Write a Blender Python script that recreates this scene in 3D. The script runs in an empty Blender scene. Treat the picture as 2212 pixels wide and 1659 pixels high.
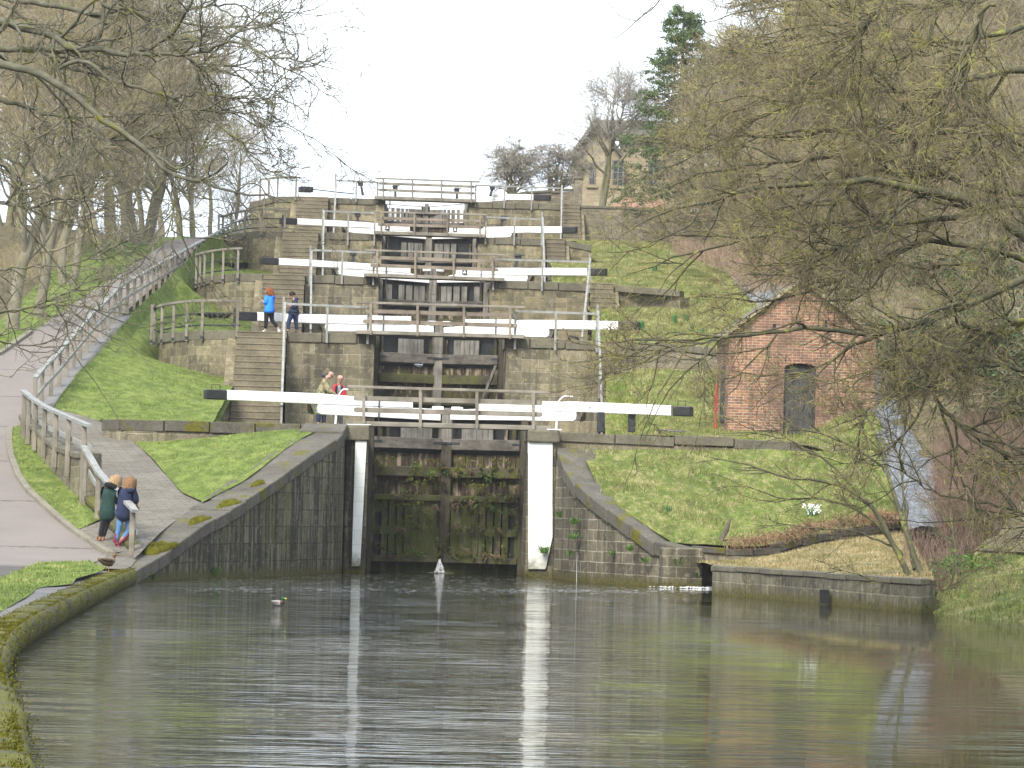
import bpy, math, random
import numpy as np
from mathutils import Vector, Matrix
R = math.radians
sc = bpy.context.scene
COL = sc.collection
# ------------------------------------------------------------------ camera
FOC, HC, XC, YAW, PIT, ROL = 7651.0, 1.8, -1.6, 0.0343, 0.0354, 0.0263   # focal length in 1/2212 picture widths
fwd = Vector((math.sin(YAW)*math.cos(PIT), math.cos(YAW)*math.cos(PIT), math.sin(PIT)))
r0 = Vector((math.cos(YAW), -math.sin(YAW), 0))
u0 = r0.cross(fwd)
rgt = r0*math.cos(ROL) + u0*math.sin(ROL)
upv = u0*math.cos(ROL) - r0*math.sin(ROL)
cam = bpy.data.cameras.new('camera'); cam.sensor_width = 36; cam.lens = 36*FOC/2212
cam.clip_end = 3000; cam.clip_start = 0.5
cob = bpy.data.objects.new('camera', cam); COL.objects.link(cob)
CP = Vector((XC, 0, HC))
mw = Matrix((rgt, upv, -fwd)).transposed().to_4x4(); mw.translation = CP
cob.matrix_world = mw
sc.camera = cob
# ------------------------------------------------------------------ sky, sun, exposure
SUN_EL, SUN_AZ = 42, 205         # light from behind and slightly left of the photographer
W = bpy.data.worlds.new('World'); sc.world = W; W.use_nodes = True
nt = W.node_tree; nt.nodes.clear()
def wn(t, **k):
    n = nt.nodes.new(t)
    for a, b in k.items(): setattr(n, a, b)
    return n
sky = wn('ShaderNodeTexSky', sky_type='NISHITA', sun_disc=False, sun_elevation=R(SUN_EL), sun_rotation=R(SUN_AZ))
sky.dust_density = 4; sky.air_density = 1.0
bg1 = wn('ShaderNodeBackground'); bg1.inputs[1].default_value = 0.10
nt.links.new(sky.outputs[0], bg1.inputs[0])
tc = wn('ShaderNodeTexCoord'); mp = wn('ShaderNodeMapping'); mp.inputs['Scale'].default_value = (1, 1, 3.5)
nt.links.new(tc.outputs['Generated'], mp.inputs[0])
no = wn('ShaderNodeTexNoise'); no.inputs['Scale'].default_value = 3.2; no.inputs['Detail'].default_value = 7
nt.links.new(mp.outputs[0], no.inputs[0])
cr = wn('ShaderNodeValToRGB')
cr.color_ramp.elements[0].position = .32; cr.color_ramp.elements[0].color = (.64, .74, .90, 1)
cr.color_ramp.elements[1].position = .62; cr.color_ramp.elements[1].color = (.90, .965, 1.04, 1)
nt.links.new(no.outputs[0], cr.inputs[0])
bg2 = wn('ShaderNodeBackground'); bg2.inputs[1].default_value = 0.62
nt.links.new(cr.outputs[0], bg2.inputs[0])
mx = wn('ShaderNodeMixShader'); mx.inputs[0].default_value = 0.8
nt.links.new(bg1.outputs[0], mx.inputs[1]); nt.links.new(bg2.outputs[0], mx.inputs[2])
wo = wn('ShaderNodeOutputWorld'); nt.links.new(mx.outputs[0], wo.inputs[0])
sl = bpy.data.lights.new('sun', 'SUN'); sl.energy = 1.4; sl.angle = R(14); sl.color = (1, .94, .84)
so = bpy.data.objects.new('sun', sl); COL.objects.link(so)
_a = R(SUN_AZ); sd = Vector((math.sin(_a)*math.cos(R(SUN_EL)), math.cos(_a)*math.cos(R(SUN_EL)), math.sin(R(SUN_EL))))
so.rotation_euler = sd.to_track_quat('Z', 'Y').to_euler()
vs = sc.view_settings; vs.view_transform = 'Standard'; vs.look = 'None'; vs.gamma = 1; vs.use_curve_mapping = False
vs.exposure = 1.8
sc.cycles.max_bounces = 6; sc.cycles.diffuse_bounces = 2; sc.cycles.glossy_bounces = 3
sc.cycles.transparent_max_bounces = 4; sc.cycles.caustics_reflective = False; sc.cycles.caustics_refractive = False
# ------------------------------------------------------------------ measuring: pixel (photo at 2212 wide) -> point
def ray(u, v):
    return fwd + rgt*((u-1106)/FOC) - upv*((v-829.5)/FOC)
def at(u, v, y):
    d = ray(u, v); return CP + d*((y-CP.y)/d.y)
def G(u, v, z):
    d = ray(u, v); return CP + d*((z-CP.z)/d.z)
def prof(pts):
    xs = [p[0] for p in pts]; ys = [p[1] for p in pts]
    return lambda y: float(np.interp(y, xs, ys))
def S(u, v, g, lo=20, hi=260):
    d = ray(u, v); best = None
    ys = np.arange(hi, lo, -0.25); prev = None
    for y in ys:
        p = CP + d*((y-CP.y)/d.y); e = p.z-g(y)
        if prev is not None and (e > 0) != (prev > 0): best = y
        prev = e
        if best: break
    if best is None: best = min(ys, key=lambda y: abs((CP+d*((y-CP.y)/d.y)).z-g(y)))
    p = CP + d*((best-CP.y)/d.y); return Vector((p.x, p.y, g(best)))
# ------------------------------------------------------------------ nodes
class NT:
    def __init__(s, name):
        s.m = bpy.data.materials.new(name); s.m.use_nodes = True; s.t = s.m.node_tree; s.t.nodes.clear()
        s.out = s.t.nodes.new('ShaderNodeOutputMaterial')
    def n(s, typ, ins=None, **kw):
        nd = s.t.nodes.new('ShaderNode'+typ)
        for k, v in kw.items(): setattr(nd, k, v)
        for k, v in (ins or {}).items():
            sk = nd.inputs[k]
            if isinstance(v, bpy.types.NodeSocket): s.t.links.new(v, sk)
            elif isinstance(v, bpy.types.Node): s.t.links.new(v.outputs[0], sk)
            else:
                if sk.type == 'RGBA' and len(v) == 3: v = (*v, 1)
                sk.default_value = v
        return nd
    def mix(s, f, a, b, mode='MIX'):
        nd = s.t.nodes.new('ShaderNodeMix'); nd.data_type = 'RGBA'; nd.blend_type = mode
        for i, v in ((0, f), (6, a), (7, b)):
            sk = nd.inputs[i]
            if isinstance(v, bpy.types.NodeSocket): s.t.links.new(v, sk)
            elif isinstance(v, bpy.types.Node): s.t.links.new(v.outputs[0], sk)
            else: sk.default_value = (*v, 1) if hasattr(v, '__len__') and len(v) == 3 else v
        return nd.outputs[2]
    def noise(s, vec, scale, detail=3, rough=.5, dist=0):
        ins = {'Scale': scale, 'Detail': detail, 'Roughness': rough, 'Distortion': dist}
        if vec is not None: ins['Vector'] = vec
        return s.n('TexNoise', ins).outputs[0]
    def ramp(s, f, stops):
        nd = s.n('ValToRGB', {0: f}); e = nd.color_ramp.elements
        while len(e) > 1: e.remove(e[-1])
        e[0].position = stops[0][0]; c = stops[0][1]; e[0].color = (*c, 1) if hasattr(c, '__len__') else (c, c, c, 1)
        for p, c in stops[1:]:
            x = e.new(p); x.color = (*c, 1) if hasattr(c, '__len__') else (c, c, c, 1)
        return nd.outputs[0]
    def mapv(s, vec, sc_=(1, 1, 1), loc=(0, 0, 0)):
        return s.n('Mapping', {'Vector': vec, 'Scale': sc_, 'Location': loc}).outputs[0]
    def math(s, op, a, b=0.0):
        return s.n('Math', {0: a, 1: b}, operation=op).outputs[0]
    def geo(s): return s.n('NewGeometry')
    def pos(s): return s.n('NewGeometry').outputs['Position']
    def uv(s): return s.n('UVMap').outputs[0]
    def fin(s, col, rough=.85, bump=None, bs=.3, bd=.02, spec=.3, **kw):
        ins = {'Base Color': col, 'Roughness': rough, 'Specular IOR Level': spec}; ins.update(kw)
        if bump is not None: ins['Normal'] = s.n('Bump', {'Height': bump, 'Strength': bs, 'Distance': bd}).outputs[0]
        p = s.n('BsdfPrincipled', ins); s.t.links.new(p.outputs[0], s.out.inputs[0]); return s.m

def m_plain(name, c, var=.15, scale=6, rough=.7, bs=.2, **kw):
    k = NT(name); p = k.pos(); n = k.noise(p, scale, 4)
    c2 = tuple(x*(1-var) for x in c); c1 = tuple(min(1, x*(1+var)) for x in c)
    return k.fin(k.ramp(n, [(.3, c2), (.7, c1)]), rough, n, bs, .01, **kw)

def m_stone(name, base, alt, mortar, bw=.6, bh=.3, moss=.3, streak=.4, wet=False, msz=.014, mosscol=(.07, .075, .015), stain=(.035, .032, .025), pale=.3, belt=False, hard=False):
    """coursed sandstone in metres of the UV map, stained, streaked and mossy"""
    k = NT(name); uv = k.uv(); p = k.pos()
    wob = k.n('VectorMath', {0: uv, 1: k.n('VectorMath', {0: k.n('TexNoise', {'Vector': p, 'Scale': 2.2, 'Detail': 2}).outputs[1], 1: (.06, .05, 0)}, operation='MULTIPLY').outputs[0]}, operation='ADD').outputs[0]
    br = k.n('TexBrick', {'Vector': wob, 'Color1': base, 'Color2': alt, 'Mortar': mortar, 'Scale': 1.0, 'Mortar Size': msz, 'Mortar Smooth': .35, 'Bias': 0.0, 'Brick Width': bw, 'Row Height': bh})
    br.offset = .42
    c = br.outputs[0]
    big = k.noise(p, .55, 4, .6); mid = k.noise(p, 2.4, 5, .65); fine = k.noise(p, 14, 4, .7)
    c = k.mix(k.ramp(big, [(.44, .0), (.70, .7)]), c, k.mix(1.0, c, stain, 'MULTIPLY') if False else stain)
    st = k.noise(k.mapv(uv, (3.2, .22, 1)), 1.0, 4, .65)
    cellr = k.n('TexWhiteNoise', {0: k.n('VectorMath', {0: k.n('VectorMath', {0: wob, 1: (1/bw, 1/bh, 1)}, operation='MULTIPLY').outputs[0]}, operation='FLOOR').outputs[0]}, noise_dimensions='3D').outputs[0]
    c = k.mix(k.ramp(cellr, [(.0, .55), (.3, .1), (.75, 0), (1, 0)]), c, stain)
    c = k.mix(k.ramp(cellr, [(.72, 0), (1, .35)]), c, tuple(min(.6, x*1.35) for x in base))
    c = k.mix(k.ramp(st, [(.44, .0), (.52, streak)]) if hard else k.ramp(st, [(.45, .0), (.62, streak)]), c, stain)
    st2 = k.noise(k.mapv(uv, (5.5, .35, 1), (7, 3, 0)), 1.0, 3, .6)
    c = k.mix(k.ramp(st2, [(.57, .0), (.72, pale)]), c, (.33, .31, .25))
    c = k.mix(k.ramp(mid, [(.5, .0), (.68, moss)]), c, mosscol)
    c = k.mix(k.ramp(fine, [(.28, .5), (.5, 0)]), c, stain)
    c = k.mix(k.ramp(k.noise(p, 6.5, 4, .7), [(.54, 0), (.68, .5)]), c, tuple(min(.5, x*1.5) for x in base))
    if hard:
        s3 = k.noise(k.mapv(uv, (7.5, .3, 1), (3, 9, 0)), 1.0, 3, .6); c = k.mix(k.ramp(s3, [(.54, 0), (.66, .7)]), c, (.12, .125, .025))
    if belt:
        z = k.n('SeparateXYZ', {0: p}).outputs[2]; bl = k.math('ADD', z, k.math('ADD', k.math('MULTIPLY', mid, -.35), .13))
        c = k.mix(k.ramp(bl, [(.0, .95), (.22, 0)]), c, k.ramp(fine, [(.35, (.03, .026, .012)), (.55, (.09, .085, .015)), (.7, (.12, .06, .02))]))
    h = k.math('ADD', k.math('MULTIPLY', br.outputs[1], -1.0), k.math('MULTIPLY', fine, .8))
    return k.fin(c, .45 if wet else .85, h, .6, .03)

def m_coping(name, c1, c2, moss=.0, mosscol=(.13, .12, .012)):
    k = NT(name); p = k.pos(); g = k.geo()
    n1 = k.noise(p, 1.3, 5, .65); n2 = k.noise(p, 11, 4, .7)
    c = k.ramp(n1, [(.3, c2), (.7, c1)])
    c = k.mix(k.ramp(n2, [(.3, .5), (.55, 0)]), c, tuple(x*.45 for x in c2))
    c = k.mix(k.ramp(k.noise(p, 30, 2), [(.68, 0), (.74, .5)]), c, (.38, .37, .33))
    if moss:
        nm = k.noise(p, 1.7, 4, .6)
        c = k.mix(k.ramp(nm, [(.62-moss*.4, 0), (.70-moss*.4, .95)]), c, k.ramp(n2, [(.3, tuple(x*.5 for x in mosscol)), (.7, mosscol)]))
    return k.fin(c, .88, n2, .5, .03)

def m_grass(name, cols, dry=.4, scale=1.0):
    k = NT(name); p = k.pos()
    a = k.noise(k.mapv(p, (1, .55, 1)), 1.1*scale, 5, .65); b = k.noise(k.mapv(p, (1, .5, 1)), 5.5, 4, .7); f = k.noise(p, 26, 3, .7)
    c = k.ramp(a, [(.30, cols[0]), (.5, cols[1]), (.72, cols[2])])
    c = k.mix(k.ramp(b, [(.48, 0), (.64, dry)]), c, cols[3])
    c = k.mix(k.ramp(k.noise(k.mapv(p, (1.2, .5, 1), (3, 3, 3)), 2.6, 4, .7), [(.42, .65), (.56, 0)]), c, tuple(x*.62 for x in cols[0]))
    c = k.mix(k.ramp(f, [(.3, .6), (.55, 0)]), c, tuple(x*.45 for x in cols[0]))
    c = k.mix(k.ramp(k.noise(k.mapv(p, (1, .5, 1)), 60, 2), [(.5, 0), (.75, .45)]), c, cols[2])
    h = k.math('ADD', k.math('MULTIPLY', b, .7), f)
    return k.fin(c, .95, h, .5, .03, spec=.1)

def m_wood(name, c1, c2, sx=14, moss=0, mosscol=(.05, .07, .01), rough=.85, vert=True, rot=0):
    k = NT(name); p = k.n('TexCoord').outputs['Object']
    sc_ = (sx, sx, .8) if vert else (.8, sx, sx)
    g = k.noise(k.mapv(p, sc_), 1.0, 5, .7); b = k.noise(p, 1.6, 4, .6)
    c = k.ramp(g, [(.3, c2), (.68, c1)])
    c = k.mix(k.ramp(b, [(.35, .6), (.6, 0)]), c, tuple(x*.4 for x in c2))
    if moss:
        nm = k.noise(p, 2.3, 5, .7)
        c = k.mix(k.ramp(nm, [(.62-moss*.3, 0), (.74-moss*.3, .9)]), c, mosscol)
    if rot:
        nr = k.noise(k.mapv(p, (5, 5, 1.3)), 1.0, 4, .7)
        c = k.mix(k.ramp(nr, [(.52, 0), (.62, rot)]), c, (.33, .26, .2))
    return k.fin(c, rough, g, .5, .02)

M = {}
M['wall'] = m_stone('sandstone wall', (.29, .25, .15), (.17, .148, .095), (.32, .285, .19), .62, .29, .5, .35, mosscol=(.085, .088, .03))
M['wall_ashlar'] = m_stone('big sandstone blocks', (.27, .235, .15), (.15, .132, .09), (.34, .31, .21), .95, .40, .45, .55, mosscol=(.085, .088, .03))
M['wall_small'] = m_stone('small sandstone courses', (.26, .22, .13), (.175, .15, .09), (.26, .225, .145), .42, .2, .5, .2, mosscol=(.095, .095, .03))
M['wing'] = m_stone('wet streaked lock stone', (.19, .168, .11), (.11, .098, .066), (.05, .046, .035), 1.1, .42, .35, .92, mosscol=(.07, .074, .018), stain=(.022, .02, .015), pale=.55, belt=True, hard=True, msz=.018)
M['wing_r'] = m_stone('pale jointed lock stone', (.20, .175, .12), (.1, .088, .065), (.36, .33, .25), .55, .27, .45, .7, belt=True, msz=.02, mosscol=(.055, .06, .015), stain=(.03, .026, .018))
M['quay'] = m_stone('quay stone', (.20, .18, .125), (.1, .09, .065), (.28, .26, .18), .55, .33, .45, .5, belt=True, msz=.02, mosscol=(.075, .075, .018), stain=(.035, .032, .022))
M['rubble'] = m_stone('rubble stone', (.27, .23, .16), (.15, .13, .095), (.2, .175, .125), .34, .17, .3, .2, msz=.02, mosscol=(.1, .1, .04), stain=(.1, .09, .065))
M['house'] = m_stone('yellow house stone', (.36, .30, .20), (.29, .24, .16), (.30, .25, .17), .5, .22, .15, .1, msz=.008, stain=(.26, .22, .15), mosscol=(.28, .24, .14), pale=.1)
M['coping'] = m_coping('worn coping stone', (.17, .155, .11), (.10, .092, .066))
M['coping_dark'] = m_coping('dark worn coping', (.14, .128, .10), (.068, .062, .05), .16)
M['coping_moss'] = m_coping('mossy coping', (.10, .095, .05), (.035, .036, .014), .5, (.125, .125, .014))
M['step'] = m_coping('stone step', (.22, .19, .125), (.115, .10, .068))
M['grass_l'] = m_grass('bright short grass', ((.08, .12, .025), (.14, .195, .04), (.205, .245, .065), (.29, .275, .11)), .45)
M['grass_r'] = m_grass('rough winter grass', ((.075, .11, .022), (.13, .175, .037), (.20, .22, .065), (.34, .285, .15)), .8)
M['grass_dry'] = m_grass('dry bank grass', ((.1, .1, .03), (.2, .17, .08), (.28, .24, .12), (.40, .32, .18)), .8)
M['ground'] = m_grass('leaf litter ground', ((.10, .09, .045), (.14, .12, .065), (.18, .15, .09), (.23, .18, .12)), .7)
def white_paint():
    k = NT('white paint'); p = k.pos(); o = k.n('TexCoord').outputs['Object']
    n = k.noise(p, 3, 5, .7); g = k.noise(k.mapv(o, (.6, 8, 8)), 1.5, 4, .7)
    c = k.ramp(n, [(.25, (.70, .70, .67)), (.55, (.82, .83, .83))])
    c = k.mix(k.ramp(g, [(.34, .75), (.42, 0)]), c, (.38, .37, .32))
    c = k.mix(k.ramp(k.noise(p, 9, 4, .7), [(.62, 0), (.70, .5)]), c, (.45, .46, .36))
    return k.fin(c, .5, g, .2, .01)
M['white'] = white_paint()
def lime_paint():
    k = NT('flaking white paint on stone'); p = k.pos(); uv = k.uv()
    br = k.n('TexBrick', {'Vector': uv, 'Color1': (.78, .80, .78), 'Color2': (.70, .72, .68), 'Mortar': (.55, .56, .5), 'Scale': 1.0, 'Mortar Size': .007, 'Mortar Smooth': .4, 'Brick Width': .7, 'Row Height': .38})
    n = k.noise(p, 2.5, 6, .7); z = k.n('SeparateXYZ', {0: p}).outputs[2]
    low = k.ramp(k.math('ADD', k.math('MULTIPLY', z, .35), k.math('MULTIPLY', n, .5)), [(.30, .9), (.46, 0)])
    c = k.mix(k.ramp(n, [(.5, 0), (.75, .35)]), br, (.6, .59, .45))
    c = k.mix(low, c, (.13, .12, .05))
    return k.fin(c, .7, k.math('ADD', n, br.outputs[1]), .5, .02)
M['lime'] = lime_paint()
M['black'] = m_plain('black paint and dark gaps', (.018, .019, .02), .3, 8, .4)  # also stands in for the darkness in the gate gaps
M['iron'] = m_plain('dark iron', (.03, .033, .036), .3, 8, .5)
M['galv'] = m_plain('galvanised steel', (.33, .34, .33), .15, 5, .55, metallic=0) if False else m_plain('galvanised steel', (.24, .245, .23), .25, 5, .65)
M['rail_wood'] = m_wood('weathered rail timber', (.30, .275, .225), (.19, .172, .135), 12, 0, vert=False)
M['rail_brown'] = m_wood('brownish bridge timber', (.29, .245, .19), (.185, .152, .118), 12, 0, vert=False)
M['post_wood'] = m_wood('weathered post timber', (.29, .265, .215), (.18, .162, .128), 14)
M['plank'] = m_wood('grey gate planks', (.27, .26, .23), (.10, .095, .08), 16)
M['plank_moss'] = m_wood('mossy wet gate planks', (.085, .062, .042), (.022, .018, .012), 12, .5, (.065, .066, .014), rot=.7)
M['plank_low'] = m_wood('mossy lower gate planks', (.07, .056, .034), (.022, .018, .011), 9, .85, (.065, .078, .018), rot=.25)
M['rail_dark'] = m_wood('dark gate rail', (.17, .155, .13), (.07, .063, .052), 12, 0, vert=False)
M['rail_moss'] = m_wood('mossy gate rail', (.11, .095, .058), (.04, .036, .022), 12, .55, (.08, .088, .018), vert=False)
M['mpost'] = m_wood('mitre post timber', (.28, .26, .225), (.12, .108, .09), 14)
M['mpost_low'] = m_wood('wet mitre post timber', (.10, .082, .06), (.03, .026, .018), 14, .2)

# ------------------------------------------------------------------ mesh helpers
class MB:
    def __init__(s): s.v = []; s.f = []; s.uv = []
    def face(s, idx, uvs=None): s.f.append(tuple(idx)); s.uv.append(uvs)
    def quad(s, a, b, c, d, uvs=None):
        n = len(s.v); s.v += [tuple(a), tuple(b), tuple(c), tuple(d)]; s.face((n, n+1, n+2, n+3), uvs)
    def hexa(s, p):
        """p: 8 points, bottom ring 0-3, top ring 4-7"""
        n = len(s.v); s.v += [tuple(q) for q in p]
        P = [Vector(q) for q in p]
        for f in ((0, 3, 2, 1), (4, 5, 6, 7), (0, 1, 5, 4), (1, 2, 6, 5), (2, 3, 7, 6), (3, 0, 4, 7)):
            a = P[f[1]]-P[f[0]]; nn = a.cross(P[f[2]]-P[f[0]])
            if abs(nn.z) > .7*nn.length: uvs = [(P[i].x, P[i].y) for i in f]
            elif abs(nn.x) > abs(nn.y): uvs = [(P[i].y, P[i].z) for i in f]
            else: uvs = [(P[i].x, P[i].z) for i in f]
            s.face([n+i for i in f], uvs)
        return s
    def box(s, x0, x1, y0, y1, z0, z1):
        return s.hexa([(x0, y0, z0), (x1, y0, z0), (x1, y1, z0), (x0, y1, z0), (x0, y0, z1), (x1, y0, z1), (x1, y1, z1), (x0, y1, z1)])
    def bar(s, a, b, w, h, up=Vector((0, 0, 1)), ta=1.0, tb=1.0):
        """square bar from a to b (axis through its centre)"""
        a = Vector(a); b = Vector(b); d = (b-a).normalized()
        sd_ = d.cross(up)
        if sd_.length < 1e-4: sd_ = d.cross(Vector((0, 1, 0)))
        sd_.normalize(); uu = sd_.cross(d).normalized()
        q = []
        for p, t in ((a, ta), (b, tb)):
            for i, j in ((-1, -1), (1, -1), (1, 1), (-1, 1)): q.append(p+sd_*(i*w/2*t)+uu*(j*h/2*t))
        n = len(s.v); s.v += [tuple(x) for x in q]
        L = (b-a).length
        for f in ((0, 1, 2, 3), (7, 6, 5, 4), (0, 4, 5, 1), (1, 5, 6, 2), (2, 6, 7, 3), (3, 7, 4, 0)):
            s.face([n+i for i in f], [(0, 0), (0, h), (L, h), (L, 0)])
        return s
    def tube(s, pts, r, n=6, cap=True):
        pts = [Vector(p) for p in pts]; m = len(pts)
        rr = r if hasattr(r, '__len__') else [r]*m
        base = len(s.v); prev = None
        for i, p in enumerate(pts):
            d = (pts[min(i+1, m-1)]-pts[max(i-1, 0)]).normalized()
            if prev is None: ref = d.cross(Vector((.31, .17, 1)) if abs(d.z) < .9 else Vector((1, .2, 0))).normalized()
            else: ref = (prev-d*prev.dot(d)).normalized()
            prev = ref; o = d.cross(ref)
            for k in range(n):
                a = 2*math.pi*k/n; s.v.append(tuple(p+(ref*math.cos(a)+o*math.sin(a))*rr[i]))
        for i in range(m-1):
            for k in range(n):
                a = base+i*n+k; b = base+i*n+(k+1) % n; s.face((a, b, b+n, a+n))
        if cap:
            s.face([base+k for k in range(n)][::-1]); s.face([base+(m-1)*n+k for k in range(n)])
        return s
    def prism(s, poly, off):
        """poly: planar points; extrude by off"""
        n = len(s.v); m = len(poly); off = Vector(off)
        s.v += [tuple(p) for p in poly]+[tuple(Vector(p)+off) for p in poly]
        e = (Vector(poly[1])-Vector(poly[0])).normalized()
        P = [Vector(p) for p in poly]
        hx = Vector((e.x, e.y, 0)); hx = hx.normalized() if hx.length > .3 else Vector((1, 0, 0))
        uvp = [(p.dot(hx), p.z) for p in P]
        s.face(range(n, n+m), uvp); s.face(list(range(n+m, n+2*m))[::-1], uvp[::-1])
        acc = 0
        for i in range(m):
            j = (i+1) % m; L = (P[j]-P[i]).length
            s.face((n+i, n+m+i, n+m+j, n+j), [(acc, 0), (acc, off.length), (acc+L, off.length), (acc+L, 0)]); acc += L
        return s
    def strip(s, A, B, rows=1, uvscale=None):
        """ruled surface between polylines A and B of equal length; UV in metres"""
        A = [Vector(a) for a in A]; B = [Vector(b) for b in B]; n = len(s.v); m = len(A)
        al = [0]
        for i in range(1, m): al.append(al[-1]+((A[i]-A[i-1]).length+(B[i]-B[i-1]).length)/2)
        for j in range(rows+1):
            t = j/rows
            for i in range(m): s.v.append(tuple(A[i].lerp(B[i], t)))
        wd = [(B[i]-A[i]).length for i in range(m)]
        for j in range(rows):
            for i in range(m-1):
                a = n+j*m+i
                def U(ii, jj):
                    if uvscale == 'z': return (al[ii], A[ii].lerp(B[ii], jj/rows).z)
                    return (al[ii], wd[ii]*jj/rows)
                s.face((a, a+1, a+m+1, a+m), [U(i, j), U(i+1, j), U(i+1, j+1), U(i, j+1)])
        return s
    def build(s, name, mat, parent=None, smooth=False, bevel=0, loc=None):
        me = bpy.data.meshes.new(name); vs_ = s.v
        L = Vector(loc) if loc is not None else None
        if L is not None: vs_ = [(a-L.x, b-L.y, c-L.z) for a, b, c in vs_]
        me.from_pydata(vs_, [], s.f)
        uvl = me.uv_layers.new(name='UVMap'); k = 0
        for f, q in zip(s.f, s.uv):
            for i in range(len(f)):
                if q: uvl.data[k].uv = q[i]
                else:
                    p = s.v[f[i]]; uvl.data[k].uv = (p[0]+p[1], p[2])
                k += 1
        for m_ in (mat if isinstance(mat, (list, tuple)) else [mat]): me.materials.append(m_)
        if smooth: me.polygons.foreach_set('use_smooth', [True]*len(me.polygons))
        o = bpy.data.objects.new(name, me); COL.objects.link(o)
        if L is not None: o.location = L
        if parent is not None:
            o.parent = parent; o.matrix_parent_inverse = Matrix.Translation(-parent.location) if parent.type == 'EMPTY' and parent.parent is None else parent.matrix_basis.inverted()
        if bevel:
            b = o.modifiers.new('bevel', 'BEVEL'); b.width = bevel; b.segments = 2; b.limit_method = 'ANGLE'
        return o
def tag(o, label=None, cat=None, group=None, kind=None):
    for k, v in (('label', label), ('category', cat), ('group', group), ('kind', kind)):
        if v: o[k] = v
    return o
def thing(name, loc, label, cat, group=None):
    o = bpy.data.objects.new(name, None); COL.objects.link(o); o.location = Vector(loc); o.empty_display_size = .3
    return tag(o, label, cat, group)
def struct(mb, name, mat, smooth=False):
    o = mb.build(name, mat, smooth=smooth); o['kind'] = 'structure'; return o
def resample(P, step):
    P = [Vector(p) for p in P]; out = [P[0]]
    for a, b in zip(P, P[1:]):
        n = max(1, round((b-a).length/step))
        for i in range(1, n+1): out.append(a.lerp(b, i/n))
    return out
def resample_n(P, n):
    P = np.array([tuple(p) for p in P]); d = np.r_[0, np.cumsum(np.linalg.norm(np.diff(P, axis=0), axis=1))]
    t = np.linspace(0, d[-1], n); return [Vector([float(np.interp(x, d, P[:, k])) for k in range(3)]) for x in t]
def smoothline(P, n):
    """Catmull-Rom through P"""
    P = [Vector(p) for p in P]; Q = [P[0]*2-P[1]]+P+[P[-1]*2-P[-2]]; out = []
    for i in range(1, len(Q)-2):
        for j in range(8):
            t = j/8; a, b, c, d = Q[i-1:i+3]
            out.append(.5*((2*b)+(c-a)*t+(2*a-5*b+4*c-d)*t*t+(3*b-a-3*c+d)*t**3))
    out.append(P[-1]); return resample_n(out, n)
_rs = np.random.RandomState(5)
def vnoise(x, y, seed=0):
    """cheap smooth value noise, for bumps in the ground"""
    x = np.asarray(x, float); y = np.asarray(y, float)
    r = 0
    for k, (fx, fy, a) in enumerate(((.37, .29, 1), (.83, .71, .5), (1.9, 1.6, .28), (4.1, 3.7, .14))):
        r = r + a*np.sin(x*fx+seed*1.7+k*2.1+1.3*np.sin(y*fy*.8+k))*np.cos(y*fy+seed*.9+k+np.sin(x*fx*.7))
    return r
def ground_patch(name, mat, A, B, n=40, rows=20, amp=.05, seed=1, keep=False, lift=None):
    """grass or path surface between two edge polylines, gently uneven"""
    A = resample_n(A, n); B = resample_n(B, n); mb = MB(); mb.strip(A, B, rows)
    V = np.array(mb.v); t = np.repeat(np.linspace(0, 1, rows+1), n); s_ = np.tile(np.linspace(0, 1, n), rows+1)
    env = np.minimum(1, np.minimum(t, 1-t)*6)
    V[:, 2] += amp*vnoise(V[:, 0]*1.4, V[:, 1]*1.4, seed)*env
    if lift is not None: V[:, 2] += lift(t, s_)
    mb.v = [tuple(map(float, q)) for q in V]
    o = struct(mb, name, mat, True); PATCH.append((name, V.reshape(rows+1, n, 3), mat)); return o
PATCH = []
# ================================================================== the setting
LK = [3.94, 7.46, 10.78, 14.17, 17.68]; YK = [95, 117, 139, 161, 183]; CX = 2.17
gT = prof([(20, .22), (60, .25), (77, .4), (80, .6), (96, 3.24), (158, 13.4), (183, 15.6), (200, 15.9), (300, 15)])
gC = prof([(77, .38), (79, .6), (95, 3.36), (99, 3.95), (158, 13.6), (183, 15.7), (200, 16), (300, 15)])
def oncurve(u, v, C, lo=0):
    """point of a vertical wall standing over plan curve C seen at pixel (u, v)"""
    d = ray(u, v); best = None
    for a, b in zip(C, C[1:]):
        ax, ay = a[0]-CP.x, a[1]-CP.y; ex, ey = b[0]-a[0], b[1]-a[1]
        det = d.x*(-ey)+ex*d.y
        if abs(det) < 1e-9: continue
        t = (ax*(-ey)+ex*ay)/det; s_ = (d.x*ay-d.y*ax)/det
        e = max(0, -s_, s_-1)
        if best is None or e < best[0]: best = (e, CP+d*t)
    return best[1]
def profile_of(pts):
    q = sorted((p.y, p.z) for p in pts); return prof(q)

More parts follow.
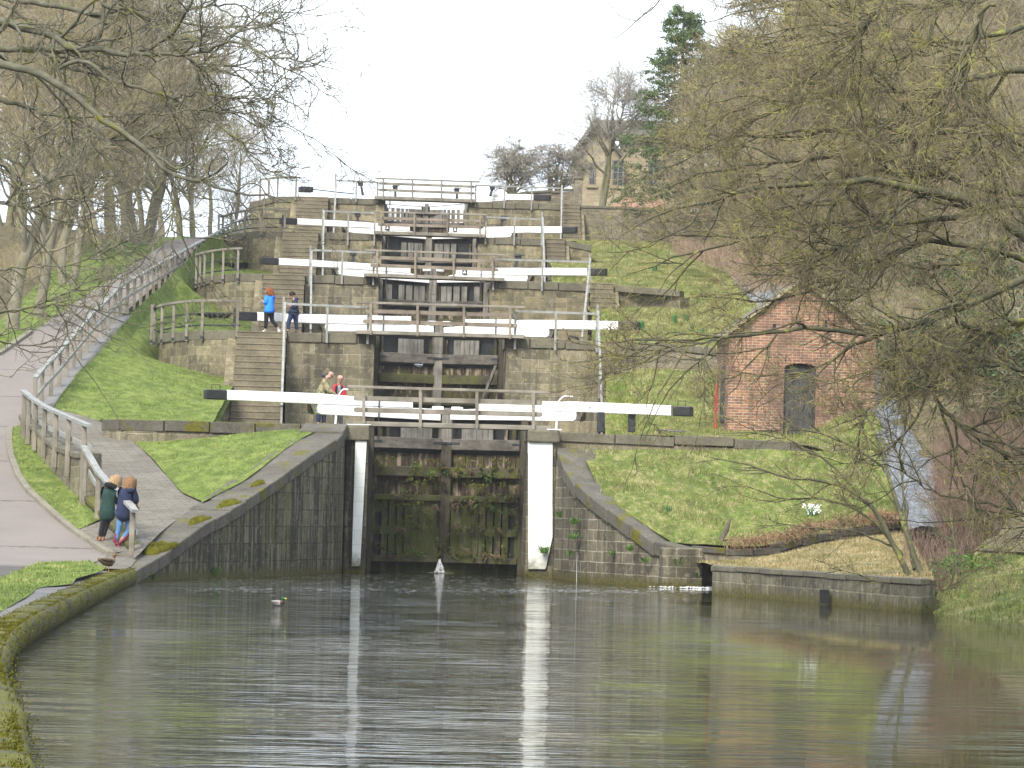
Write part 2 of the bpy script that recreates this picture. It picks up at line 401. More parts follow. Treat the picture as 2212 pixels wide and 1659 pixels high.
# water of the pool
def m_water():
    k = NT('canal water'); p = k.pos(); sx = k.n('SeparateXYZ', {0: p})
    calm = k.n('MapRange', {0: k.math('ADD', sx.outputs[0], k.math('MULTIPLY', sx.outputs[1], -.045)), 1: -.9, 2: 1.3, 3: 1.0, 4: .07}).outputs[0]
    far = k.n('MapRange', {0: sx.outputs[1], 1: 36, 2: 84, 3: 1.0, 4: .2}).outputs[0]
    a = k.noise(k.mapv(p, (.4, 3.4, 1)), 1.0, 3, .6, .5); b = k.noise(k.mapv(p, (1.4, 9, 1), (5, 2, 0)), 1.0, 2, .5, .3); c = k.noise(k.mapv(p, (1, .5, 1)), .3, 3)
    g_ = k.ramp(k.noise(k.mapv(p, (.55, 5.5, 1), (2, 7, 0)), 1.0, 4, .65, .4), [(.52, 0), (.66, 1)])
    h = k.math('ADD', k.math('ADD', k.math('MULTIPLY', a, .28), k.math('MULTIPLY', b, .12)), k.math('MULTIPLY', g_, 1.3))
    amp = k.math('MULTIPLY', k.math('MULTIPLY', calm, far), k.n('MapRange', {0: c, 1: .38, 2: .62, 3: .25, 4: 1.3}).outputs[0])
    bp = k.n('Bump', {'Height': k.math('MULTIPLY', h, amp), 'Strength': 1.0, 'Distance': .06})
    return k.fin((.014, .015, .003), .03, None, Normal=bp.outputs[0], IOR=1.33, spec=.5)
M['water'] = m_water()
w_ = MB(); w_.quad((-40, 2, 0), (60, 2, 0), (60, 99.5, 0), (-40, 99.5, 0)); struct(w_, 'water', M['water'])
# base ground far and wide
def base_ground():
    xs = np.concatenate([np.linspace(-900, -120, 8), np.linspace(-100, 50, 76), np.linspace(60, 900, 14)])
    ys = np.concatenate([np.linspace(-300, 10, 8), np.linspace(20, 230, 71), np.linspace(260, 1500, 12)])
    mb = MB(); X, Y = np.meshgrid(xs, ys)
    hill = np.interp(Y, [80, 96, 183, 187, 215, 400, 1500], [-1.2, -1, 11, 17.0, 17.4, 17, 17])
    side = np.where((X > -6.3) & (X < 9) & (Y < 93), -2.5, hill)
    left = np.interp(Y, [0, 60, 80, 96, 158, 183, 400, 1500], [-.4, -.4, -.6, 1.2, 10.8, 13.4, 13, 13])+np.clip((-X-24)*.12, 0, 2.5)
    right = np.interp(Y, [0, 60, 78, 96, 183, 230, 1500], [-.6, -.5, -.4, .6, 10.5, 19.6, 18])+np.clip((X-18)*.2, 0, 6)
    Z = np.where(X < -9.9, left, np.where(X > 9.3, right, side)); Z = np.where((X < -7.4) & (X > -10) & (Y < 96), left, Z)
    Z = Z+.12*vnoise(X*.6, Y*.6, 4)*(np.abs(X) > 9)
    ny, nx = X.shape; mb.v = [tuple(map(float, q)) for q in np.stack([X, Y, Z], -1).reshape(-1, 3)]
    for j in range(ny-1):
        for i in range(nx-1):
            a = j*nx+i; mb.face((a, a+1, a+nx+1, a+nx))
    return struct(mb, 'ground', M['ground'], False)
base_ground()
def gbase(x, y): return float(np.interp(y, [0, 60, 78, 96, 183, 230, 1500], [-.6, -.5, -.4, .6, 10.5, 19.6, 18]))+min(6, max(0, (x-18)*.2))

# ---- walls ------------------------------------------------------------------
def coping_run(mb, P, w, h, over=.04, stone=1.15, rnd=None, inward=None, jit=.012):
    """row of coping stones along polyline P (top front edge); the wall body lies to the left of travel unless inward says otherwise"""
    rnd = rnd or random.Random(3); P = [Vector(p) for p in P]
    Q = resample_n(P, max(2, int(sum((b-a).length for a, b in zip(P, P[1:]))/stone)+1))
    for a, b in zip(Q, Q[1:]):
        d = (b-a); L = d.length; d.normalize(); n_ = Vector((-d.y, d.x, 0)).normalized() if inward is None else Vector(inward).normalized()
        j = rnd.uniform(-jit, jit); g = .012
        a2 = a+d*g+Vector((0, 0, j)); b2 = b-d*g+Vector((0, 0, j+rnd.uniform(-jit, jit)*.5)); o = -n_*(over+rnd.uniform(0, .015)); i_ = n_*w
        dz = Vector((0, 0, -h))
        mb.hexa([a2+o+dz, b2+o+dz, b2+i_+dz, a2+i_+dz, a2+o, b2+o, b2+i_, a2+i_])
def wall(name, label, P, zb, mat, cop='coping', ch=.32, cw=.55, over=.05, group='sandstone walls of the lock staircase', thick=.6, inward=None, stone=1.15, seed=1, jit=.012, cat='wall', subdiv=.8):
    """P: top front edge; zb: bottom height (number or list)"""
    P = [Vector(p) for p in P]; base = P[len(P)//2].copy(); base.z = min(zb) if hasattr(zb, '__len__') else zb
    t = thing(name, base, label, cat, group)
    if hasattr(zb, '__len__'):
        ds = [0]
        for a, b in zip(P, P[1:]): ds.append(ds[-1]+(b-a).length)
        fz = lambda s_: float(np.interp(s_, ds, zb))
    else: fz = lambda s_: zb
    Q = resample(P, subdiv); acc = [0]
    for a, b in zip(Q, Q[1:]): acc.append(acc[-1]+(b-a).length)
    top = [q-Vector((0, 0, ch)) for q in Q]; bot = [Vector((q.x, q.y, fz(s_))) for q, s_ in zip(Q, acc)]
    inn = []
    for i, q in enumerate(Q):
        d = (Q[min(i+1, len(Q)-1)]-Q[max(i-1, 0)]); n_ = Vector((-d.y, d.x, 0)).normalized() if inward is None else Vector(inward).normalized()
        inn.append(n_*thick)
    mb = MB(); rows = 1
    mb.strip(bot, top, rows, 'z')
    mb.strip([b+o for b, o in zip(top, inn)], [b+o for b, o in zip(bot, inn)], 1, 'z')
    mb.strip(top, [b+o for b, o in zip(top, inn)], 1)
    for i in (0, -1):
        a, b, c, d = bot[i], top[i], top[i]+inn[i], bot[i]+inn[i]
        q = [(0, a.z), (0, b.z), (thick, b.z), (thick, a.z)]; mb.quad(a, b, c, d, q)
    mb.build('masonry', mat, t)
    if cop:
        c = MB(); coping_run(c, P, cw, ch-.004, over, stone, random.Random(seed), inward, jit); c.build('coping', M[cop], t, bevel=.02)
    return t
OFF = [(-6.7, 0), (-7.8, .25), (-8.45, 1.3), (-8.95, 2.5), (-9.3, 3.7), (-9.6, 5.0)]
ARC = []
for k in range(1, 5):
    y, L = YK[k], LK[k]
    ord_ = ['', 'second', 'third', 'fourth', 'top'][k]
    fz = LK[k-1]-.3
    arc = [Vector((x, y+dy, L)) for x, dy in OFF]+[Vector((-9.75, y+9, L))]
    if k == 4: arc = [Vector((-6.7, y, L)), Vector((-7.8, y+.1, L-.02)), Vector((-9.15, y+.5, L-.35)), Vector((-9.2, y+9, L-.4))]
    arc = smoothline(arc, 22)+[Vector((-9.75, y+21.3, L))] if k < 4 else arc
    ARC.append(arc)
    wall('retaining_wall', 'sandstone wall left of the %s gates, from the lock chamber to the steps' % ord_, [(-CX, y+20, L), (-CX, y, L), (-5.05, y, L)][::-1], fz, M['wall_ashlar'], thick=.7, seed=k, inward=(0, 1, 0) if False else None) if False else None
    # left front wall: chamber corner to steps
    t = wall('retaining_wall', 'sandstone wall between the left steps and the %s pair of gates' % ord_, [(-5.05, y, L), (-CX, y, L), (-CX, y+21.3, L)], fz, M['wall_ashlar' if k < 3 else 'wall'], thick=.6, seed=k)
    tr = wall('retaining_wall', 'sandstone wall between the %s pair of gates and the right steps' % ord_, [(CX+.03, y+21.3, L), (CX+.03, y, L), ({1: 5.3, 2: 6.1, 3: 5.3, 4: 7.0}[k], y, L)], fz, M['wall_ashlar' if k == 1 else 'wall_small' if k == 2 else 'wall'], thick=.6, seed=k+9)
    wall('curved_wall', ['', 'curved sandstone wall left of the steps beside the lowest grass bank', 'curved sandstone wall left of the steps behind the two walkers', 'curved sandstone wall left of the steps, one tier below the top', 'sandstone wall at the upper left, highest tier beside the skyline'][k], list(reversed(arc)), [gC(q.y)-2.6 for q in reversed(arc)] if False else fz-.2, M['wall'], thick=.5, seed=k+20, inward=None)
    # landing surfaces
    s_ = MB(); aL = [Vector((q.x+.12, q.y+.1, L-.05)) for q in arc if q.y < y+21]+[Vector((arc[-1].x+.12, y+21.5, L-.05))]; aL = [q for i, q in enumerate(aL)] if k < 4 else [Vector((-6.6, y+.4, L-.05)), Vector((-6.6, y+21, L-.05))]
    s_.strip(aL, [Vector((-CX-.3, max(q.y, y+.4), L-.05)) for q in aL])
    if k < 4: s_.quad((-6.8, y+.4, L-.055), (-CX-.3, y+.4, L-.055), (-CX-.3, y+21.5, L-.055), (-6.8, y+21.5, L-.055))
    s_.quad((CX+.3, y+.4, L-.05), (6.6, y+.4, L-.05), (6.6, y+21.5, L-.05), (CX+.3, y+21.5, L-.05)); struct(s_, 'landing', M['step'])
    # steps
    for sd_, x0, x1 in ((-1, -6.7, -5.05), (1, 5.3 if k != 2 else 6.1, 6.15 if k != 2 else 7.05)):
        if sd_ == 1 and k == 4: x0, x1 = 7.0, 7.95
        if sd_ == 1 and k == 3: x0, x1 = 5.3, 6.15
        n = 17; rz = (L-LK[k-1])/n; tr_ = .26
        t = thing('stone_steps', ((x0+x1)/2, y-n*tr_/2, LK[k-1]), '%s flight of stone steps, %s, up to the %s pair of gates' % (('left', 'wide') if sd_ < 0 else ('right', 'narrow')) + () if False else ('wide' if sd_ < 0 else 'narrow')+' flight of stone steps climbing on the '+('left' if sd_ < 0 else 'right')+' to the '+ord_+' pair of gates', 'steps', 'stone steps beside the locks')
        mb = MB(); rr = random.Random(k*7+sd_)
        for i in range(n):
            z1 = L-rz*i-.002*i; y0 = y-tr_*(i+1)-.03
            yb = y+.3 if i == 0 else y-tr_*i+.02; xw = x1+rr.uniform(-.012, .012); zt = z1-rr.uniform(0, .02); mb.box(x0+.01, xw-.01, y0+.016, yb, z1-rz*1.0-.03, zt-.05)
            mb.box(x0, xw, y0+rr.uniform(-.008, .004), yb, zt-.048, zt)
        mb.build('treads', M['step'], t, bevel=.018)
        sb = MB(); poly = [(x0-.12, y, fz), (x0-.12, y-n*tr_, fz), (x0-.12, y-n*tr_, fz+.15), (x0-.12, y, L-.15)]
        for xx in ((x1+.0,) if sd_ > 0 else (x0-.3,)):
            pl = [(xx, y+.2, fz), (xx, y-n*tr_-.1, fz), (xx, y-n*tr_-.1, fz+.25), (xx, y+.2, L-.12)]
            sb.prism(pl, (.3, 0, 0) if sd_ < 0 else (.2, 0, 0))
        sb.build('side_wall', M['wall_small'], t)
# between gate 5 and beyond, far left landing etc
s_ = MB(); s_.quad((-9.2, 186, 17.2), (12, 186, 17.2), (12, 212, 17.7), (-9.2, 212, 17.7)); struct(s_, 'top_ground', M['grass_l'])

# ---- lowest lock: quoins, wing walls -----------------------------------------
L1 = LK[0]
t = thing('lock_quoin', (-2.35, 94.7, 0), 'narrow white painted stone pillar left of the lowest gates', 'pillar', 'painted pillars of the lowest gates')
mb = MB(); mb.hexa([at(759, 1225, 94.5), at(778, 1223, 94.5), at(778, 1223, 94.5)+Vector((0, .5, 0)), at(759, 1225, 94.5)+Vector((0, .5, 0)),
                    at(768, 941, 94.5), at(793, 941, 94.5), at(793, 941, 94.5)+Vector((0, .5, 0)), at(768, 941, 94.5)+Vector((0, .5, 0))]); mb.build('painted_face', M['lime'], t, bevel=.015)
mb = MB(); mb.box(-2.72, -CX+.02, 94.62, 98, -.6, 3.52); mb.build('masonry', M['wing'], t)
mb = MB(); mb.box(-2.75, -CX+.05, 94.42, 96.6, 3.525, L1); mb.build('cap', M['coping'], t, bevel=.05)
mb = MB(); mb.prism([(-2.76, 94.5, L1+.004), (-2.1, 94.44, L1+.004), (-2.1, 94.62, L1+.004), (-2.4, 94.75, L1+.006), (-2.82, 94.95, L1+.004)], (0, 0, .018)); mb.build('painted_edge', M['white'], t)
t = thing('lock_quoin', (2.5, 94.7, 0), 'broad white painted stone pillar right of the lowest gates', 'pillar', 'painted pillars of the lowest gates')
p0, p1, p2, p3 = at(1141, 1230, 94.4), at(1179, 1230, 94.4), at(1194, 951, 94.4), at(1141, 951, 94.4); off = Vector((0, .5, 0))
pm = at(1194, 1160, 94.4)
mb = MB(); mb.prism([p0, p1, pm, p2, p3], off); mb.build('painted_face', M['lime'], t, bevel=.015)
mb = MB(); mb.box(CX-.05, 2.86, 94.47, 98, -.6, 3.6); mb.build('masonry', M['quay'], t)
mb = MB(); mb.box(CX-.08, 2.95, 94.3, 96.6, 3.605, L1); mb.build('cap', M['coping'], t, bevel=.05)
mb = MB(); mb.prism([(2.6, 94.28, L1+.004), (3.0, 94.3, L1+.004), (3.0, 94.5, L1+.004), (2.8, 94.42, L1+.004)], (0, 0, .03)); mb.build('painted_edge', M['white'], t)
# inner chamber sides of the lowest lock
for s_ in (-1, 1):
    wall('chamber_wall', 'shaded chamber wall inside the lowest lock on the '+('left' if s_ < 0 else 'right'), [(-CX, 98.2, L1), (-CX, 116.6, L1)] if s_ < 0 else [(CX+.02, 116.6, L1), (CX+.02, 98.2, L1)], -.6, M['wing'], thick=.6)
CL = [(-2.6, 94.6), (-2.7, 93.6), (-3.9, 89.0), (-5.26, 84.7), (-6.2, 81.6), (-6.77, 79.2), (-7.0, 76)]
topL = [(776, 919), (730, 946), (676, 978), (630, 1010), (585, 1042), (540, 1075), (500, 1097), (470, 1113), (440, 1131), (410, 1150), (376, 1179), (345, 1199), (315, 1217), (288, 1234)]
TL = [oncurve(u, v, CL) for u, v in topL]
TL[0] = Vector((-2.76, 94.45, L1))
gW = profile_of(TL)
t = thing('wing_wall', (-5, 86, 0), 'dark streaked wing wall sloping down to the pool left of the lowest gates', 'wall')
mb = MB(); Q = resample(TL, .5); mb.strip([Vector((q.x, q.y, -.5)) for q in Q], [q-Vector((0, 0, .30)) for q in Q], 1, 'z')
mb.strip([q-Vector((0, 0, .32)) for q in Q], [q-Vector((1.2, -.5, .32)) for q in Q], 1); mb.build('masonry', M['wing'], t)
c = MB(); rr = random.Random(2); Q = resample_n(TL, 19)
for i, (a, b) in enumerate(zip(Q, Q[1:])):
    d = (b-a).normalized(); n_ = Vector((d.y, -d.x, 0)).normalized(); n_ = -n_ if n_.x > 0 else n_
    g = .012; j = rr.uniform(-.03, .03); wdt = (1.05 if i < 12 else 1.05-.09*(i-11))+rr.uniform(-.05, .05)
    a2 = a+d*g+Vector((0, 0, j)); b2 = b-d*g+Vector((0, 0, j)); o = n_*-.06; dz = Vector((0, 0, -.31)); i_ = n_*wdt
    c.hexa([a2+o+dz, a2+i_+dz, b2+i_+dz, b2+o+dz, a2+o, a2+i_, b2+i_, b2+o])
c.build('coping', M['coping_dark'], t, bevel=.03)
# moss cushions on the coping of the left wing
def moss_cushion(mb, c, rx, ry, rz, ang, seed):
    rr = np.random.RandomState(seed); n0 = len(mb.v); nu, nv = 22, 8
    for i in range(nv+1):
        f = i/nv; ph = f*math.pi/2
        for k in range(nu):
            a = 2*math.pi*k/nu; w = 1+.22*math.sin(a*3+seed)+.14*math.sin(a*7+seed*2)
            r = math.cos(ph)*w; x, y = rx*r*math.cos(a), ry*r*math.sin(a)
            z = rz*math.sin(ph)*(1+.25*math.sin(a*5+f*6+seed)*(f < .95))
            mb.v.append((c[0]+x*math.cos(ang)-y*math.sin(ang), c[1]+x*math.sin(ang)+y*math.cos(ang), c[2]+z-.02))
    for i in range(nv):
        for k in range(nu):
            a = n0+i*nu+k; b = n0+i*nu+(k+1) % nu; mb.face((a, b, b+nu, a+nu))
def m_moss(name, c1, c2):
    k = NT(name); p = k.pos(); n = k.noise(p, 9, 5, .7); f = k.noise(p, 45, 3, .7)
    c = k.ramp(n, [(.3, c2), (.7, c1)]); return k.fin(c, .95, k.math('ADD', n, f), 1.0, .04, spec=.05)
M['moss'] = m_moss('yellow green moss', (.17, .165, .014), (.06, .055, .01))
for i, (u, v, rx, ry, lb) in enumerate([(350, 1178, .62, .3, 'large yellow moss cushion at the low end of the wing wall coping'), (440, 1120, .45, .16, 'thin moss strip on the coping behind the women'), (505, 1082, .5, .18, 'moss patch midway up the wing wall coping'), (570, 1042, .32, .12, 'small moss patch highest on the wing wall coping')]):
    p = oncurve(u, v, [(x-.12, y) for x, y in CL]); mb = MB(); moss_cushion(mb, (0, 0, 0), rx, ry, .10 if i else .17, 1.15, i+3)
    o = mb.build('moss_cushion', M['moss'], None, True); o.rotation_euler = (.235, 0, 0); o.location = (p.x-.12, p.y, gW(p.y)-.005); tag(o, lb, 'moss', 'moss cushions on the coping')
# right wing wall
CR = [(2.9, 94.6), (2.9, 93.7), (3.3, 91.0), (4.4, 88.4), (5.7, 86.3), (6.0, 86.0)]
topR = [(1202, 969), (1213, 983), (1224, 1012), (1238, 1041), (1276, 1074), (1318, 1103), (1370, 1138), (1426, 1177), (1478, 1182)]
TR = [oncurve(u, v, CR) for u, v in topR]; TR = [Vector((2.98, 94.6, TR[0].z))]+TR
gWR = profile_of(TR)
t = thing('wing_wall', (4, 90, 0), 'pale jointed wing wall with big sloping capstones right of the lowest gates', 'wall')
mb = MB(); Q = resample(TR, .5)
mb.strip([q-Vector((0, 0, .28)) for q in Q], [Vector((q.x, q.y, -.5)) for q in Q], 1, 'z')
e = Q[-1]; mb.strip([e-Vector((0, 0, .28)), Vector((7.2, 86.8, e.z-.28))], [Vector((e.x, e.y, -.5)), Vector((7.2, 86.8, -.5))], 1, 'z'); mb.build('masonry', M['wing_r'], t)
c = MB(); rr = random.Random(8); inn = [(1274, 974), (1290, 1002), (1307, 1035), (1318, 1068), (1368, 1099), (1401, 1118), (1440, 1143), (1474, 1171)]
Q = resample_n(TR, 9)
for i, (a, b) in enumerate(zip(Q, Q[1:])):
    d = (b-a).normalized(); n_ = Vector((-d.y, d.x, 0)).normalized(); n_ = n_ if n_.x > 0 else -n_
    n_ = Vector((.9, .45, 0)).normalized(); j = rr.uniform(-.02, .05); wdt = .95+rr.uniform(-.1, .15); o = n_*-.09; dz = Vector((0, 0, -.36)); i_ = n_*wdt; g = .02
    a2 = a+d*g+Vector((0, 0, j+.05)); b2 = b-d*g+Vector((0, 0, j+.0)); th = -.02
    c.hexa([a2+o+dz, b2+o+dz, b2+i_+dz, a2+i_+dz, a2+o, b2+o, b2+i_, a2+i_])
c.build('coping', M['coping_dark'], t, bevel=.04)
mb = MB(); q = TR[-1]; mb.box(q.x-.55, q.x+.45, q.y-.25, q.y+.7, -.5, q.z-.02); mb.build('end_block', M['wing_r'], t, bevel=.04)
# terrace walls on the right
wall('terrace_wall', 'long low terrace wall running right from the lowest gates below the brick hut', [at(1200, 931, 95), at(1274, 934, 95), at(1434, 941, 95), at(1606, 948, 95), at(1760, 955, 95.5), at(1900, 990, 97)], [3.0, 3.2, 3.1, 3.0, 2.6, 2.2], M['wall'], ch=.26, stone=1.5, jit=.03, group='terrace walls on the right bank', seed=4)
wall('terrace_wall', 'dry stone terrace wall right of the steps at the second pair of gates', [at(1354, 739, 117), at(1440, 742, 117), at(1548, 754, 117), at(1640, 775, 117)], [5.9, 6.2, 6.4, 6.2], M['rubble'], ch=.24, stone=1.3, jit=.02, group='terrace walls on the right bank', seed=5)
wall('terrace_wall', 'low curving terrace wall right of the steps at the third pair of gates', smoothline([at(1327, 616, 139), at(1400, 618, 139), at(1470, 628, 138)], 9), 9.2, M['wall'], ch=.26, stone=1.5, group='terrace walls on the right bank', seed=6)
wall('terrace_wall', 'short terrace wall right of the steps at the fourth pair of gates', [at(1219, 519, 161), at(1278, 530, 161)], 12.6, M['wall_small'], ch=.28, stone=1.6, group='terrace walls on the right bank', seed=7)
wall('garden_wall', 'tall mottled rubble wall below the yellow stone house', [at(1253, 443, 183), at(1345, 447, 183), at(1480, 456, 184), at(1640, 470, 186)], 14.2, M['rubble'], ch=.14, stone=.9, cw=.45, seed=8, jit=.02, group=None)
# rounded low wall on the left of the lowest level
rw = smoothline([(-9.1, 97.4, L1), (-9.35, 96.3, L1), (-9.0, 95.35, L1), (-8.2, 95.0, L1), (-6, 94.95, L1), (-3.6, 94.9, L1-.01), (-2.76, 94.8, L1-.02)], 26)
rw = [Vector((q.x, q.y, L1)) for q in rw]
wall('rounded_wall', 'low round-ended stone wall between the two grass lawns left of the lowest gates', rw, 2.9, M['wall_ashlar'], 'coping_dark', ch=.3, seed=11, group=None)
# ---- paths and grass on the left ---------------------------------------------
stripL = [(60, 905), (84, 872), (107, 848), (137, 812), (163, 780), (189, 747), (221, 715), (251, 682), (283, 650), (318, 617), (347, 585), (376, 552), (408, 522), (470, 505), (540, 497)]
stripR = [(100, 905), (113, 880), (135, 845), (163, 812), (195, 780), (225, 747), (254, 715), (283, 682), (313, 650), (352, 617), (378, 585), (404, 552), (436, 522), (480, 508), (545, 500)]
SLp = [S(u, v, gC) for u, v in stripL]; SRp = [S(u, v, gC) for u, v in stripR]
def m_paving(name, c1, c2, c3, bw, bh, joint=.02, dark=.5, swap=False):
    k = NT(name); uv = k.uv(); p = k.pos()
    if swap: q_ = k.n('SeparateXYZ', {0: uv}); nz_ = k.noise(p, 1.5, 3); uv = k.n('CombineXYZ', {0: q_.outputs[1], 1: k.math('ADD', q_.outputs[0], k.math('MULTIPLY', nz_, .25))}).outputs[0]
    br = k.n('TexBrick', {'Vector': uv, 'Color1': c1, 'Color2': c2, 'Mortar': c3, 'Scale': 1.0, 'Mortar Size': joint, 'Mortar Smooth': .5, 'Brick Width': bw, 'Row Height': bh})
    n = k.noise(p, .9, 5, .65); f = k.noise(p, 13, 4, .7)
    c = k.mix(k.ramp(n, [(.4, 0), (.65, dark)]), br, tuple(x*.5 for x in c2)); c = k.mix(k.ramp(f, [(.3, .4), (.55, 0)]), c, tuple(x*.4 for x in c2))
    return k.fin(c, .9, k.math('ADD', k.math('MULTIPLY', br.outputs[1], -1.5), f), .3, .01, spec=.2)
M['setts'] = m_paving('worn stone setts', (.21, .19, .155), (.16, .145, .118), (.115, .105, .08), .5, .2, .02, swap=True)
M['flags'] = m_paving('grey path flags', (.20, .195, .185), (.16, .155, .145), (.09, .09, .07), 2.0, 1.4, .015, .35)
def tarmac():
    k = NT('pinkish tarmac'); p = k.pos(); y = k.n('SeparateXYZ', {0: p}).outputs[1]
    n = k.noise(p, .5, 5, .6); f = k.noise(p, 40, 3, .8); g = k.noise(p, 4, 5, .65)
    c = k.ramp(n, [(.3, (.18, .156, .138)), (.7, (.22, .19, .168))]); c = k.mix(k.ramp(g, [(.55, 0), (.75, .35)]), c, (.13, .11, .095))
    c = k.mix(k.ramp(f, [(.3, .35), (.6, 0)]), c, (.09, .08, .07))
    w = k.math('ADD', y, k.math('MULTIPLY', g, .5)); fr = k.math('FRACT', k.math('MULTIPLY', w, 1/6.2))
    c = k.mix(k.ramp(fr, [(0, .8), (.018, .55), (.03, 0)]), c, (.06, .05, .045))
    near = k.n('MapRange', {0: k.math('ADD', y, k.math('MULTIPLY', n, 3)), 1: 74.5, 2: 75.3, 3: 1, 4: 0}).outputs[0]
    c = k.mix(near, c, k.ramp(g, [(.3, (.06, .054, .048)), (.7, (.11, .10, .088))]))
    return k.fin(c, .9, f, .4, .01)
M['tarmac'] = tarmac()
ground_patch('paved_strip', M['flags'], SLp, SRp, 40, 3, .01, 3)
# tarmac towpath climbing the hill
kerbT = [(0, 763), (65, 718), (130, 662), (182, 623), (228, 591), (277, 567), (335, 551), (372, 541)]
KT = [S(u, v, gT) for u, v in kerbT]
KT = [Vector((KT[0].x-2.0, 96, gT(96)))+Vector((0, 0, 0)), Vector((KT[0].x-1.4, 106, gT(106)))]+KT
wallbase = [(44, 925), (50, 945), (58, 958), (84, 990), (118, 1030), (150, 1064), (181, 1094), (219, 1128), (248, 1157), (280, 1192)]
WB = [S(u, v, gT) for u, v in wallbase]
road_r = [(0, 905), (28, 925)]
kerbL = [(22, 925), (20, 955), (24, 985), (40, 1030), (62, 1062), (95, 1092), (125, 1118), (160, 1146), (200, 1172), (238, 1198)]
KL = [S(u, v, gT) for u, v in kerbL]
left_far = [Vector((-26, y, gT(y))) for y in (22, 50, 70, 80, 90, 100, 110)]
rl = [Vector((-7.55, 24, .24)), Vector((-8.2, 45, .24)), Vector((-8.6, 60, .25)), Vector((-8.6, 70, .33)), Vector((KL[-1].x, KL[-1].y-.1, KL[-1].z))]+list(reversed(KL))[1:]+[q+Vector((-.05, 0, -.02)) for q in SLp]
ll = [Vector((-22, 24, .24)), Vector((-22, 60, .25)), Vector((-22, 80, .55)), Vector((KT[0].x-6, 88, gT(88))), ]+KT+[SLp[-4]+Vector((-.8, 0, 0)), SLp[-1]+Vector((-.9, 0, 0))]
ll2 = resample_n(ll, 90); rl2 = resample_n(rl, 90)
# pair edges by distance along y so the rows run across the path
def by_y(P, ys):
    P = sorted(P, key=lambda q: q.y); yy = [q.y for q in P]
    return [Vector((float(np.interp(y, yy, [q.x for q in P])), y, float(np.interp(y, yy, [q.z for q in P])))) for y in ys]
ys = list(np.linspace(24, min(ll[-1].y, rl[-1].y), 120))
A_ = by_y(ll, ys); B_ = by_y(rl, ys)
for q in A_+B_: q.z = gT(q.y)
mb = MB(); mb.strip(A_, B_, 8); struct(mb, 'towpath', M['tarmac'], True); PATHR = B_
# kerb along the lower bend and along the upper left edge
def kerb(P, w, h, label):
    mb = MB(); Q = resample(P, .9)
    for a, b in zip(Q, Q[1:]):
        d = (b-a).normalized(); n_ = Vector((d.y, -d.x, 0)).normalized()
        mb.hexa([a+d*.006-n_*w/2-Vector((0, 0, .2)), b-d*.006-n_*w/2-Vector((0, 0, .2)), b-d*.006+n_*w/2-Vector((0, 0, .2)), a+d*.006+n_*w/2-Vector((0, 0, .2)),
                 a+d*.006-n_*w/2+Vector((0, 0, h)), b-d*.006-n_*w/2+Vector((0, 0, h)), b-d*.006+n_*w/2+Vector((0, 0, h)), a+d*.006+n_*w/2+Vector((0, 0, h))])
    o = mb.build('kerb', M['kerb'], bevel=.015); o['kind'] = 'structure'; return o
M['kerb'] = m_coping('kerb stone', (.25, .23, .17), (.16, .145, .11))
kerb(KL, .16, .09, 'x'); kerb(KT[1:], .18, .10, 'x')
# verge between lower kerb and wall
ground_patch('grass_verge', M['grass_l'], [q+Vector((.08, 0, .07)) for q in KL[:8]], [q+Vector((0, .1, .12)) for q in WB[:8]], 26, 6, .04, 2)
ground_patch('verge_paving', M['setts'], [q+Vector((.08, 0, .05)) for q in KL[7:]], [q+Vector((0, .1, .07)) for q in WB[7:]], 8, 3, .01, 2)
# cobbled ramp between railing wall and lawn
cr_ = [(300, 1206), (345, 1170), (385, 1120), (437, 1086), (393, 1063), (362, 1030), (330, 992), (290, 953), (255, 935), (240, 917), (190, 908), (113, 880)]
CRp = [S(u, v, gC) for u, v in cr_]
ys = list(np.linspace(78.5, 104, 50)); WBc = [Vector((q.x+.05, q.y, gC(q.y))) for q in WB]+[SLp[1]]
A_ = by_y(WBc+[Vector((WB[-1].x+.25, 78, .5))], ys); B_ = by_y([Vector((-7.2, 78, .5)), Vector((-6.95, 80, .8)), Vector((-6.75, 82, 1.2)), S(437, 1086, gC)]+[CRp[i] for i in (4, 5, 6, 7)]+[Vector((-9.0, 97.6, 3.7)), Vector((-9.6, 99, 3.95)), Vector((-11.3, 103, 4.6)), CRp[-1]], ys)
for q in A_+B_: q.z = gC(q.y)
mb = MB(); mb.strip(A_, B_, 10); V = np.array(mb.v); V[:, 2] += .02*vnoise(V[:, 0]*3, V[:, 1]*3, 8); mb.v = [tuple(map(float, q)) for q in V]
struct(mb, 'cobbled_ramp', M['setts'], True)
# lower lawn (triangle)
innL = [(437, 1084), (488, 1058), (522, 1036), (560, 1010), (590, 988), (617, 966), (655, 944), (693, 923)]
IL = [S(u, v, gW, hi=95.4) for u, v in innL]
CE = [S(u, v, gC) for u, v in [(437, 1086), (393, 1063), (362, 1030), (330, 992), (290, 953)]]
ground_patch('lower_lawn', M['grass_l'], [q+Vector((0, 0, .03)) for q in CE], [q+Vector((0, .05, .0)) for q in IL], 34, 22, .05, 6)
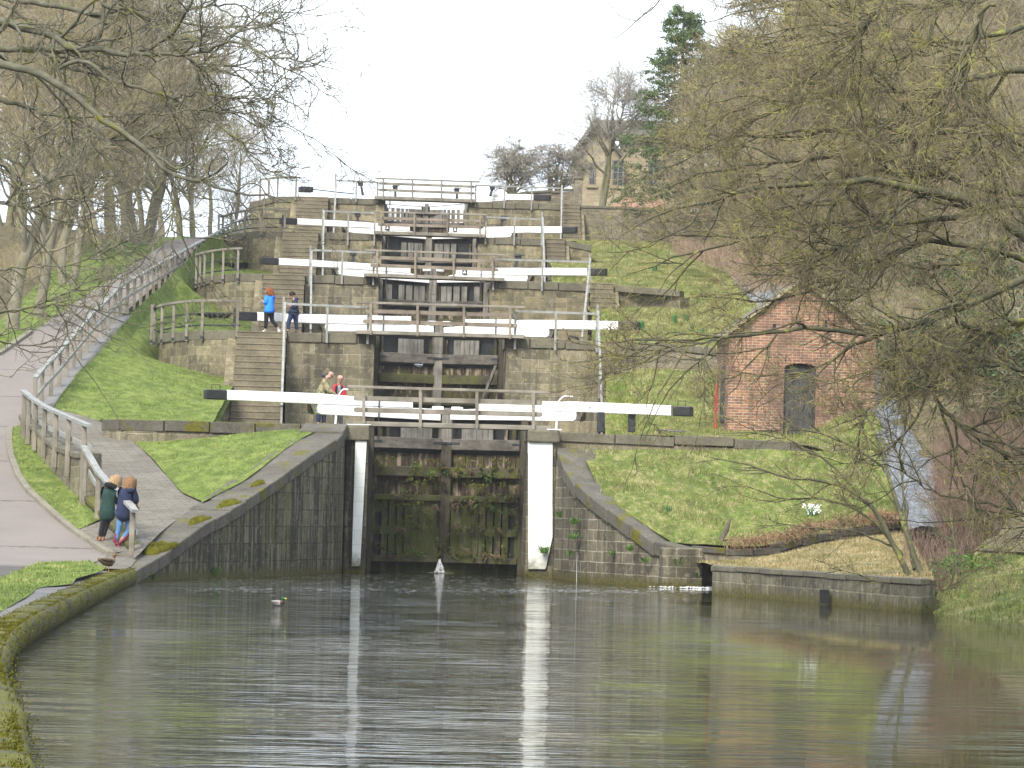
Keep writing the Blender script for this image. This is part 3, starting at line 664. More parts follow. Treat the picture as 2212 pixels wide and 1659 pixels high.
# paving of the coping toe by the pool and quayside strip
quay = [(290, 1238), (240, 1258), (190, 1290), (100, 1322), (0, 1352)]
QZ = .28
QC = [Vector((-6.95, 77.5, QZ)), Vector((-7.0, 75.5, QZ)), Vector((-6.55, 59.3, QZ)), Vector((-5.95, 43, QZ)), Vector((-5.35, 34.8, QZ)), Vector((-4.7, 29, QZ)), Vector((-4.05, 23.7, QZ)), Vector((-3.4, 18, QZ))]
t = thing('quay_wall', (-6, 50, -.5), 'mossy stone canal edge along the left of the pool', 'wall')
Q = smoothline(QC, 70); mb = MB(); mb.strip([q-Vector((0, 0, .16)) for q in Q], [Vector((q.x, q.y, -.6)) for q in Q], 1, 'z'); mb.build('masonry', M['wing'], t)
c = MB(); Qs = resample_n(Q, 420); pf = [(-.04, -.30), (-.09, -.22), (-.115, -.13), (-.10, -.04), (-.05, .02), (.03, .045), (.12, .05), (.22, .045), (.30, .03), (.34, -.06)]; dl_ = 0
for i, q in enumerate(Qs):
    d = (Qs[min(i+1, 419)]-Qs[max(i-1, 0)]).normalized(); n_ = Vector((d.y, -d.x, 0)).normalized(); n_ = n_ if n_.x < 0 else -n_; L_ = i*61/420; st_ = abs((L_/1.25) % 1-.5)*2; joint = max(0, st_-.9)*.25
    lum = float(vnoise(L_*1.6, 0, 3))*.012+float(vnoise(L_*6.0, 1, 5))*.009
    for j_, (x, z) in enumerate(pf):
        w_ = float(vnoise(L_*7, j_*1.9, 9))*.008; mid_ = 1 if 0 < j_ < 9 else 0; c.v.append(tuple(q+n_*(x-(lum+w_)*mid_*(1 if x < .05 else .2)+joint*(1 if x < .1 else 0))+Vector((0, 0, z+(lum+w_)*mid_-joint*.7))))
for i in range(419):
    for k in range(9): a = i*10+k; c.face((a, a+10, a+11, a+1))
o = c.build('coping', M['coping_moss'], t, smooth=True)
# strip behind the quay: flags then grass tongue then tarmac
ground_patch('quayside_paving', M['flags'], [q+Vector((-.25, 0, -.01)) for q in Q], [q+Vector((-2.6, .5, -.005)) for q in Q], 70, 6, .012, 5)
gq = [S(u, v, gT) for u, v in [(224, 1228), (195, 1214), (140, 1216), (78, 1219), (0, 1252), (-60, 1275)]]
gq2 = [S(u, v, gT) for u, v in [(226, 1231), (219, 1238), (164, 1254), (156, 1266), (86, 1273), (59, 1293), (0, 1328), (-40, 1350)]]
ground_patch('grass_tongue', M['grass_l'], [q+Vector((0, 0, .03)) for q in gq], [q+Vector((0, 0, .04)) for q in gq2], 30, 8, .008, 9)
# ramp foot: worn ground between railing end and wing coping
mb = MB(); mb.strip([Vector((-8.3, 75, .34)), Vector((-8.2, 77, .39)), Vector((-8.0, 79, .52)), Vector((-7.7, 80.5, .78))], [Vector((-7.1, 75, .33)), Vector((-7.1, 77, .35)), Vector((-7.1, 79.2, .52)), Vector((-7.0, 80.8, .8))], 3); struct(mb, 'worn_paving', M['setts'], True)
# railing wall left
wt = [(62, 915), (84, 934), (118, 952), (147, 966), (178, 975), (186, 978)]
wtop = []
for i, q in enumerate(resample_n(WB, 14)):
    z = gC(q.y)+np.interp(q.y, [80, 86.4, 86.6, 90, 96, 100], [.02, .12, .95, .6, .35, .1]); wtop.append(Vector((q.x, q.y, z)))
wp = [q for q in wtop if q.y >= 86.5]
cut = by_y(wtop, [86.5])[0]; cut.z = wp[-1].z if wp else cut.z
wall('path_wall', 'mossy stone wall below the timber railing beside the curved kerb', wp+[cut], [q.z-2.0 for q in wp+[cut]], M['wall'], 'coping', ch=.14, cw=.5, thick=.5, seed=31, stone=.8, group=None)
lo = [q for q in wtop if q.y < 86.5]
wall('path_wall', 'low mossy edging wall at the women\'s feet, lower end of the railing', [Vector((cut.x, cut.y, lo[0].z))]+lo, 0.0, M['wing'], 'coping_moss', ch=.12, cw=.35, thick=.35, seed=33, stone=.8, group=None)
# upper left bank: lawn between the paved strip and the curved walls
ys = list(np.linspace(99.5, 190, 110)); ax = by_y(SRp+[Vector((-9.75, 97.5, 4)), Vector((SRp[-1].x, 200, 18))], ys)
wx = {}
def bank_right(y):
    """x and height of the foot of the curved walls"""
    for k in range(4, 0, -1):
        y0 = YK[k]
        if y >= y0: 
            a = ARC[k-1]; d = min(y, a[-1].y); x = float(np.interp(d, [q.y for q in a], [q.x for q in a]))
            return x-.02
    return -6.8
B_ = []
for y in ys:
    k = max(i for i in range(5) if y >= YK[i]-1e-6); x = bank_right(y) if k > 0 else -6.75
    nxt = YK[k+1] if k < 4 else 999
    if k == 0: z = L1+.02+max(0, y-101)*.13
    else: z = None
    B_.append((x, y, z, k))
# foot heights measured on the walls, then the terraces run level behind each curved wall
mb = MB(); NC = 16
foot = prof([(99.5, 3.98), (103, 4.2), (112, 5.3), (117, 5.9), (122, 6.25), (134, 8.1), (139, 9.2), (144, 9.75), (156, 11.6), (161, 12.6), (166, 13.1), (178, 15.0), (183, 15.7), (190, 16.9)])
rows_ = []
for (x, y, z, k), a in zip(B_, ax):
    za = gC(y); xa = a.x; xb = -6.7 if y < 117 else -9.72
    if y < 117: xb = -6.66
    elif y < 126: xb = bank_right(y)-.0
    else: xb = np.interp((y-YK[k]), [0, 5, 9, 22], [-8.2, -9.6, -9.75, -9.75]) if k < 4 else -9.15
    if k > 0 and y-YK[k] < 9 and k < 4: xb = bank_right(y)
    rows_.append([Vector((xa+(xb-xa)*s_, y, (za+(foot(y)-za)*min(1, s_*1.15)))) for s_ in np.linspace(0, 1, NC)])
n0 = 0
for r_ in rows_: mb.v += [tuple(q) for q in r_]
for j in range(len(rows_)-1):
    for i in range(NC-1):
        a = j*NC+i; mb.face((a, a+1, a+NC+1, a+NC))
V = np.array(mb.v); V[:, 2] += .06*vnoise(V[:, 0]*1.2, V[:, 1]*1.2, 12); mb.v = [tuple(map(float, q)) for q in V]
struct(mb, 'upper_lawn', M['grass_l'], True); PATCH.append(('upper_lawn', V.reshape(len(rows_), NC, 3), M['grass_l']))
for k in (1, 2, 3):
    y0, y1_ = YK[k]+.45, YK[k+1]+.9; ys_ = np.linspace(y0, y1_, 34); ar = ARC[k-1]; A_ = []; B_ = []
    for y in ys_:
        x = float(np.interp(y, [q.y for q in ar], [q.x for q in ar]))+.12; f_ = max(0, min(1, (y-y0-2.5)/(YK[k+1]-y0-2.5)))
        A_.append(Vector((x, y, LK[k]-.03+(foot(YK[k+1])-LK[k])*f_))); B_.append(Vector((-6.72, y, LK[k]-.03+(foot(YK[k+1])-LK[k])*max(0, f_-.3)*.9)))
    ground_patch('terrace_lawn', M['grass_l'], A_, B_, 30, 8, .04, 40+k)
# flat lawn at lowest level in front of the steps
ground_patch('front_lawn', M['grass_l'], [(-9.0, 95.5, L1-.03), (-6.9, 95.5, L1-.03), (-4.9, 95.5, L1-.03), (-3.2, 95.6, L1-.02)], [(-9.9, 101, 4.1), (-6.9, 101, 4.05), (-4.9, 108, 4.0), (-3.2, 110, 3.96)], 24, 8, .02, 14)
mb = MB(); mb.quad((-5.6, 95.3, L1-.045), (-CX-.3, 95.3, L1-.045), (-CX-.3, 117, L1-.045), (-5.6, 117, L1-.045)); mb.quad((CX+.3, 95.3, L1-.045), (7, 95.3, L1-.045), (7, 117, L1-.045), (CX+.3, 117, L1-.045)); struct(mb, 'landing', M['step'])
mb = MB(); xs_ = np.linspace(-18, -6.6, 40); ys_ = np.linspace(98, 192, 60)
for y in ys_:
    for x in xs_: w = min(1, max(0, (x+10.3)/1.0)); mb.v.append((float(x), float(y), float((min(gC(y), gT(y))-.2)*(1-w)+(foot(y)-.22)*w)))
for j in range(59):
    for i in range(39): a = j*40+i; mb.face((a, a+1, a+41, a+40))
struct(mb, 'hillside', M['grass_l'], True)
# verge and wood floor left of the towpath
lv = [q+Vector((-.1, 0, .08)) for q in KT[1:]]
ground_patch('wood_verge', M['grass_l'], lv, [q+Vector((-5.5, .3, .22)) for q in lv], 40, 8, .03, 15)
kx = prof([(q.y, q.x) for q in sorted(KT, key=lambda q: q.y)])
def gleft(x, y):
    d = max(0, kx(y)-x); return gT(y)+min(d, 6)*.05+min(max(0, d-6), 30)*.06-.12
mb = MB(); ys_ = list(np.linspace(97, 250, 60)); ds_ = [.3, 2.5, 4.5, 6, 8, 11, 15, 20, 27, 36, 50, 70]; V = []
for y in ys_:
    for d in ds_: x = kx(y)-d; V.append((x, y, gleft(x, y)-(0.16 if d < 4 else .02 if d < 6 else 0)+(.12*math.sin(x*.7)*math.cos(y*.5) if d > 7 else 0)-max(0, y-205)*.15))
mb.v = V
for j in range(len(ys_)-1):
    for i in range(len(ds_)-1): a = j*len(ds_)+i; mb.face((a, a+len(ds_), a+len(ds_)+1, a+1))
struct(mb, 'wood_floor', M['ground'], True)
# spillway
def m_cascade():
    k = NT('white broken water'); p = k.pos(); n = k.noise(k.mapv(p, (2.2, 1.2, 1)), 2.0, 6, .75, .8); f = k.noise(p, 16, 4, .8)
    c = k.ramp(k.math('ADD', k.math('MULTIPLY', n, .6), k.math('MULTIPLY', f, .4)), [(.36, (.03, .034, .036)), (.52, (.12, .13, .14)), (.68, (.42, .45, .48))])
    return k.fin(c, .25, n, .8, .06, spec=.5)
M['cascade'] = m_cascade()
sp = [((1572, 597), (1610, 597), 142), ((1590, 612), (1700, 617), 134), ((1620, 650), (1745, 640), 126), ((1735, 790), (1890, 790), 112), ((1880, 900), (1955, 905), 101), ((1895, 960), (1985, 955), 97.5), ((1915, 1030), (2022, 1020), 94), ((1935, 1085), (2020, 1078), 91), ((1960, 1150), (2070, 1140), 87)]
Aq = smoothline([at(*a, y) for a, b, y in sp], 60); Bq = smoothline([at(*b, y) for a, b, y in sp], 60)
mb = MB(); mb.strip(Aq, Bq, 14); V = np.array(mb.v); V[:, 2] += .10*vnoise(V[:, 0]*3.3, V[:, 1]*3.3, 2)+.05*vnoise(V[:, 0]*9, V[:, 1]*9, 5); mb.v = [tuple(map(float, q)) for q in V]
struct(mb, 'spillway_water', M['cascade'], True)
# bed to either side of the spillway
mb = MB(); mb.strip([q+Vector((-.3, 0, -.12)) for q in Bq], [q+Vector((9, 4, 2.6)) for q in Bq], 4); struct(mb, 'spillway_side', M['ground'], True)

# ---- grass on the right ---------------------------------------------------------
ez = lambda y: float(np.interp(y, [q.y for q in reversed(Aq)], [q.z for q in reversed(Aq)]))
def bank_grid(name, mat, f, x0, x1, y0, y1, nx, ny, amp, seed, x1f=None):
    mb = MB(); V = []
    for y in np.linspace(y0, y1, ny):
        xr = x1f(y) if x1f else x1
        for x in np.linspace(x0, xr, nx):
            z = f(x, y)
            if x1f: w = max(0, 1-(xr-x)/2.2); w = w*w*(3-2*w)*min(1, max(0, (150-y)/10)); z = z*(1-w)+(ez(y)-.03)*w
            V.append((x, y, z))
    V = np.array(V); V[:, 2] += amp*vnoise(V[:, 0]*1.3, V[:, 1]*1.3, seed); mb.v = [tuple(map(float, q)) for q in V]
    for j in range(ny-1):
        for i in range(nx-1):
            a = j*nx+i; mb.face((a, a+1, a+nx+1, a+nx))
    PATCH.append((name, V.reshape(ny, nx, 3), mat)); return struct(mb, name, mat, True)
def blend(x, y, lo, hi, xe, ye):
    w = min(1, max(0, (x-xe)/1.1)) if y < ye else 1.0
    return lo+(hi-lo)*w
bf1 = lambda x, y: blend(x, y, 3.82 if y < 97 else 3.9, float(np.interp(y, [95.2, 101, 104, 110, 117], [3.80, 4.0, 4.35, 5.5, 6.55])), 5.6, 112.4)-(max(0, x-9.0)*.10+max(0, x-11.2)*.22)*min(1, max(0, (112-y)/6))
def cont(x, y, yk, z, prev, xe): 
    w = min(1, max(0, (x-xe)/.6))*max(0, 1-(y-yk)/5); return z*(1-w)+prev*w
bf2 = lambda x, y: blend(x, y, 7.38, float(np.interp(y, [117.2, 120, 128, 139], [7.25, 7.5, 8.6, 9.9])), 6.3, 134.4)-max(0, x-9.5)*.2
bf3 = lambda x, y: cont(x, y, 139, bf3a(x, y), bf2(x, 138.9), 9.4)
bf4 = lambda x, y: cont(x, y, 161, bf4a(x, y), bf3(x, 160.9), 6.85)
bf3a = lambda x, y: blend(x, y, 10.7, float(np.interp(y, [139.2, 143, 161], [10.5, 10.85, 13.2])), 5.7, 156.4)-max(0, x-12)*.25
bf4a = lambda x, y: blend(x, y, 14.1, float(np.interp(y, [161.2, 164, 183], [13.9, 14.2, 15.8])), 7.2, 178.4)-max(0, x-12)*.2
spx = lambda dx: (lambda y: float(np.interp(y, [q.y for q in reversed(Aq)], [q.x for q in reversed(Aq)]))+dx)
bank_grid('right_bank', M['grass_r'], bf1, 5.25, 15, 95.3, 116.95, 34, 60, .06, 21, spx(.15))
bank_grid('right_bank', M['grass_r'], bf2, 6.0, 15, 117.3, 138.95, 30, 50, .07, 22, spx(.15))
bank_grid('right_bank', M['grass_r'], bf3, 5.4, 15, 139.3, 161.05, 26, 44, .05, 23, lambda y: spx(.15)(y)+max(0, y-146)*.4)
bank_grid('right_bank', M['grass_r'], bf4, 5.6, 16, 161.0, 183, 30, 44, .05, 24)
# lower right slope: from the terrace wall foot down to the rubble wall
IR = [S(u, v, gWR, hi=94.6) for u, v in inn]; IR[0] = at(1274, 974, 94.7)
MID = [at(1560, 972, 94.8), at(1590, 1080, 91), at(1640, 1180, 87.4)]; RGT = [at(1885, 972, 94.8), at(1925, 1050, 93), at(1952, 1118, 91)]
ground_patch('lower_slope', M['grass_r'], [q+Vector((-.25, 0, .0)) for q in IR]+[at(1490, 1175, 86.6)], MID, 34, 16, .05, 31)
ground_patch('lower_slope', M['grass_r'], MID, RGT, 34, 16, .05, 31)
# flat dry grass behind the quay on the right
qt = [(1538, 1220), (1662, 1227), (1792, 1239), (1911, 1246), (1990, 1252)]; qw = [(1538, 1284), (1664, 1294), (1794, 1306), (1915, 1318), (1990, 1324)]
QW = [G(u, v, 0) for u, v in qw]; QT = []
for (u, v), b in zip(qt, QW):
    q = at(u, v, b.y); QT.append(q)
zt = sum(q.z for q in QT)/len(QT); QT = [Vector((b.x, b.y, zt)) for b in QW]
t = wall('quay_wall', 'square block quay wall along the right side of the pool', QT, -.5, M['quay'], 'coping', ch=.13, cw=.4, over=.03, seed=41, stone=1.3, group=None, inward=(.55, .8, 0))
mb = MB(); q = at(1781, 1280, QW[2].y-.05); mb.box(q.x-.09, q.x+.09, q.y-.06, q.y+.1, .02, .31); mb.build('drain_opening', M['black'], t)
wall('quay_wall', 'end return of the right quay wall beside the outfall', [QT[0]+Vector((.9, 7, 0)), QT[0]], -.5, M['quay'], 'coping', ch=.13, cw=.4, over=.03, seed=42, stone=1.3, group=None)
rbase = [at(u, v, y) for u, v, y in ((1500, 1215, 86.4), (1585, 1211, 86.6), (1697, 1194, 87.2), (1764, 1174, 88), (1884, 1157, 89.4), (1960, 1150, 90))]
ground_patch('dry_flat', M['grass_dry'], [q+Vector((.3, .3, -.02)) for q in QT], rbase, 26, 12, .03, 33)
wall('rubble_wall', 'broken rubble wall at the foot of the right grass slope, dead bracken on it', [q+Vector((0, 0, np.interp(i, [0, 1, 2, 5], [.42, .3, .2, .26]))) for i, q in enumerate(rbase)], [q.z-.5 for q in rbase], M['rubble'], 'coping_dark', ch=.16, cw=.4, thick=.4, stone=.7, jit=.06, seed=44, group=None)
# right-hand bank near the frame edge
rb0 = [G(1985, 1322, 0), G(2060, 1330, 0), G(2140, 1338, 0), G(2230, 1347, 0), G(2420, 1375, 0)]
ground_patch('ivy_bank', M['grass_r'], [q+Vector((0, 0, -.05)) for q in rb0], [q+Vector((2.2, 6, 1.3)) for q in rb0], 24, 10, .12, 35)
ground_patch('brush_bank', M['ground'], [q+Vector((2.0, 5.6, 1.2)) for q in rb0], [q+Vector((9, 26, 5.0)) for q in rb0], 24, 14, .2, 36)
# ================================================================== lock gates
def onplane(u, v, P0, D):
    """pixel -> point on the vertical plane through P0 with horizontal direction D"""
    d = ray(u, v); n_ = Vector((D.y, -D.x, 0)); t = (P0-CP).dot(n_)/d.dot(n_); return CP+d*t
ORD = ['lowest', 'second', 'third', 'fourth', 'topmost']
# outer end u,top,bottom | white start u | step u, top, bottom of beam | inner end u, top, bottom | block bottom at step | mitre u, top, bottom
BD = {(0, -1): ((443, 841, 862), 487, (683, 850, 873), (888, 867, 882), 895, (948, 884, 909)),
      (0, 1): ((1495, 878, 900), 1453, (1248, 868, 890), (1038, 865, 884), 910, (976, 886, 907)),
      (1, -1): ((511, 673, 692), 553, (700, 680, 700), (885, 684, 702), 716, (934, 705, 718)),
      (1, 1): ((1381, 695, 714), 1338, (1189, 692, 711), (1007, 690, 705), 729, (961, 708, 722)),
      (2, -1): ((563, 556, 571), 600, (729, 565, 579), (884, 577, 591), 595, (925, 602, 612)),
      (2, 1): ((1310, 580, 596), 1271, (1142, 579, 595), (987, 580, 593), 609, (946, 602, 611)),
      (3, -1): ((605, 470, 484), 640, (749, 478, 491), (883, 488, 500), 503, (918, 509, 517)),
      (3, 1): ((1246, 490, 504), 1216, (1107, 490, 504), (973, 492, 503), 513, (935, 508, 517)),
      (4, -1): ((647, 402, 415), 675, (761, 415, 419), (829, 424, 430), 436, (916, 434, 447)),
      (4, 1): ((1189, 421, 434), 1154, (1096, 420, 432), (1020, 419, 431), 434, (928, 436, 447))}
def beam_prism(mb, pts, D, w):
    n_ = Vector((D.y, -D.x, 0)).normalized(); n_ = n_ if n_.y > 0 else -n_
    mb.prism([p-n_*w/2 for p in pts], n_*w)
def gate_leaf(k, s):
    y, L = YK[k], LK[k]
    heel = Vector((s*2.17, y+2.5, L)); mit = Vector((s*.02, y+3.25, L)); D = (mit-heel).normalized(); WL = (mit-heel).length
    side = 'left' if s < 0 else 'right'
    t = thing('lock_gate', (heel.x, heel.y, L-4), '', 'lock gate', 'pairs of lock gates up the staircase')
    lab = {0: 'mossy slotted %s leaf of the lowest lock gates, white balance beam with black end',
           1: '%s leaf of the second lock gates up, white balance beam, grey planks above dark rail',
           2: '%s leaf of the third lock gates up, middle pair of the five',
           3: '%s leaf of the fourth lock gates up, one below the top',
           4: '%s leaf of the topmost lock gates with painted white daylight between its upper boards'}[k] % side
    t['label'] = lab
    nb = Vector((D.y, -D.x, 0)).normalized(); nb = nb if nb.y > 0 else -nb       # away from the viewer
    def P(x, z, d=0): q = heel+D*x+nb*d; q.z = L+z; return q
    def slab(mb, x0, x1, z0, z1, d0, d1):
        if x1-x0 < .004: return
        mb.hexa([P(x0, z0, d0), P(x1, z0, d0), P(x1, z0, d1), P(x0, z0, d1), P(x0, z1, d0), P(x1, z1, d0), P(x1, z1, d1), P(x0, z1, d1)])
    e = BD[(k, s)]; rr = random.Random(k*5+s)
    o_, uw, st, inn_, lb, mt = e
    pl = lambda u, v: onplane(u, v, heel, D)
    # --- balance beam
    if (k, s) != (4, -1):
        lerp = lambda a, b, u: (a[1]+(b[1]-a[1])*(u-a[0])/(b[0]-a[0]), a[2]+(b[2]-a[2])*(u-a[0])/(b[0]-a[0]))
        wt_ = lerp(o_, st, uw)
        mb = MB(); beam_prism(mb, [pl(uw, wt_[0]), pl(uw, wt_[1]), pl(st[0], st[2]), pl(inn_[0], inn_[2]), pl(inn_[0], inn_[1]), pl(st[0], st[1])], D, .34)
        b = mb.build('balance_beam', M['white'], t, bevel=.02)
        mb = MB(); beam_prism(mb, [pl(o_[0], o_[1]), pl(o_[0], o_[2]), pl(uw, wt_[1]), pl(uw, wt_[0])], D, .345)
        be = mb.build('beam_end', M['black'], b, bevel=.03)
        if k < 2:
            a1, a2 = pl(o_[0]+s*-12, o_[1]), pl(uw+s*8, wt_[0]); h = Vector((0, 0, .13)); a1, a2 = a1.lerp(a2, .1), a1.lerp(a2, .85); a1.z = max(a1.z, a2.z)+.0; a2.z = a1.z
            mb = MB(); mb.tube([a1-h*.4, a1+h, a2+h, a2-h*.4], .014, 6); mb.build('handle', M['iron'], t)
        # lower block (the gate's heel timber) running to the mitre
        r_ = .10
        c0, c1 = pl(st[0], st[2]), pl(st[0], lb); dx = (pl(st[0]-s*6, lb)-c1)
        cnr = [c1+(c0-c1)*.5, c1+(c0-c1)*.14+dx*.35, c1+dx*1.3]
        pts = [pl(st[0], st[2]-.5)]+cnr+[pl(mt[0], mt[2]), pl(mt[0], mt[1]), pl(inn_[0], inn_[2]-.5)]
        mb = MB(); beam_prism(mb, pts, D, .30); mb.build('top_rail', M['white'], t, bevel=.015)
        mb = MB(); n2 = [Vector(q)+nb*.17+D*(-.12) for q in [pts[0]]+cnr+[cnr[-1]+(pts[0]-cnr[-1])*.6-D*0]]; beam_prism(mb, [q+nb*.1 for q in n2], D, .3); mb.build('block_end', M['black'], t) if k < 4 else None
    else:
        a1 = pl(675, 409); a2 = pl(765, 419)
        mb = MB(); mb.bar(a1, a2, .05, .05); b = mb.build('balance_arm', M['iron'], t)
        mb = MB(); beam_prism(mb, [pl(647, 403), pl(647, 415), pl(674, 416), pl(674, 404)], D, .5); be = mb.build('beam_end', M['black'], b, bevel=.03)
        a1, a2 = pl(652, 403), pl(667, 403); h = Vector((0, 0, .2)); mb = MB(); mb.tube([a1-h*.2, a1+h, a2+h, a2-h*.2], .02, 6); mb.build('handle', M['iron'], t)
        mb = MB(); beam_prism(mb, [pl(822, 426), pl(822, 441), pl(mt[0], mt[2]), pl(mt[0], mt[1])], D, .3); mb.build('top_rail', M['white'], t, bevel=.015)
    # --- posts
    up_, low_ = M['mpost'], M['mpost_low']
    mb = MB(); slab(mb, WL-.17, WL, -3.66, -.45, -.14, .16); mb.build('mitre_post', low_ if k == 0 else up_, t, bevel=.02)
    mb = MB(); slab(mb, WL-.17, WL, -.45, .62 if k < 3 else .1, -.142, .16); mb.build('mitre_post', up_, t, bevel=.02)
    if k < 3:
        mb = MB(); slab(mb, WL-.40, WL-.14, .50, .66, -.16, .12); mb.build('mitre_cap', M['white'], t, bevel=.02)
    mb = MB(); slab(mb, -.1, .13, -3.95, .3, -.12, .18); mb.build('heel_post', M['mpost_low'] if k < 2 else M['mpost'], t, bevel=.02)
    # --- rails
    x0, x1 = .13, WL-.17
    g = 1 if k < 2 else 1.0
    if k == 0: R_ = [(-.54, -.23, 'rail_dark'), (-1.30, -1.02, 'rail_moss'), (-1.97, -1.80, 'rail_moss'), (-3.66, -3.48, 'rail_moss')]
    elif k == 1: R_ = [(-.80, -.47, 'rail_dark'), (-1.48, -1.17, 'rail_moss'), (-2.2, -2.0, 'rail_moss'), (-3.9, -3.7, 'rail_moss')]
    elif k == 2: R_ = [(-.96, -.70, 'rail_dark'), (-1.7, -1.45, 'rail_moss'), (-2.6, -2.4, 'rail_moss')]
    elif k == 3: R_ = [(-1.06, -.84, 'rail_dark'), (-1.8, -1.6, 'rail_moss'), (-2.6, -2.4, 'rail_moss')]
    else: R_ = [(-1.10, -.92, 'rail_dark'), (-1.9, -1.7, 'rail_moss'), (-2.6, -2.4, 'rail_moss')]
    for i, (a, b_, m_) in enumerate(R_):
        mb = MB(); slab(mb, x0+.002, x1-.002, a, b_, -.17, .1); mb.build('rail', M[m_], t, bevel=.02)
    # --- planking panels between the rails, set back so the rails cast their own shade
    ztop = R_[0][0]
    mb = MB(); x = x0
    while x < x1-.02:
        w = rr.uniform(.15, .21); x2 = min(x+w, x1); slab(mb, x+.006, x2-.006, R_[1][1]+.001, ztop-.12, .02+rr.uniform(0, .02), .09)
        x = x2
    mb.build('planking', M['plank_moss'], t)
    mb = MB(); x = x0
    while x < x1-.02:
        w = rr.uniform(.15, .21); x2 = min(x+w, x1)
        slab(mb, x+.006, x2-.006, R_[2][1]+.001, R_[1][0]-.001, .02+rr.uniform(0, .02), .09); x = x2
    mb.build('planking', M['plank_moss'], t)
    mb = MB(); slab(mb, x0, x1, -3.6, ztop-.01, .1, .13); mb.build('dark_backing', M['black'], t)  # black sheet puts the darkness into the gaps and slots
    mb = MB(); slab(mb, x0+.01, x1-.01, ztop-.05, ztop-.002, -.05, .05); mb.build('undercut_dark', M['black'], t)  # black strip painted in for the shade of the undercut below the rail
    if k == 0:
        mb = MB(); bars = [(0, .12), (.30, .47), (.52, .70), (.75, .92), (.97, 1.15), (1.17, 1.36), (1.37, x1-x0)]
        for a, b_ in bars: slab(mb, x0+a, x0+b_, -3.48, -1.97, -.06+rr.uniform(0, .02), .06)
        slab(mb, x0, x0+1.0, -2.9, -2.68, -.075, .07); slab(mb, x0, x0+.32, -2.3, -2.1, -.04, .05)
        mb.build('slotted_planking', M['plank_low'], t)
    else:
        mb = MB(); x = x0
        while x < x1-.02:
            w = rr.uniform(.15, .2); x2 = min(x+w, x1); slab(mb, x+.006, x2-.006, -3.8, R_[2][0], .0, .06); x = x2
        mb.build('planking', M['plank_low'], t)
    # --- upper open panel: paddle boards against the dark
    z0 = R_[0][1]+.002; z1 = {0: .16, 1: .02, 2: -.1, 3: -.14, 4: -.22}[k]
    if k < 2: segs = [(.95, 1.09), (1.10, 1.24), (1.25, 1.42), (1.43, 1.58), (1.59, 1.74), (1.75, 1.86)] if k == 0 else [(.85, 1.02), (1.03, 1.18), (1.19, 1.37), (1.38, 1.52), (1.53, 1.75)]
    elif k == 2: segs = [(.32, .55), (.85, 1.08), (1.16, 1.42), (1.50, 1.70), (1.72, 1.95)]
    elif k == 3: segs = [(.95, 1.2), (1.28, 1.55), (1.6, 1.78), (1.8, 1.98)]
    else: segs = [(.1, .2), (.42, .55), (.68, .86), (.94, 1.1), (1.18, 1.32), (1.36, 1.58), (1.6, 1.84), (1.86, 2.05)]
    for a, b_ in segs:
        mb = MB(); slab(mb, a, b_, z0, z1, -.02+rr.uniform(0, .015), .05); mb.build('paddle_board', M['plank'], t)
    if k < 4:
        mb = MB(); slab(mb, x0, x1, z0-.3, .32, .16, .20); mb.build('dark_backing', M['black'], t)  # black sheet stands in for the dark behind the open panel
        for a in ((.25, .33), (2.0, 2.06)) if k != 0 else ((.3, .42), (.55, .64)):
            mb = MB(); slab(mb, a[0], a[1], z0, z1, .05, .12); mb.build('strut', M['plank_moss'], t)
    if k == 1:
        mb = MB(); a, b_ = P(.35, -.85, -.2), P(.05 if s > 0 else .75, -2.4, -.2)
        if s > 0: mb.bar(P(.18, -.82, -.2), P(.75, -2.3, -.2), .05, .09); mb.build('brace', M['plank'], t)
    if k == 4:
        for a, b_ in ((.22, .40), (.56, .67), (.87, .93)): mb = MB(); slab(mb, a, b_, z0, z1, .0, .04); mb.build('gap_daylight', M['white'], t)  # white boards painted in for sky seen through the gaps
    wp = {(3, -1): (834, 492), (3, 1): (986, 496), (2, -1): (808, 572), (2, 1): (1007, 588)}.get((k, s))
    if wp:
        c_ = pl(*wp)-nb*.2; mb = MB(); mb.prism([c_-D*.1*s+Vector((0, 0, -.1)), c_+D*.1*s+Vector((0, 0, -.1)), c_+D*.1*s+Vector((0, 0, .1)), c_-D*.1*s+Vector((0, 0, .1))], nb*.015); w_p = mb.build('warning_plate', M['black'], t)
        c2 = c_-nb*.012; mb = MB(); mb.prism([c2-D*.07*s+Vector((0, 0, -.06)), c2+D*.07*s+Vector((0, 0, -.06)), c2+Vector((0, 0, .075))], nb*.01); mb.build('white_triangle', M['white'], w_p)
    # iron straps at the mitre
    mb = MB(); zc = (R_[0][0]+R_[0][1])/2+.03
    slab(mb, WL-.42, WL-.03, zc-.03, zc+.03, -.185, -.16); mb.build('iron_strap', M['iron'], t); mb = MB(); slab(mb, x0-.02, x0+.22, zc-.03, zc+.03, -.185, -.16)
    mb.build('iron_strap', M['iron'], t)
    if s < 0 or k in (1, 2): 
        mb = MB(); q = P(.2, z1, -.1); mb.tube([P(.22, -.3, -.2), P(.22, .8 if k else .9, -.2)], .02, 5); mb.build('paddle_rod', M['iron'], t)
    return t
for k in range(5):
    for s in (-1, 1): gate_leaf(k, s)
# water held in the chambers
for k in range(4):
    mb = MB(); mb.quad((-CX, YK[k]+3.4, LK[k]-.9), (CX, YK[k]+3.4, LK[k]-.9), (CX, YK[k+1]+2.6, LK[k]-.9), (-CX, YK[k+1]+2.6, LK[k]-.9)); struct(mb, 'chamber_water', M['water'])
# stone sill under the lowest gates
mb = MB(); mb.box(-CX+.01, CX-.01, 98.35, 99.6, -.6, .30); o = mb.build('gate_sill', M['plank_low'], bevel=.03); tag(o, 'dark stone sill under the lowest lock gates at the waterline', 'sill')

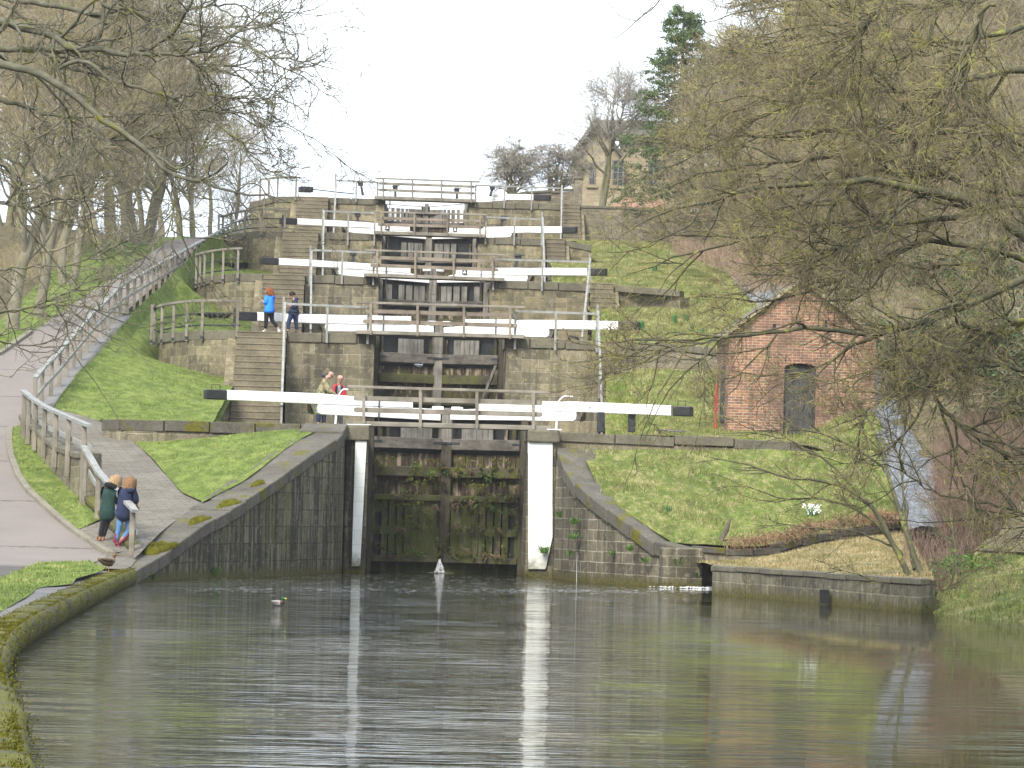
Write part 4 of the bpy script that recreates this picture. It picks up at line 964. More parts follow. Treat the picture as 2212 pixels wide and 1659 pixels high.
# ------------------------------------------------------------------ footbridges
FB = [ # top rail L/R (u,v), posts u, mid rails (uL,vL,uR,vR)x2, deck (uL,vT,vB,uR,vT,vB)
 ((750, 835), (1188, 848), (786, 908, 1030, 1152), (764, 860, 1172, 870.5), (764, 885, 1172, 895.5), (746, 909, 919, 1190, 920, 930)),
 ((770, 653), (1134, 664), (801, 902, 1002, 1102), (790, 672, 1112, 681.5), (784, 694, 1118, 703.5), (769, 713, 721, 1132, 724, 731)),
 ((788, 540), (1091, 551), (815, 897, 980, 1064), (806, 556, 1075, 565), (800, 573, 1077, 583), (787, 590, 597, 1089, 600, 608)),
 ((808, 458), (1053, 464), (824, 895, 966, 1037), (816, 471, 1045, 478), (816, 485, 1045, 491), (810, 499, 506, 1048, 506, 513)),
 ((811, 385), (1036, 393), (828, 891, 954, 1018), (818, 396, 1026, 403.5), (818, 410, 1026, 418), (810, 423, 430, 1028, 431, 437))]
for k in range(5):
    a, b, posts, m1, m2, dk = FB[k]; y = YK[k]-.38
    t = thing('footbridge', (0, y, LK[k]), ['lowest timber footbridge with handrail, in front of the mossy gates', 'timber footbridge at the second gates, level with the two walkers', 'timber footbridge at the third gates, middle one of the five', 'timber footbridge at the fourth gates, one below the top', 'highest timber footbridge, its handrail against the white sky'][k], 'footbridge', 'footbridges across the gates')
    wood = M['rail_brown'] if 0 < k < 4 else M['rail_wood']
    A, B = at(*a, y), at(*b, y)
    mb = MB(); mb.bar(A, B, .13, .075); mb.build('handrail', M['rail_wood'], t, bevel=.01)
    for m_ in (m1, m2):
        mb = MB(); P_, Q_ = at(m_[0], m_[1], y+.05), at(m_[2], m_[3], y+.05)
        d = (Q_-P_).normalized(); mb.bar(P_+d*.06, Q_-d*.06, .05, .13)
        for e, s_ in ((P_+d*.06, -1), (Q_-d*.06, 1)): mb.bar(e, e+d*s_*.06, .05, .13, ta=1, tb=.62)
        mb.build('mid_rail', wood, t, bevel=.008)
    D0, D1 = at(dk[0], (dk[1]+dk[2])/2, y), at(dk[3], (dk[4]+dk[5])/2, y)
    hh = (dk[2]-dk[1])*y/FOC
    mb = MB(); mb.bar(D0, D1, .09, hh); mb.build('deck_beam', M['rail_wood'], t, bevel=.01); mb = MB(); mb.bar(D0+Vector((0, .78, 0)), D1+Vector((0, .78, 0)), .09, hh); mb.build('deck_beam', M['rail_wood'], t, bevel=.01)
    mb = MB(); n = 26
    for i in range(n):
        p = D0.lerp(D1, (i+.5)/n); mb.box(p.x-.13, p.x+.13, p.y+.06, p.y+.72, p.z+hh/2-.06, p.z+hh/2-.01)
    mb.build('deck_boards', M['plank'], t)
    for u in posts:
        f = (u-a[0])/(b[0]-a[0]); top = A.lerp(B, f); f2 = (u-dk[0])/(dk[3]-dk[0]); bt = D0.lerp(D1, f2)
        mb = MB(); mb.bar(Vector((top.x, y-.05, top.z-.04)), Vector((bt.x, y-.075, bt.z-hh/2-.03)), .085, .09, up=Vector((0, 1, 0))); mb.build('post', wood, t, bevel=.01)
        mb = MB(); mb.tube([Vector((bt.x, y-.15, bt.z-.02)), Vector((bt.x, y-.115, bt.z-.02))], .022, 8); mb.build('bolt', M['galv'], t)
# ------------------------------------------------------------------ steel railings beside the bridges
SR = [ # k, side, rail (u,v)->(u,v), posts (u, top, bottom), wires (vL,vR) , stair rail
 (1, -1, (613, 656, 797, 664), ((613, 641, 741), (708, 660, 741), (796, 663, 743)), ((677, 681), (697, 701)), ((612, 741), (608, 905), 112.4)),
 (1, 1, (1112, 672, 1291, 678), ((1114, 672, 755), (1201, 675, 757), (1291, 657, 759)), ((691, 697), (711, 717)), ((1294, 705), (1301, 868), 112.6)),
 (2, -1, (671, 540, 809, 546), ((671, 532, 617), (740, 542, 614), (808, 546, 616)), ((563, 567), (580, 584)), ((672, 612), (671, 716), 134.6)),
 (2, 1, (1066, 560, 1273, 566), ((1067, 560, 627), (1172, 563, 629), (1274, 549, 634)), ((577, 582), (594, 599)), ((1273, 600), (1257, 728), 134.6)),
 (3, -1, (698, 456, 811, 460), ((698, 451, 528), (753, 457, 530), (810, 460, 531)), ((474, 478), (489, 492)), ((698, 522), (697, 596), 156.6)),
 (3, 1, (1050, 469, 1171, 474), ((1050, 469, 527), (1112, 472, 530), (1171, 458, 530)), ((485, 489), (499, 503)), ((1171, 520), (1177, 612), 156.6)),
 (4, -1, (725, 390, 817, 394), ((725, 375, 440), (770, 391, 437), (816, 393, 437)), ((403, 407), (417, 420)), ((724, 435), (720, 504), 178.6)),
 (4, 1, (1028, 400, 1213, 407), ((1028, 400, 448), (1090, 403, 450), (1149, 405, 454), (1213, 402, 455)), ((411, 417), (423, 429)), ((1213, 450), (1211, 520), 178.6))]
for k, s, rl_, posts, wires, stair in SR:
    y = YK[k]-.07; sd_ = 'left' if s < 0 else 'right'
    t = thing('steel_railing', (at(posts[0][0], posts[0][2], y)), 'grey steel railing with wires, %s of the %s footbridge' % (sd_, ['', 'second', 'third', 'fourth', 'highest'][k]), 'railing', 'steel railings on the retaining walls')
    mb = MB(); mb.bar(at(rl_[0], rl_[1], y), at(rl_[2], rl_[3], y), .07, .075); mb.build('handrail', M['galv'], t)
    for u, a, b in posts:
        p = at(u, a, y-.06); q = at(u, b, y-.06); q.x = p.x; mb = MB(); mb.bar(p, q, .075, .09, up=Vector((0, 1, 0))); mb.build('post', M['galv'], t, bevel=.006)
    for a, b in wires:
        p, q = at(rl_[0], a, y), at(rl_[2], b, y); mb = MB(); mb.tube([p, q], .008, 4); mb.build('wire', M['iron'], t)
    (u0_, v0_), (u1_, v1_), ye = stair
    q = at(u1_, v1_, ye); fl = LK[k-1]; xa = at(posts[0][0] if s < 0 else posts[-1][0], v0_, y-.15).x
    t2 = thing('stair_rail', (q.x, ye, fl), 'grey steel handrail running down beside the %s steps below the %s gates' % (sd_, ORD[k]), 'handrail', 'handrails beside the stone steps')
    a_ = Vector((xa, y-.16, LK[k]+.95)); b_ = Vector((q.x, ye-.1, fl+.95))
    mb = MB(); mb.bar(a_, b_, .075, .075); mb.build('handrail', M['galv'], t2)
    for f in (.0, .5, 1):
        c_ = a_.lerp(b_, f); g_ = LK[k]+(fl-LK[k])*f-.35*(1-f)
        mb = MB(); mb.bar(c_-Vector((0, 0, .045)), Vector((c_.x, c_.y, g_-.05)), .065, .065, up=Vector((0, 1, 0))); mb.build('post', M['galv'], t2)
# ------------------------------------------------------------------ curved timber railings bolted to the curved walls
CW = {1: ((329, 665), (335, 663), (351, 659), (376, 656), (405, 654), (438, 653), (514, 653)),
      2: ((425, 546), (433, 544), (443, 543), (460, 542), (483, 541), (515, 541)),
      3: ((473, 466), (482, 462), (501, 458), (530, 455), (566, 452), (616, 450)),
      4: ((562, 407), (581, 403), (600, 400), (640, 390))}
for k, posts in CW.items():
    arc = ARC[k-1]; C = [(q.x-.06, q.y-.06) for q in arc]; 
    t = thing('curved_railing', (-8.3, YK[k]+1, LK[k]), ['', 'curved timber railing on the wall left of the second gates, with two black bars', 'curved timber railing on the wall left of the third gates', 'curved timber railing on the wall left of the fourth gates', 'timber railing on the highest wall at the upper left against the sky'][k], 'railing', 'curved timber railings on the left walls')
    C2 = C if k < 4 else [(q.x, q.y) for q in arc]
    tops = []
    for u, v in posts:
        p = oncurve(u, v, C2 if k > 1 or True else C); p.z = LK[k]+.98-(.3*max(0, (620-u))/60*.4 if k == 4 else 0); tops.append(p)
        mb = MB(); q = p.copy(); q.z = p.z-1.33; mb.bar(p, q, .09, .11, up=Vector((0, 1, 0))); mb.build('post', M['post_wood'], t, bevel=.01)
        mb = MB(); mb.box(p.x-.05, p.x+.05, p.y-.062, p.y-.05, q.z+.05, q.z+.16); mb.build('bolt_plate', M['iron'], t)
    mb = MB(); last = tops[-1]+(tops[-1]-tops[-2]).normalized()*.18
    for a, b in zip(tops, tops[1:]): mb.bar(a, b, .12, .08)
    mb.bar(tops[-1], last, .12, .08); mb.build('handrail', M['rail_wood'], t)
    if k < 4:
        for h in (.62, .22):
            mb = MB(); mb.tube([Vector((p.x+.1, p.y+.12, LK[k]+h-.05)) for p in tops], .028, 6); mb.build('bar', M['iron'], t)
        e = tops[-1]; mb = MB(); mb.bar(Vector((e.x-.1, e.y+.12, LK[k]+.75)), Vector((e.x-.1, e.y+.12, LK[k]+.1)), .09, .03, up=Vector((0, 1, 0))); mb.build('bar_end', M['iron'], t)
# ------------------------------------------------------------------ long railing up the towpath
RP = by_y(SLp, list(np.arange(SLp[0].y+.6, SLp[-1].y, 2.15)))
t = thing('path_railing', RP[0], 'long grey timber railing climbing the hill beside the tarmac path', 'railing')
pts = [q+Vector((.12, 0, 0)) for q in RP]
for q in pts:
    mb = MB(); mb.bar(q-Vector((0, 0, .1)), q+Vector((0, 0, 1.05)), .11, .09, up=Vector((0, 1, 0))); mb.build('post', M['post_wood'], t)
mb = MB()
for a, b in zip(pts, pts[1:]): mb.bar(a+Vector((0, 0, 1.08)), b+Vector((0, 0, 1.08)), .14, .07)
mb.build('handrail', M['galv'], t)
mb = MB()
for a, b in zip(pts, pts[1:]): mb.bar(a+Vector((.07, 0, .58)), b+Vector((.07, 0, .58)), .04, .10)
mb.build('mid_rail', M['galv'], t)
TOP0 = pts[0]
# railing on the wall by the kerb (upper section) and at the women (lower section)
WC = [(q.x-.06, q.y-.02) for q in reversed(WB)]
def wall_rail(label, posts, rail_ext, mids, nm='timber_railing'):
    t = thing(nm, oncurve(posts[0][0], posts[0][2], WC), label, 'railing', 'timber railings along the kerbside wall'); tops = []
    for u, a, b in posts:
        p = oncurve(u, a, WC); q = oncurve(u, b, WC); tops.append(p)
        mb = MB(); mb.bar(p, Vector((p.x, p.y, q.z)), .12, .12, up=Vector((0, 1, 0))); mb.build('post', M['post_wood'], t, bevel=.01)
    a0 = oncurve(*rail_ext[0], WC); a1 = oncurve(*rail_ext[1], WC); L_ = [a0]+tops[1:-1]+[a1]; L_ = sorted([a0]+tops+[a1], key=lambda q: -q.y)
    mb = MB()
    for a, b in zip(L_, L_[1:]):
        if (b-a).length > .05: mb.bar(a+Vector((0, 0, .02)), b+Vector((0, 0, .02)), .16, .07)
    mb.build('handrail', M['galv'], t)
    mb = MB(); mm = [q+Vector((.1, 0, -.52)) for q in tops]
    for a, b in zip(mm, mm[1:]): mb.bar(a, b, .04, .11)
    if mids: mb.bar(mm[-1], mm[-1]+(mm[-1]-mm[-2]).normalized()*.5, .04, .11)
    mb.build('mid_rail', M['galv'], t); return t
wall_rail('timber railing on the stone wall beside the lower bend of the kerb', [(53, 849, 948), (63, 857, 960), (77, 868, 973), (97, 880, 989), (121, 891, 1010), (149, 903, 1030), (182, 917, 1100)], ((50, 846), (192, 921)), True)
wall_rail('short timber railing stepping down to the quay where two women lean', [(184, 972, 1102), (213, 1022, 1131), (287, 1100, 1211)], ((181, 966), (291, 1106)), False)

# moss, ferns and dead growth clinging to the lowest gates
rg_ = np.random.RandomState(21)
def gate_growth(name, label, n, mat, h, zlo, zhi, seed, droop):
    r_ = np.random.RandomState(seed); mb = MB()
    for i in range(n):
        cx = r_.uniform(-2.0, 2.0); cz = r_.choice([2.0, 2.62, 3.0, 1.2, .55, 1.9])+r_.randn()*.12 if r_.rand() < .75 else r_.uniform(zlo, zhi); cy = 97.25+(2.17-abs(cx))*.36-.03
        for j in range(r_.randint(6, 16)):
            a = r_.uniform(0, 6.28); L_ = h*r_.uniform(.4, 1.2); dx, dz = math.cos(a)*L_, math.sin(a)*L_*.7-droop*L_; w = .012+.008*r_.rand(); k_ = len(mb.v); bx, bz = cx+r_.randn()*.05, cz+r_.randn()*.03
            mb.v += [(bx-w, cy, bz), (bx+w, cy, bz+w), (bx+dx*.6+w, cy-.05-.04*r_.rand(), bz+dz*.5), (bx+dx, cy-.03-.05*r_.rand(), bz+dz)]; mb.face((k_, k_+1, k_+2, k_+3))
    o = mb.build(name, mat); tag(o, label, 'vegetation'); o['kind'] = 'stuff'; return o
gate_growth('gate_moss', 'olive moss tufts growing on the rails of the lowest lock gates', 150, m_plain('olive moss', (.10, .105, .02), .5, 12, .9), .10, .5, 3.0, 1, .2)
gate_growth('gate_ferns', 'small green ferns rooted in the lowest lock gates', 34, m_plain('gate fern green', (.07, .15, .03), .4, 12, .8), .13, .5, 2.4, 2, .1)
gate_growth('gate_roots', 'dead brown roots and grass hanging on the lowest lock gates', 20, m_plain('dead root brown', (.14, .10, .06), .5, 12, .9), .14, .8, 3.1, 3, .9)
# ================================================================== brick hut
def m_brick():
    k = NT('red brick'); uv = k.uv(); p = k.pos()
    br = k.n('TexBrick', {'Vector': uv, 'Color1': (.38, .175, .095), 'Color2': (.21, .105, .072), 'Mortar': (.42, .36, .26), 'Scale': 1.0, 'Mortar Size': .011, 'Mortar Smooth': .3, 'Brick Width': .235, 'Row Height': .08, 'Bias': .1})
    cell = k.n('TexVoronoi', {'Vector': k.mapv(uv, (4.2, 12.3, 1)), 'Scale': 1.0}).outputs[1]
    n = k.noise(p, 1.2, 5, .6); f = k.noise(p, 9, 4, .7)
    c = k.mix(k.ramp(k.n('TexWhiteNoise', {0: k.n('VectorMath', {0: k.mapv(uv, (4.26, 12.5, 1))}, operation='FLOOR').outputs[0]}, noise_dimensions='3D').outputs[0], [(.0, .55), (.35, .0), (1, 0)]), br, (.12, .07, .06)); c = k.mix(k.ramp(n, [(.42, 0), (.66, .65)]), c, (.11, .065, .05)); c = k.mix(k.ramp(f, [(.6, 0), (.75, .35)]), c, (.30, .17, .10)); c = k.mix(k.ramp(k.noise(k.mapv(uv, (2.5, .3, 1)), 1.0, 4, .6), [(.5, 0), (.68, .55)]), c, (.07, .055, .045))
    return k.fin(c, .85, k.math('MULTIPLY', br.outputs[1], -1.0), .6, .02)
M['brick'] = m_brick(); M['slate'] = m_plain('stone slate roof', (.13, .12, .095), .4, 5, .9, .5); M['sand'] = m_coping('sandstone trim', (.36, .30, .19), (.24, .20, .13))
M['glass'] = m_plain('window glass', (.05, .06, .07), .3, 3, .12); M['door'] = m_wood('dark grey door paint', (.085, .083, .08), (.045, .045, .045), 12)
M['red'] = m_plain('red paint', (.42, .03, .025), .15, 6, .5); M['terracotta'] = m_plain('terracotta tiles', (.30, .17, .11), .25, 5, .85)
yh = 103.0
xl, xr, ze = at(1571, 927, yh).x, at(1888, 940, yh).x, at(1560, 716, yh).z; ap = at(1730, 606, yh)
z0h = 3.0; dp = 3.6
t = thing('brick_hut', ((xl+xr)/2, yh, 4.0), 'small red brick hut with gabled front and dark arched door above the right slope', 'hut')
ch = Vector
mb = MB(); dl, dr = at(1692, 900, yh).x, at(1761, 900, yh).x; dzt = at(1726, 785, yh).z; dsp = dzt-.13; dm = (dl+dr)/2
gable = [(xl, z0h), (dl, z0h), (dl, dsp)]+[(dm-(dr-dl)/2*math.cos(a), dsp+(dzt-dsp)*math.sin(a)) for a in np.linspace(.25, math.pi-.25, 7)]+[(dr, dsp), (dr, z0h), (xr, z0h), (xr, ze), (ap.x, ap.z), (xl, ze)]
mb.prism([(x, yh, z) for x, z in gable], (0, .24, 0))
mb.quad((xl, yh+dp, z0h), (xl, yh+.24, z0h), (xl, yh+.24, ze), (xl, yh+dp, ze), [(dp, z0h), (.24, z0h), (.24, ze), (dp, ze)])
mb.quad((xr, yh+.24, z0h), (xr, yh+dp, z0h), (xr, yh+dp, ze), (xr, yh+.24, ze), [(0, z0h), (dp, z0h), (dp, ze), (0, ze)])
mb.prism([(x, yh+dp-.02, z) for x, z in [(xl, z0h), (xr, z0h), (xr, ze), (ap.x, ap.z), (xl, ze)]], (0, .22, 0)); mb.build('wall', M['brick'], t)
mb = MB(); mb.box(dl-.02, dr+.02, yh+.16, yh+.2, 3.6, dzt+.05)
for i in range(6): x_ = dl+(dr-dl)*(i+.06)/6; mb.box(x_, x_+(dr-dl)*.88/6, yh+.145, yh+.159, 3.6, dzt+.05)
d_ = mb.build('door', M['door'], t)
mb = MB(); mb.box(dr-.14, dr-.09, yh+.09, yh+.125, 4.75, 4.9); mb.build('handle', M['iron'], d_)
mb = MB()
for i, a in enumerate(np.linspace(.12, math.pi-.12, 9)):
    c_, s_ = math.cos(a), math.sin(a); r1, r2 = 1.03, 1.28
    q = [(dm-(dr-dl)/2*c_*r-0, dsp+(dzt-dsp)*s_+(r-1)*.8*s_) for r in (r1, r2)]; w = .045
    mb.hexa([(q[0][0]-w, yh-.012, q[0][1]), (q[0][0]+w, yh-.012, q[0][1]), (q[0][0]+w, yh+.05, q[0][1]), (q[0][0]-w, yh+.05, q[0][1]), (q[1][0]-w, yh-.012, q[1][1]), (q[1][0]+w, yh-.012, q[1][1]), (q[1][0]+w, yh+.05, q[1][1]), (q[1][0]-w, yh+.05, q[1][1])])
mb.build('door_arch', M['brick'], t)
for s_ in (-1, 1):
    xe = xl-.28 if s_ < 0 else xr+.2; sl_ = (ap.z-ze)/(ap.x-xl) if s_ < 0 else (ap.z-ze)/(xr-ap.x); zE = ze-sl_*(.28 if s_ < 0 else .2)
    mb = MB(); mb.hexa([(ap.x, yh-.1, ap.z+.02), (ap.x, yh+dp+.25, ap.z+.02), (xe, yh+dp+.25, zE), (xe, yh-.1, zE), (ap.x, yh-.1, ap.z+.11), (ap.x, yh+dp+.25, ap.z+.11), (xe, yh+dp+.25, zE+.09), (xe, yh-.1, zE+.09)])
    mb.build('roof', M['slate'], t)
    mb = MB(); a_, b_ = Vector((ap.x, yh-.11, ap.z+.01)), Vector((xe, yh-.11, zE)); n = 9
    for i in range(n):
        p, q = a_.lerp(b_, i/n+.005), a_.lerp(b_, (i+1)/n-.005); mb.bar(p, q, .14, .085, up=Vector((0, 0, 1)))
    mb.build('verge_stones', M['sand'], t, bevel=.01)
mb = MB(); q = at(1705, 610, yh+1.6); mb.box(q.x-.18, q.x+.2, yh+1.5, yh+1.95, q.z-.7, q.z+.12); mb.build('chimney', M['brick'], t)
for u, v in ((1673, 706), (1727, 701), (1783, 701)):
    q = at(u, v, yh); mb = MB(); mb.box(q.x-.05, q.x+.05, yh-.004, yh+.03, q.z-.09, q.z+.09); mb.build('vent_hole', M['black'], t)
mb = MB(); q = at(1562, 750, yh+1.6); mb.box(xl-.035, xl+.01, yh+.9, yh+2.1, 4.55, 6.2); mb.build('side_shutter', M['door'], t)
mb = MB(); mb.hexa([(dr+.3, yh-.06, 2.9), (xr+.06, yh-.06, 2.9), (xr+.06, yh+.1, 2.9), (dr+.3, yh+.1, 2.9), (dr+.3, yh-.06, 3.4), (xr+.06, yh-.06, 3.5), (xr+.06, yh+.1, 3.5), (dr+.3, yh+.1, 3.4)]); mb.build('footing', M['sand'], t)
p = at(1547.5, 831, 104); q = at(1547, 930, 104)
t = thing('marker_post', (p.x, 104, 4.0), 'bright red post at the left corner of the brick hut', 'post'); mb = MB(); mb.bar(p, Vector((p.x, 104, q.z-.1)), .075, .075, up=Vector((0, 1, 0))); mb.build('shaft', M['red'], t, bevel=.01)
mb = MB(); mb.bar(p+Vector((0, 0, .0)), p+Vector((0, 0, .03)), .09, .09, up=Vector((0, 1, 0))); mb.build('cap', M['red'], t)
# ------------------------------------------------------------------ yellow stone house at the top right
t = thing('stone_house', (11, 215, 18), 'tall yellow stone house with slate roof at the top of the hill', 'house'); yy = 215.0
A = lambda u, v: at(u, v, yy)
def pv(pts, off, name, mat, parent, bevel=0):
    mb = MB(); mb.prism([A(u, v) for u, v in pts], off); return mb.build(name, mat, parent, bevel=bevel)
pv([(1237, 460), (1342, 460), (1342, 334), (1289, 263), (1237, 333)], (0, .5, 0), 'wall', M['house'], t)
mb = MB(); mb.prism([at(u, v, yy+1) for u, v in [(1340, 460), (1520, 460), (1520, 306), (1340, 302)]], (0, .5, 0)); mb.build('wall', M['house'], t)
mb = MB(); mb.hexa([at(1322, 305, yy+.6), at(1524, 310, yy+.6), at(1524, 268, yy+5), at(1290, 262, yy+5), at(1322, 301, yy+.6), at(1524, 306, yy+.6), at(1524, 264, yy+5), at(1290, 258, yy+5)]); mb.build('roof', M['slate'], t)
mb = MB(); a_, b_, c_ = at(1231, 336, yy-.3), at(1289, 257, yy-.3), at(1344, 338, yy-.3); mb.bar(a_, b_, .8, .16, up=Vector((0, 0, 1))); mb.build('roof', M['slate'], t)
mb = MB(); mb.bar(b_, c_, .8, .16, up=Vector((0, 0, 1))); mb.build('roof', M['slate'], t)
for (u0_, u1_, v0_, v1_) in ((1272, 1286, 354, 399), (1322, 1348, 346, 401), (1400, 1424, 350, 402)):
    yo = yy-.03 if u0_ < 1300 else yy+.0 if u0_ < 1345 else yy+.97
    mb = MB(); a_, b_ = at(u0_, v1_, yo), at(u1_, v0_, yo); mb.box(a_.x, b_.x, yo-.01, yo+.1, a_.z, b_.z); w = mb.build('window', M['glass'], t)
    mb = MB(); xm, zm = (a_.x+b_.x)/2, (a_.z+b_.z)/2
    for q in ((a_.x-.02, a_.x+.07), (b_.x-.07, b_.x+.02), (xm-.03, xm+.03)): mb.box(q[0], q[1], yo-.05, yo-.012, a_.z, b_.z)
    for z in (a_.z, zm, b_.z-.07): mb.box(a_.x+.075, b_.x-.075, yo-.045, yo-.013, z, z+.06)
    mb.build('frame', M['plank'], w)
    mb = MB(); mb.box(a_.x-.15, b_.x+.15, yo-.12, yo-.01, a_.z-.18, a_.z-.005); mb.build('sill', M['sand'], t)
mb = MB(); mb.hexa([at(1318, 447, 205), at(1450, 452, 205), at(1450, 440, 208), at(1350, 430, 208), at(1318, 445, 205), at(1450, 449, 205), at(1450, 436, 208), at(1350, 426, 208)]); o = mb.build('lean_to_roof', M['terracotta'], t)
t = thing('cottage', (22, 190, 14), 'pale cream cottage with white windows half hidden by branches at upper right', 'house')
mb = MB(); mb.prism([at(u, v, 196) for u, v in [(1470, 545), (1640, 545), (1640, 412), (1470, 405)]], (0, .5, 0)); mb.build('wall', M['house'], t)
mb = MB(); mb.hexa([at(1465, 410, 195.5), at(1645, 417, 195.5), at(1640, 372, 199), at(1475, 366, 199), at(1465, 406, 195.5), at(1645, 413, 195.5), at(1640, 368, 199), at(1475, 362, 199)]); mb.build('roof', M['slate'], t)
for u, v in ((1500, 440), (1545, 442), (1592, 444), (1500, 500), (1592, 503)):
    mb = MB(); a_, b_ = at(u-9, v+20, 196), at(u+9, v-14, 196); mb.box(a_.x, b_.x, 195.92, 195.99, a_.z, b_.z); w = mb.build('window', M['white'], t)
    mb = MB(); mb.box(a_.x+.07, (a_.x+b_.x)/2-.02, 195.9, 195.915, a_.z+.08, b_.z-.08); mb.box((a_.x+b_.x)/2+.02, b_.x-.07, 195.9, 195.915, a_.z+.08, b_.z-.08); mb.build('pane', M['glass'], w)
# small walls near the top on the right
wall('garden_wall', 'broken rubble wall right of the topmost footbridge, under the bushy trees', [at(1040, 424, 187), at(1105, 420, 187), at(1150, 412, 187.5), at(1240, 408, 188)], 17.0, M['rubble'], 'coping', ch=.14, cw=.3, thick=.3, stone=.6, jit=.06, seed=51, group=None)
t = thing('gate_pier', at(1247, 446, 186), 'rough grey stone gate pier at the corner of the mottled garden wall', 'pier')
mb = MB(); p0 = at(1240, 448, 186); p1 = at(1258, 388, 186); mb.box(p0.x, p1.x, 185.8, 186.3, p0.z-.4, p1.z); mb.build('shaft', M['rubble'], t, bevel=.03)
mb = MB(); mb.box(p0.x-.05, p1.x+.05, 185.75, 186.35, p1.z+.002, p1.z+.12); mb.build('cap', M['coping'], t, bevel=.03)

# ------------------------------------------------------------------ paddle gear, bollards, levers
def paddle_gear(u, vt, vb, y, label, lean=0, box=True, w=.09):
    a, b = at(u, vt, y), at(u, vb, y); a.x += lean
    t = thing('paddle_gear', b, label, 'paddle gear', 'iron paddle gear on the upper locks'); 
    mb = MB(); mb.bar(b, a, w, w, up=Vector((0, 1, 0)), ta=1.2, tb=.8); mb.build('stand', M['iron'], t, bevel=.01)
    if box: mb = MB(); mb.box(a.x-.14, a.x+.13, y-.12, y+.1, a.z-.14, a.z+.1); mb.build('gear_box', M['iron'], t, bevel=.03)
    mb = MB(); mb.tube([a+Vector((-.2, -.15, .0)), a+Vector((.2, -.15, .05)), a+Vector((.2, -.3, .05))], .025, 6); mb.build('spindle', M['iron'], t)
for a in [(784, 396, 422, 184.5, 'leaning black paddle gear left of the highest footbridge', -.12, True), (854, 404, 428, 186.5, 'black paddle gear box behind the left end of the highest footbridge', 0, True),
          (987, 410, 432, 186.5, 'black paddle gear box behind the right end of the highest footbridge', 0, True), (1059, 404, 424, 184.5, 'leaning black paddle gear right of the highest footbridge', .12, True),
          (773, 462, 484, 163.5, 'black paddle gear above the left beam of the fourth gates', 0, True), (1081, 470, 492, 163.5, 'black paddle gear above the right beam of the fourth gates', .14, True),
          (1112, 554, 582, 142, 'black paddle gear above the right beam of the third gates', .14, True), (763, 545, 566, 142, 'green-black paddle gear above the left beam of the third gates', 0, True)]:
    paddle_gear(*a, w=.12)
for a, b, lb in ((1298, 1, 'dark post under the right balance beam of the lowest gates, the nearer to the gates'), (1365, 1, 'dark post under the right balance beam of the lowest gates, beside the grass')):
    p, q = at(a, 890, 96.6), at(a, 930, 96.6); t = thing('bollard', q, lb, 'post', 'dark posts under the lowest right beam'); mb = MB(); mb.bar(Vector((p.x, 96.6, q.z-.05)), p, .19, .19, up=Vector((0, 1, 0))); mb.build('shaft', M['iron'], t, bevel=.02)
    mb = MB(); mb.box(q.x+.02, q.x+.09, 96.48, 96.51, q.z+.12, q.z+.22); mb.build('slot', M['black'], t)
# white curved paddle levers
for pts, lb in (([(729, 862), (735, 848), (742, 841), (752, 842)], 'white paddle lever rising over the left beam beside the two stooping men'), ([(1206, 868), (1214, 859), (1222, 856), (1238, 857)], 'curved white paddle lever rising over the right beam of the lowest gates')):
    P_ = smoothline([at(u, v, 98.6) for u, v in pts], 10); t = thing('paddle_lever', P_[0]-Vector((0, 0, 1)), lb, 'lever', 'white levers at the lowest gates')
    mb = MB(); mb.tube(P_, .022, 8); mb.build('handle', M['white'], t); mb = MB(); mb.tube([P_[0]-Vector((.05, 0, 1.0)), P_[0]], .035, 8); mb.build('stand', M['white'], t)
# low iron rail on the right of the second level, pale plank on the grass
p, q = at(1229, 727, 119.5), at(1249, 731, 119.5)
t = thing('low_guard', p, 'low dark iron guard behind the right beam of the second gates', 'guard'); mb = MB(); mb.bar(p, q, .08, .09); mb.build('bar', M['iron'], t)
for c_ in (p, q): mb = MB(); mb.bar(c_-Vector((0, 0, .35)), c_, .07, .07, up=Vector((0, 1, 0))); mb.build('leg', M['iron'], t)
p, q = at(1419, 929, 96.2), at(1481, 932, 96.2); mb = MB(); mb.bar(p, q, .2, .05); o = mb.build('plank', M['plank'], bevel=.01); tag(o, 'pale weathered plank lying on the grass left of the brick hut', 'plank')
p = at(1559, 1163, 87.6); mb = MB(); mb.tube([p+Vector((0, 0, -.35)), p, p+Vector((.12, 0, .22)), p+Vector((.2, .05, .5))], [.09, .07, .06, .03], 7); o = mb.build('dead_stump', m_wood('dead wood', (.18, .15, .11), (.07, .06, .045)), smooth=True); tag(o, 'dead broken stump leaning at the foot of the right grass slope', 'stump')

# ================================================================== people
def mat_cloth(name, c, var=.25, scale=10, rough=.85): return m_plain(name, c, var, scale, rough, .35)
SK = m_plain('skin', (.42, .25, .185), .08, 12, .55)
def skinmesh(name, nodes, edges, mat, parent, base, sub=2):
    """one continuous tapered surface grown on a skeleton; nodes: name -> (across, depth, up, radius)"""
    ks = list(nodes); me = bpy.data.meshes.new(name)
    me.from_pydata([tuple(nodes[k][:3]) for k in ks], [(ks.index(a), ks.index(b)) for a, b in edges], [])
    o = bpy.data.objects.new(name, me); COL.objects.link(o); me.skin_vertices.new() if hasattr(me.skin_vertices, 'new') else None
    m_ = o.modifiers.new('skin', 'SKIN'); m_.use_smooth_shade = True; m_.branch_smoothing = .6
    if not me.skin_vertices: pass
    sv = me.skin_vertices[0].data
    for i, k in enumerate(ks):
        r = nodes[k][3]; sv[i].radius = (r, r) if not hasattr(r, '__len__') else r; sv[i].use_root = (i == 0)
    s_ = o.modifiers.new('sub', 'SUBSURF'); s_.levels = sub; s_.render_levels = sub
    me.materials.append(mat); o.parent = parent; return o
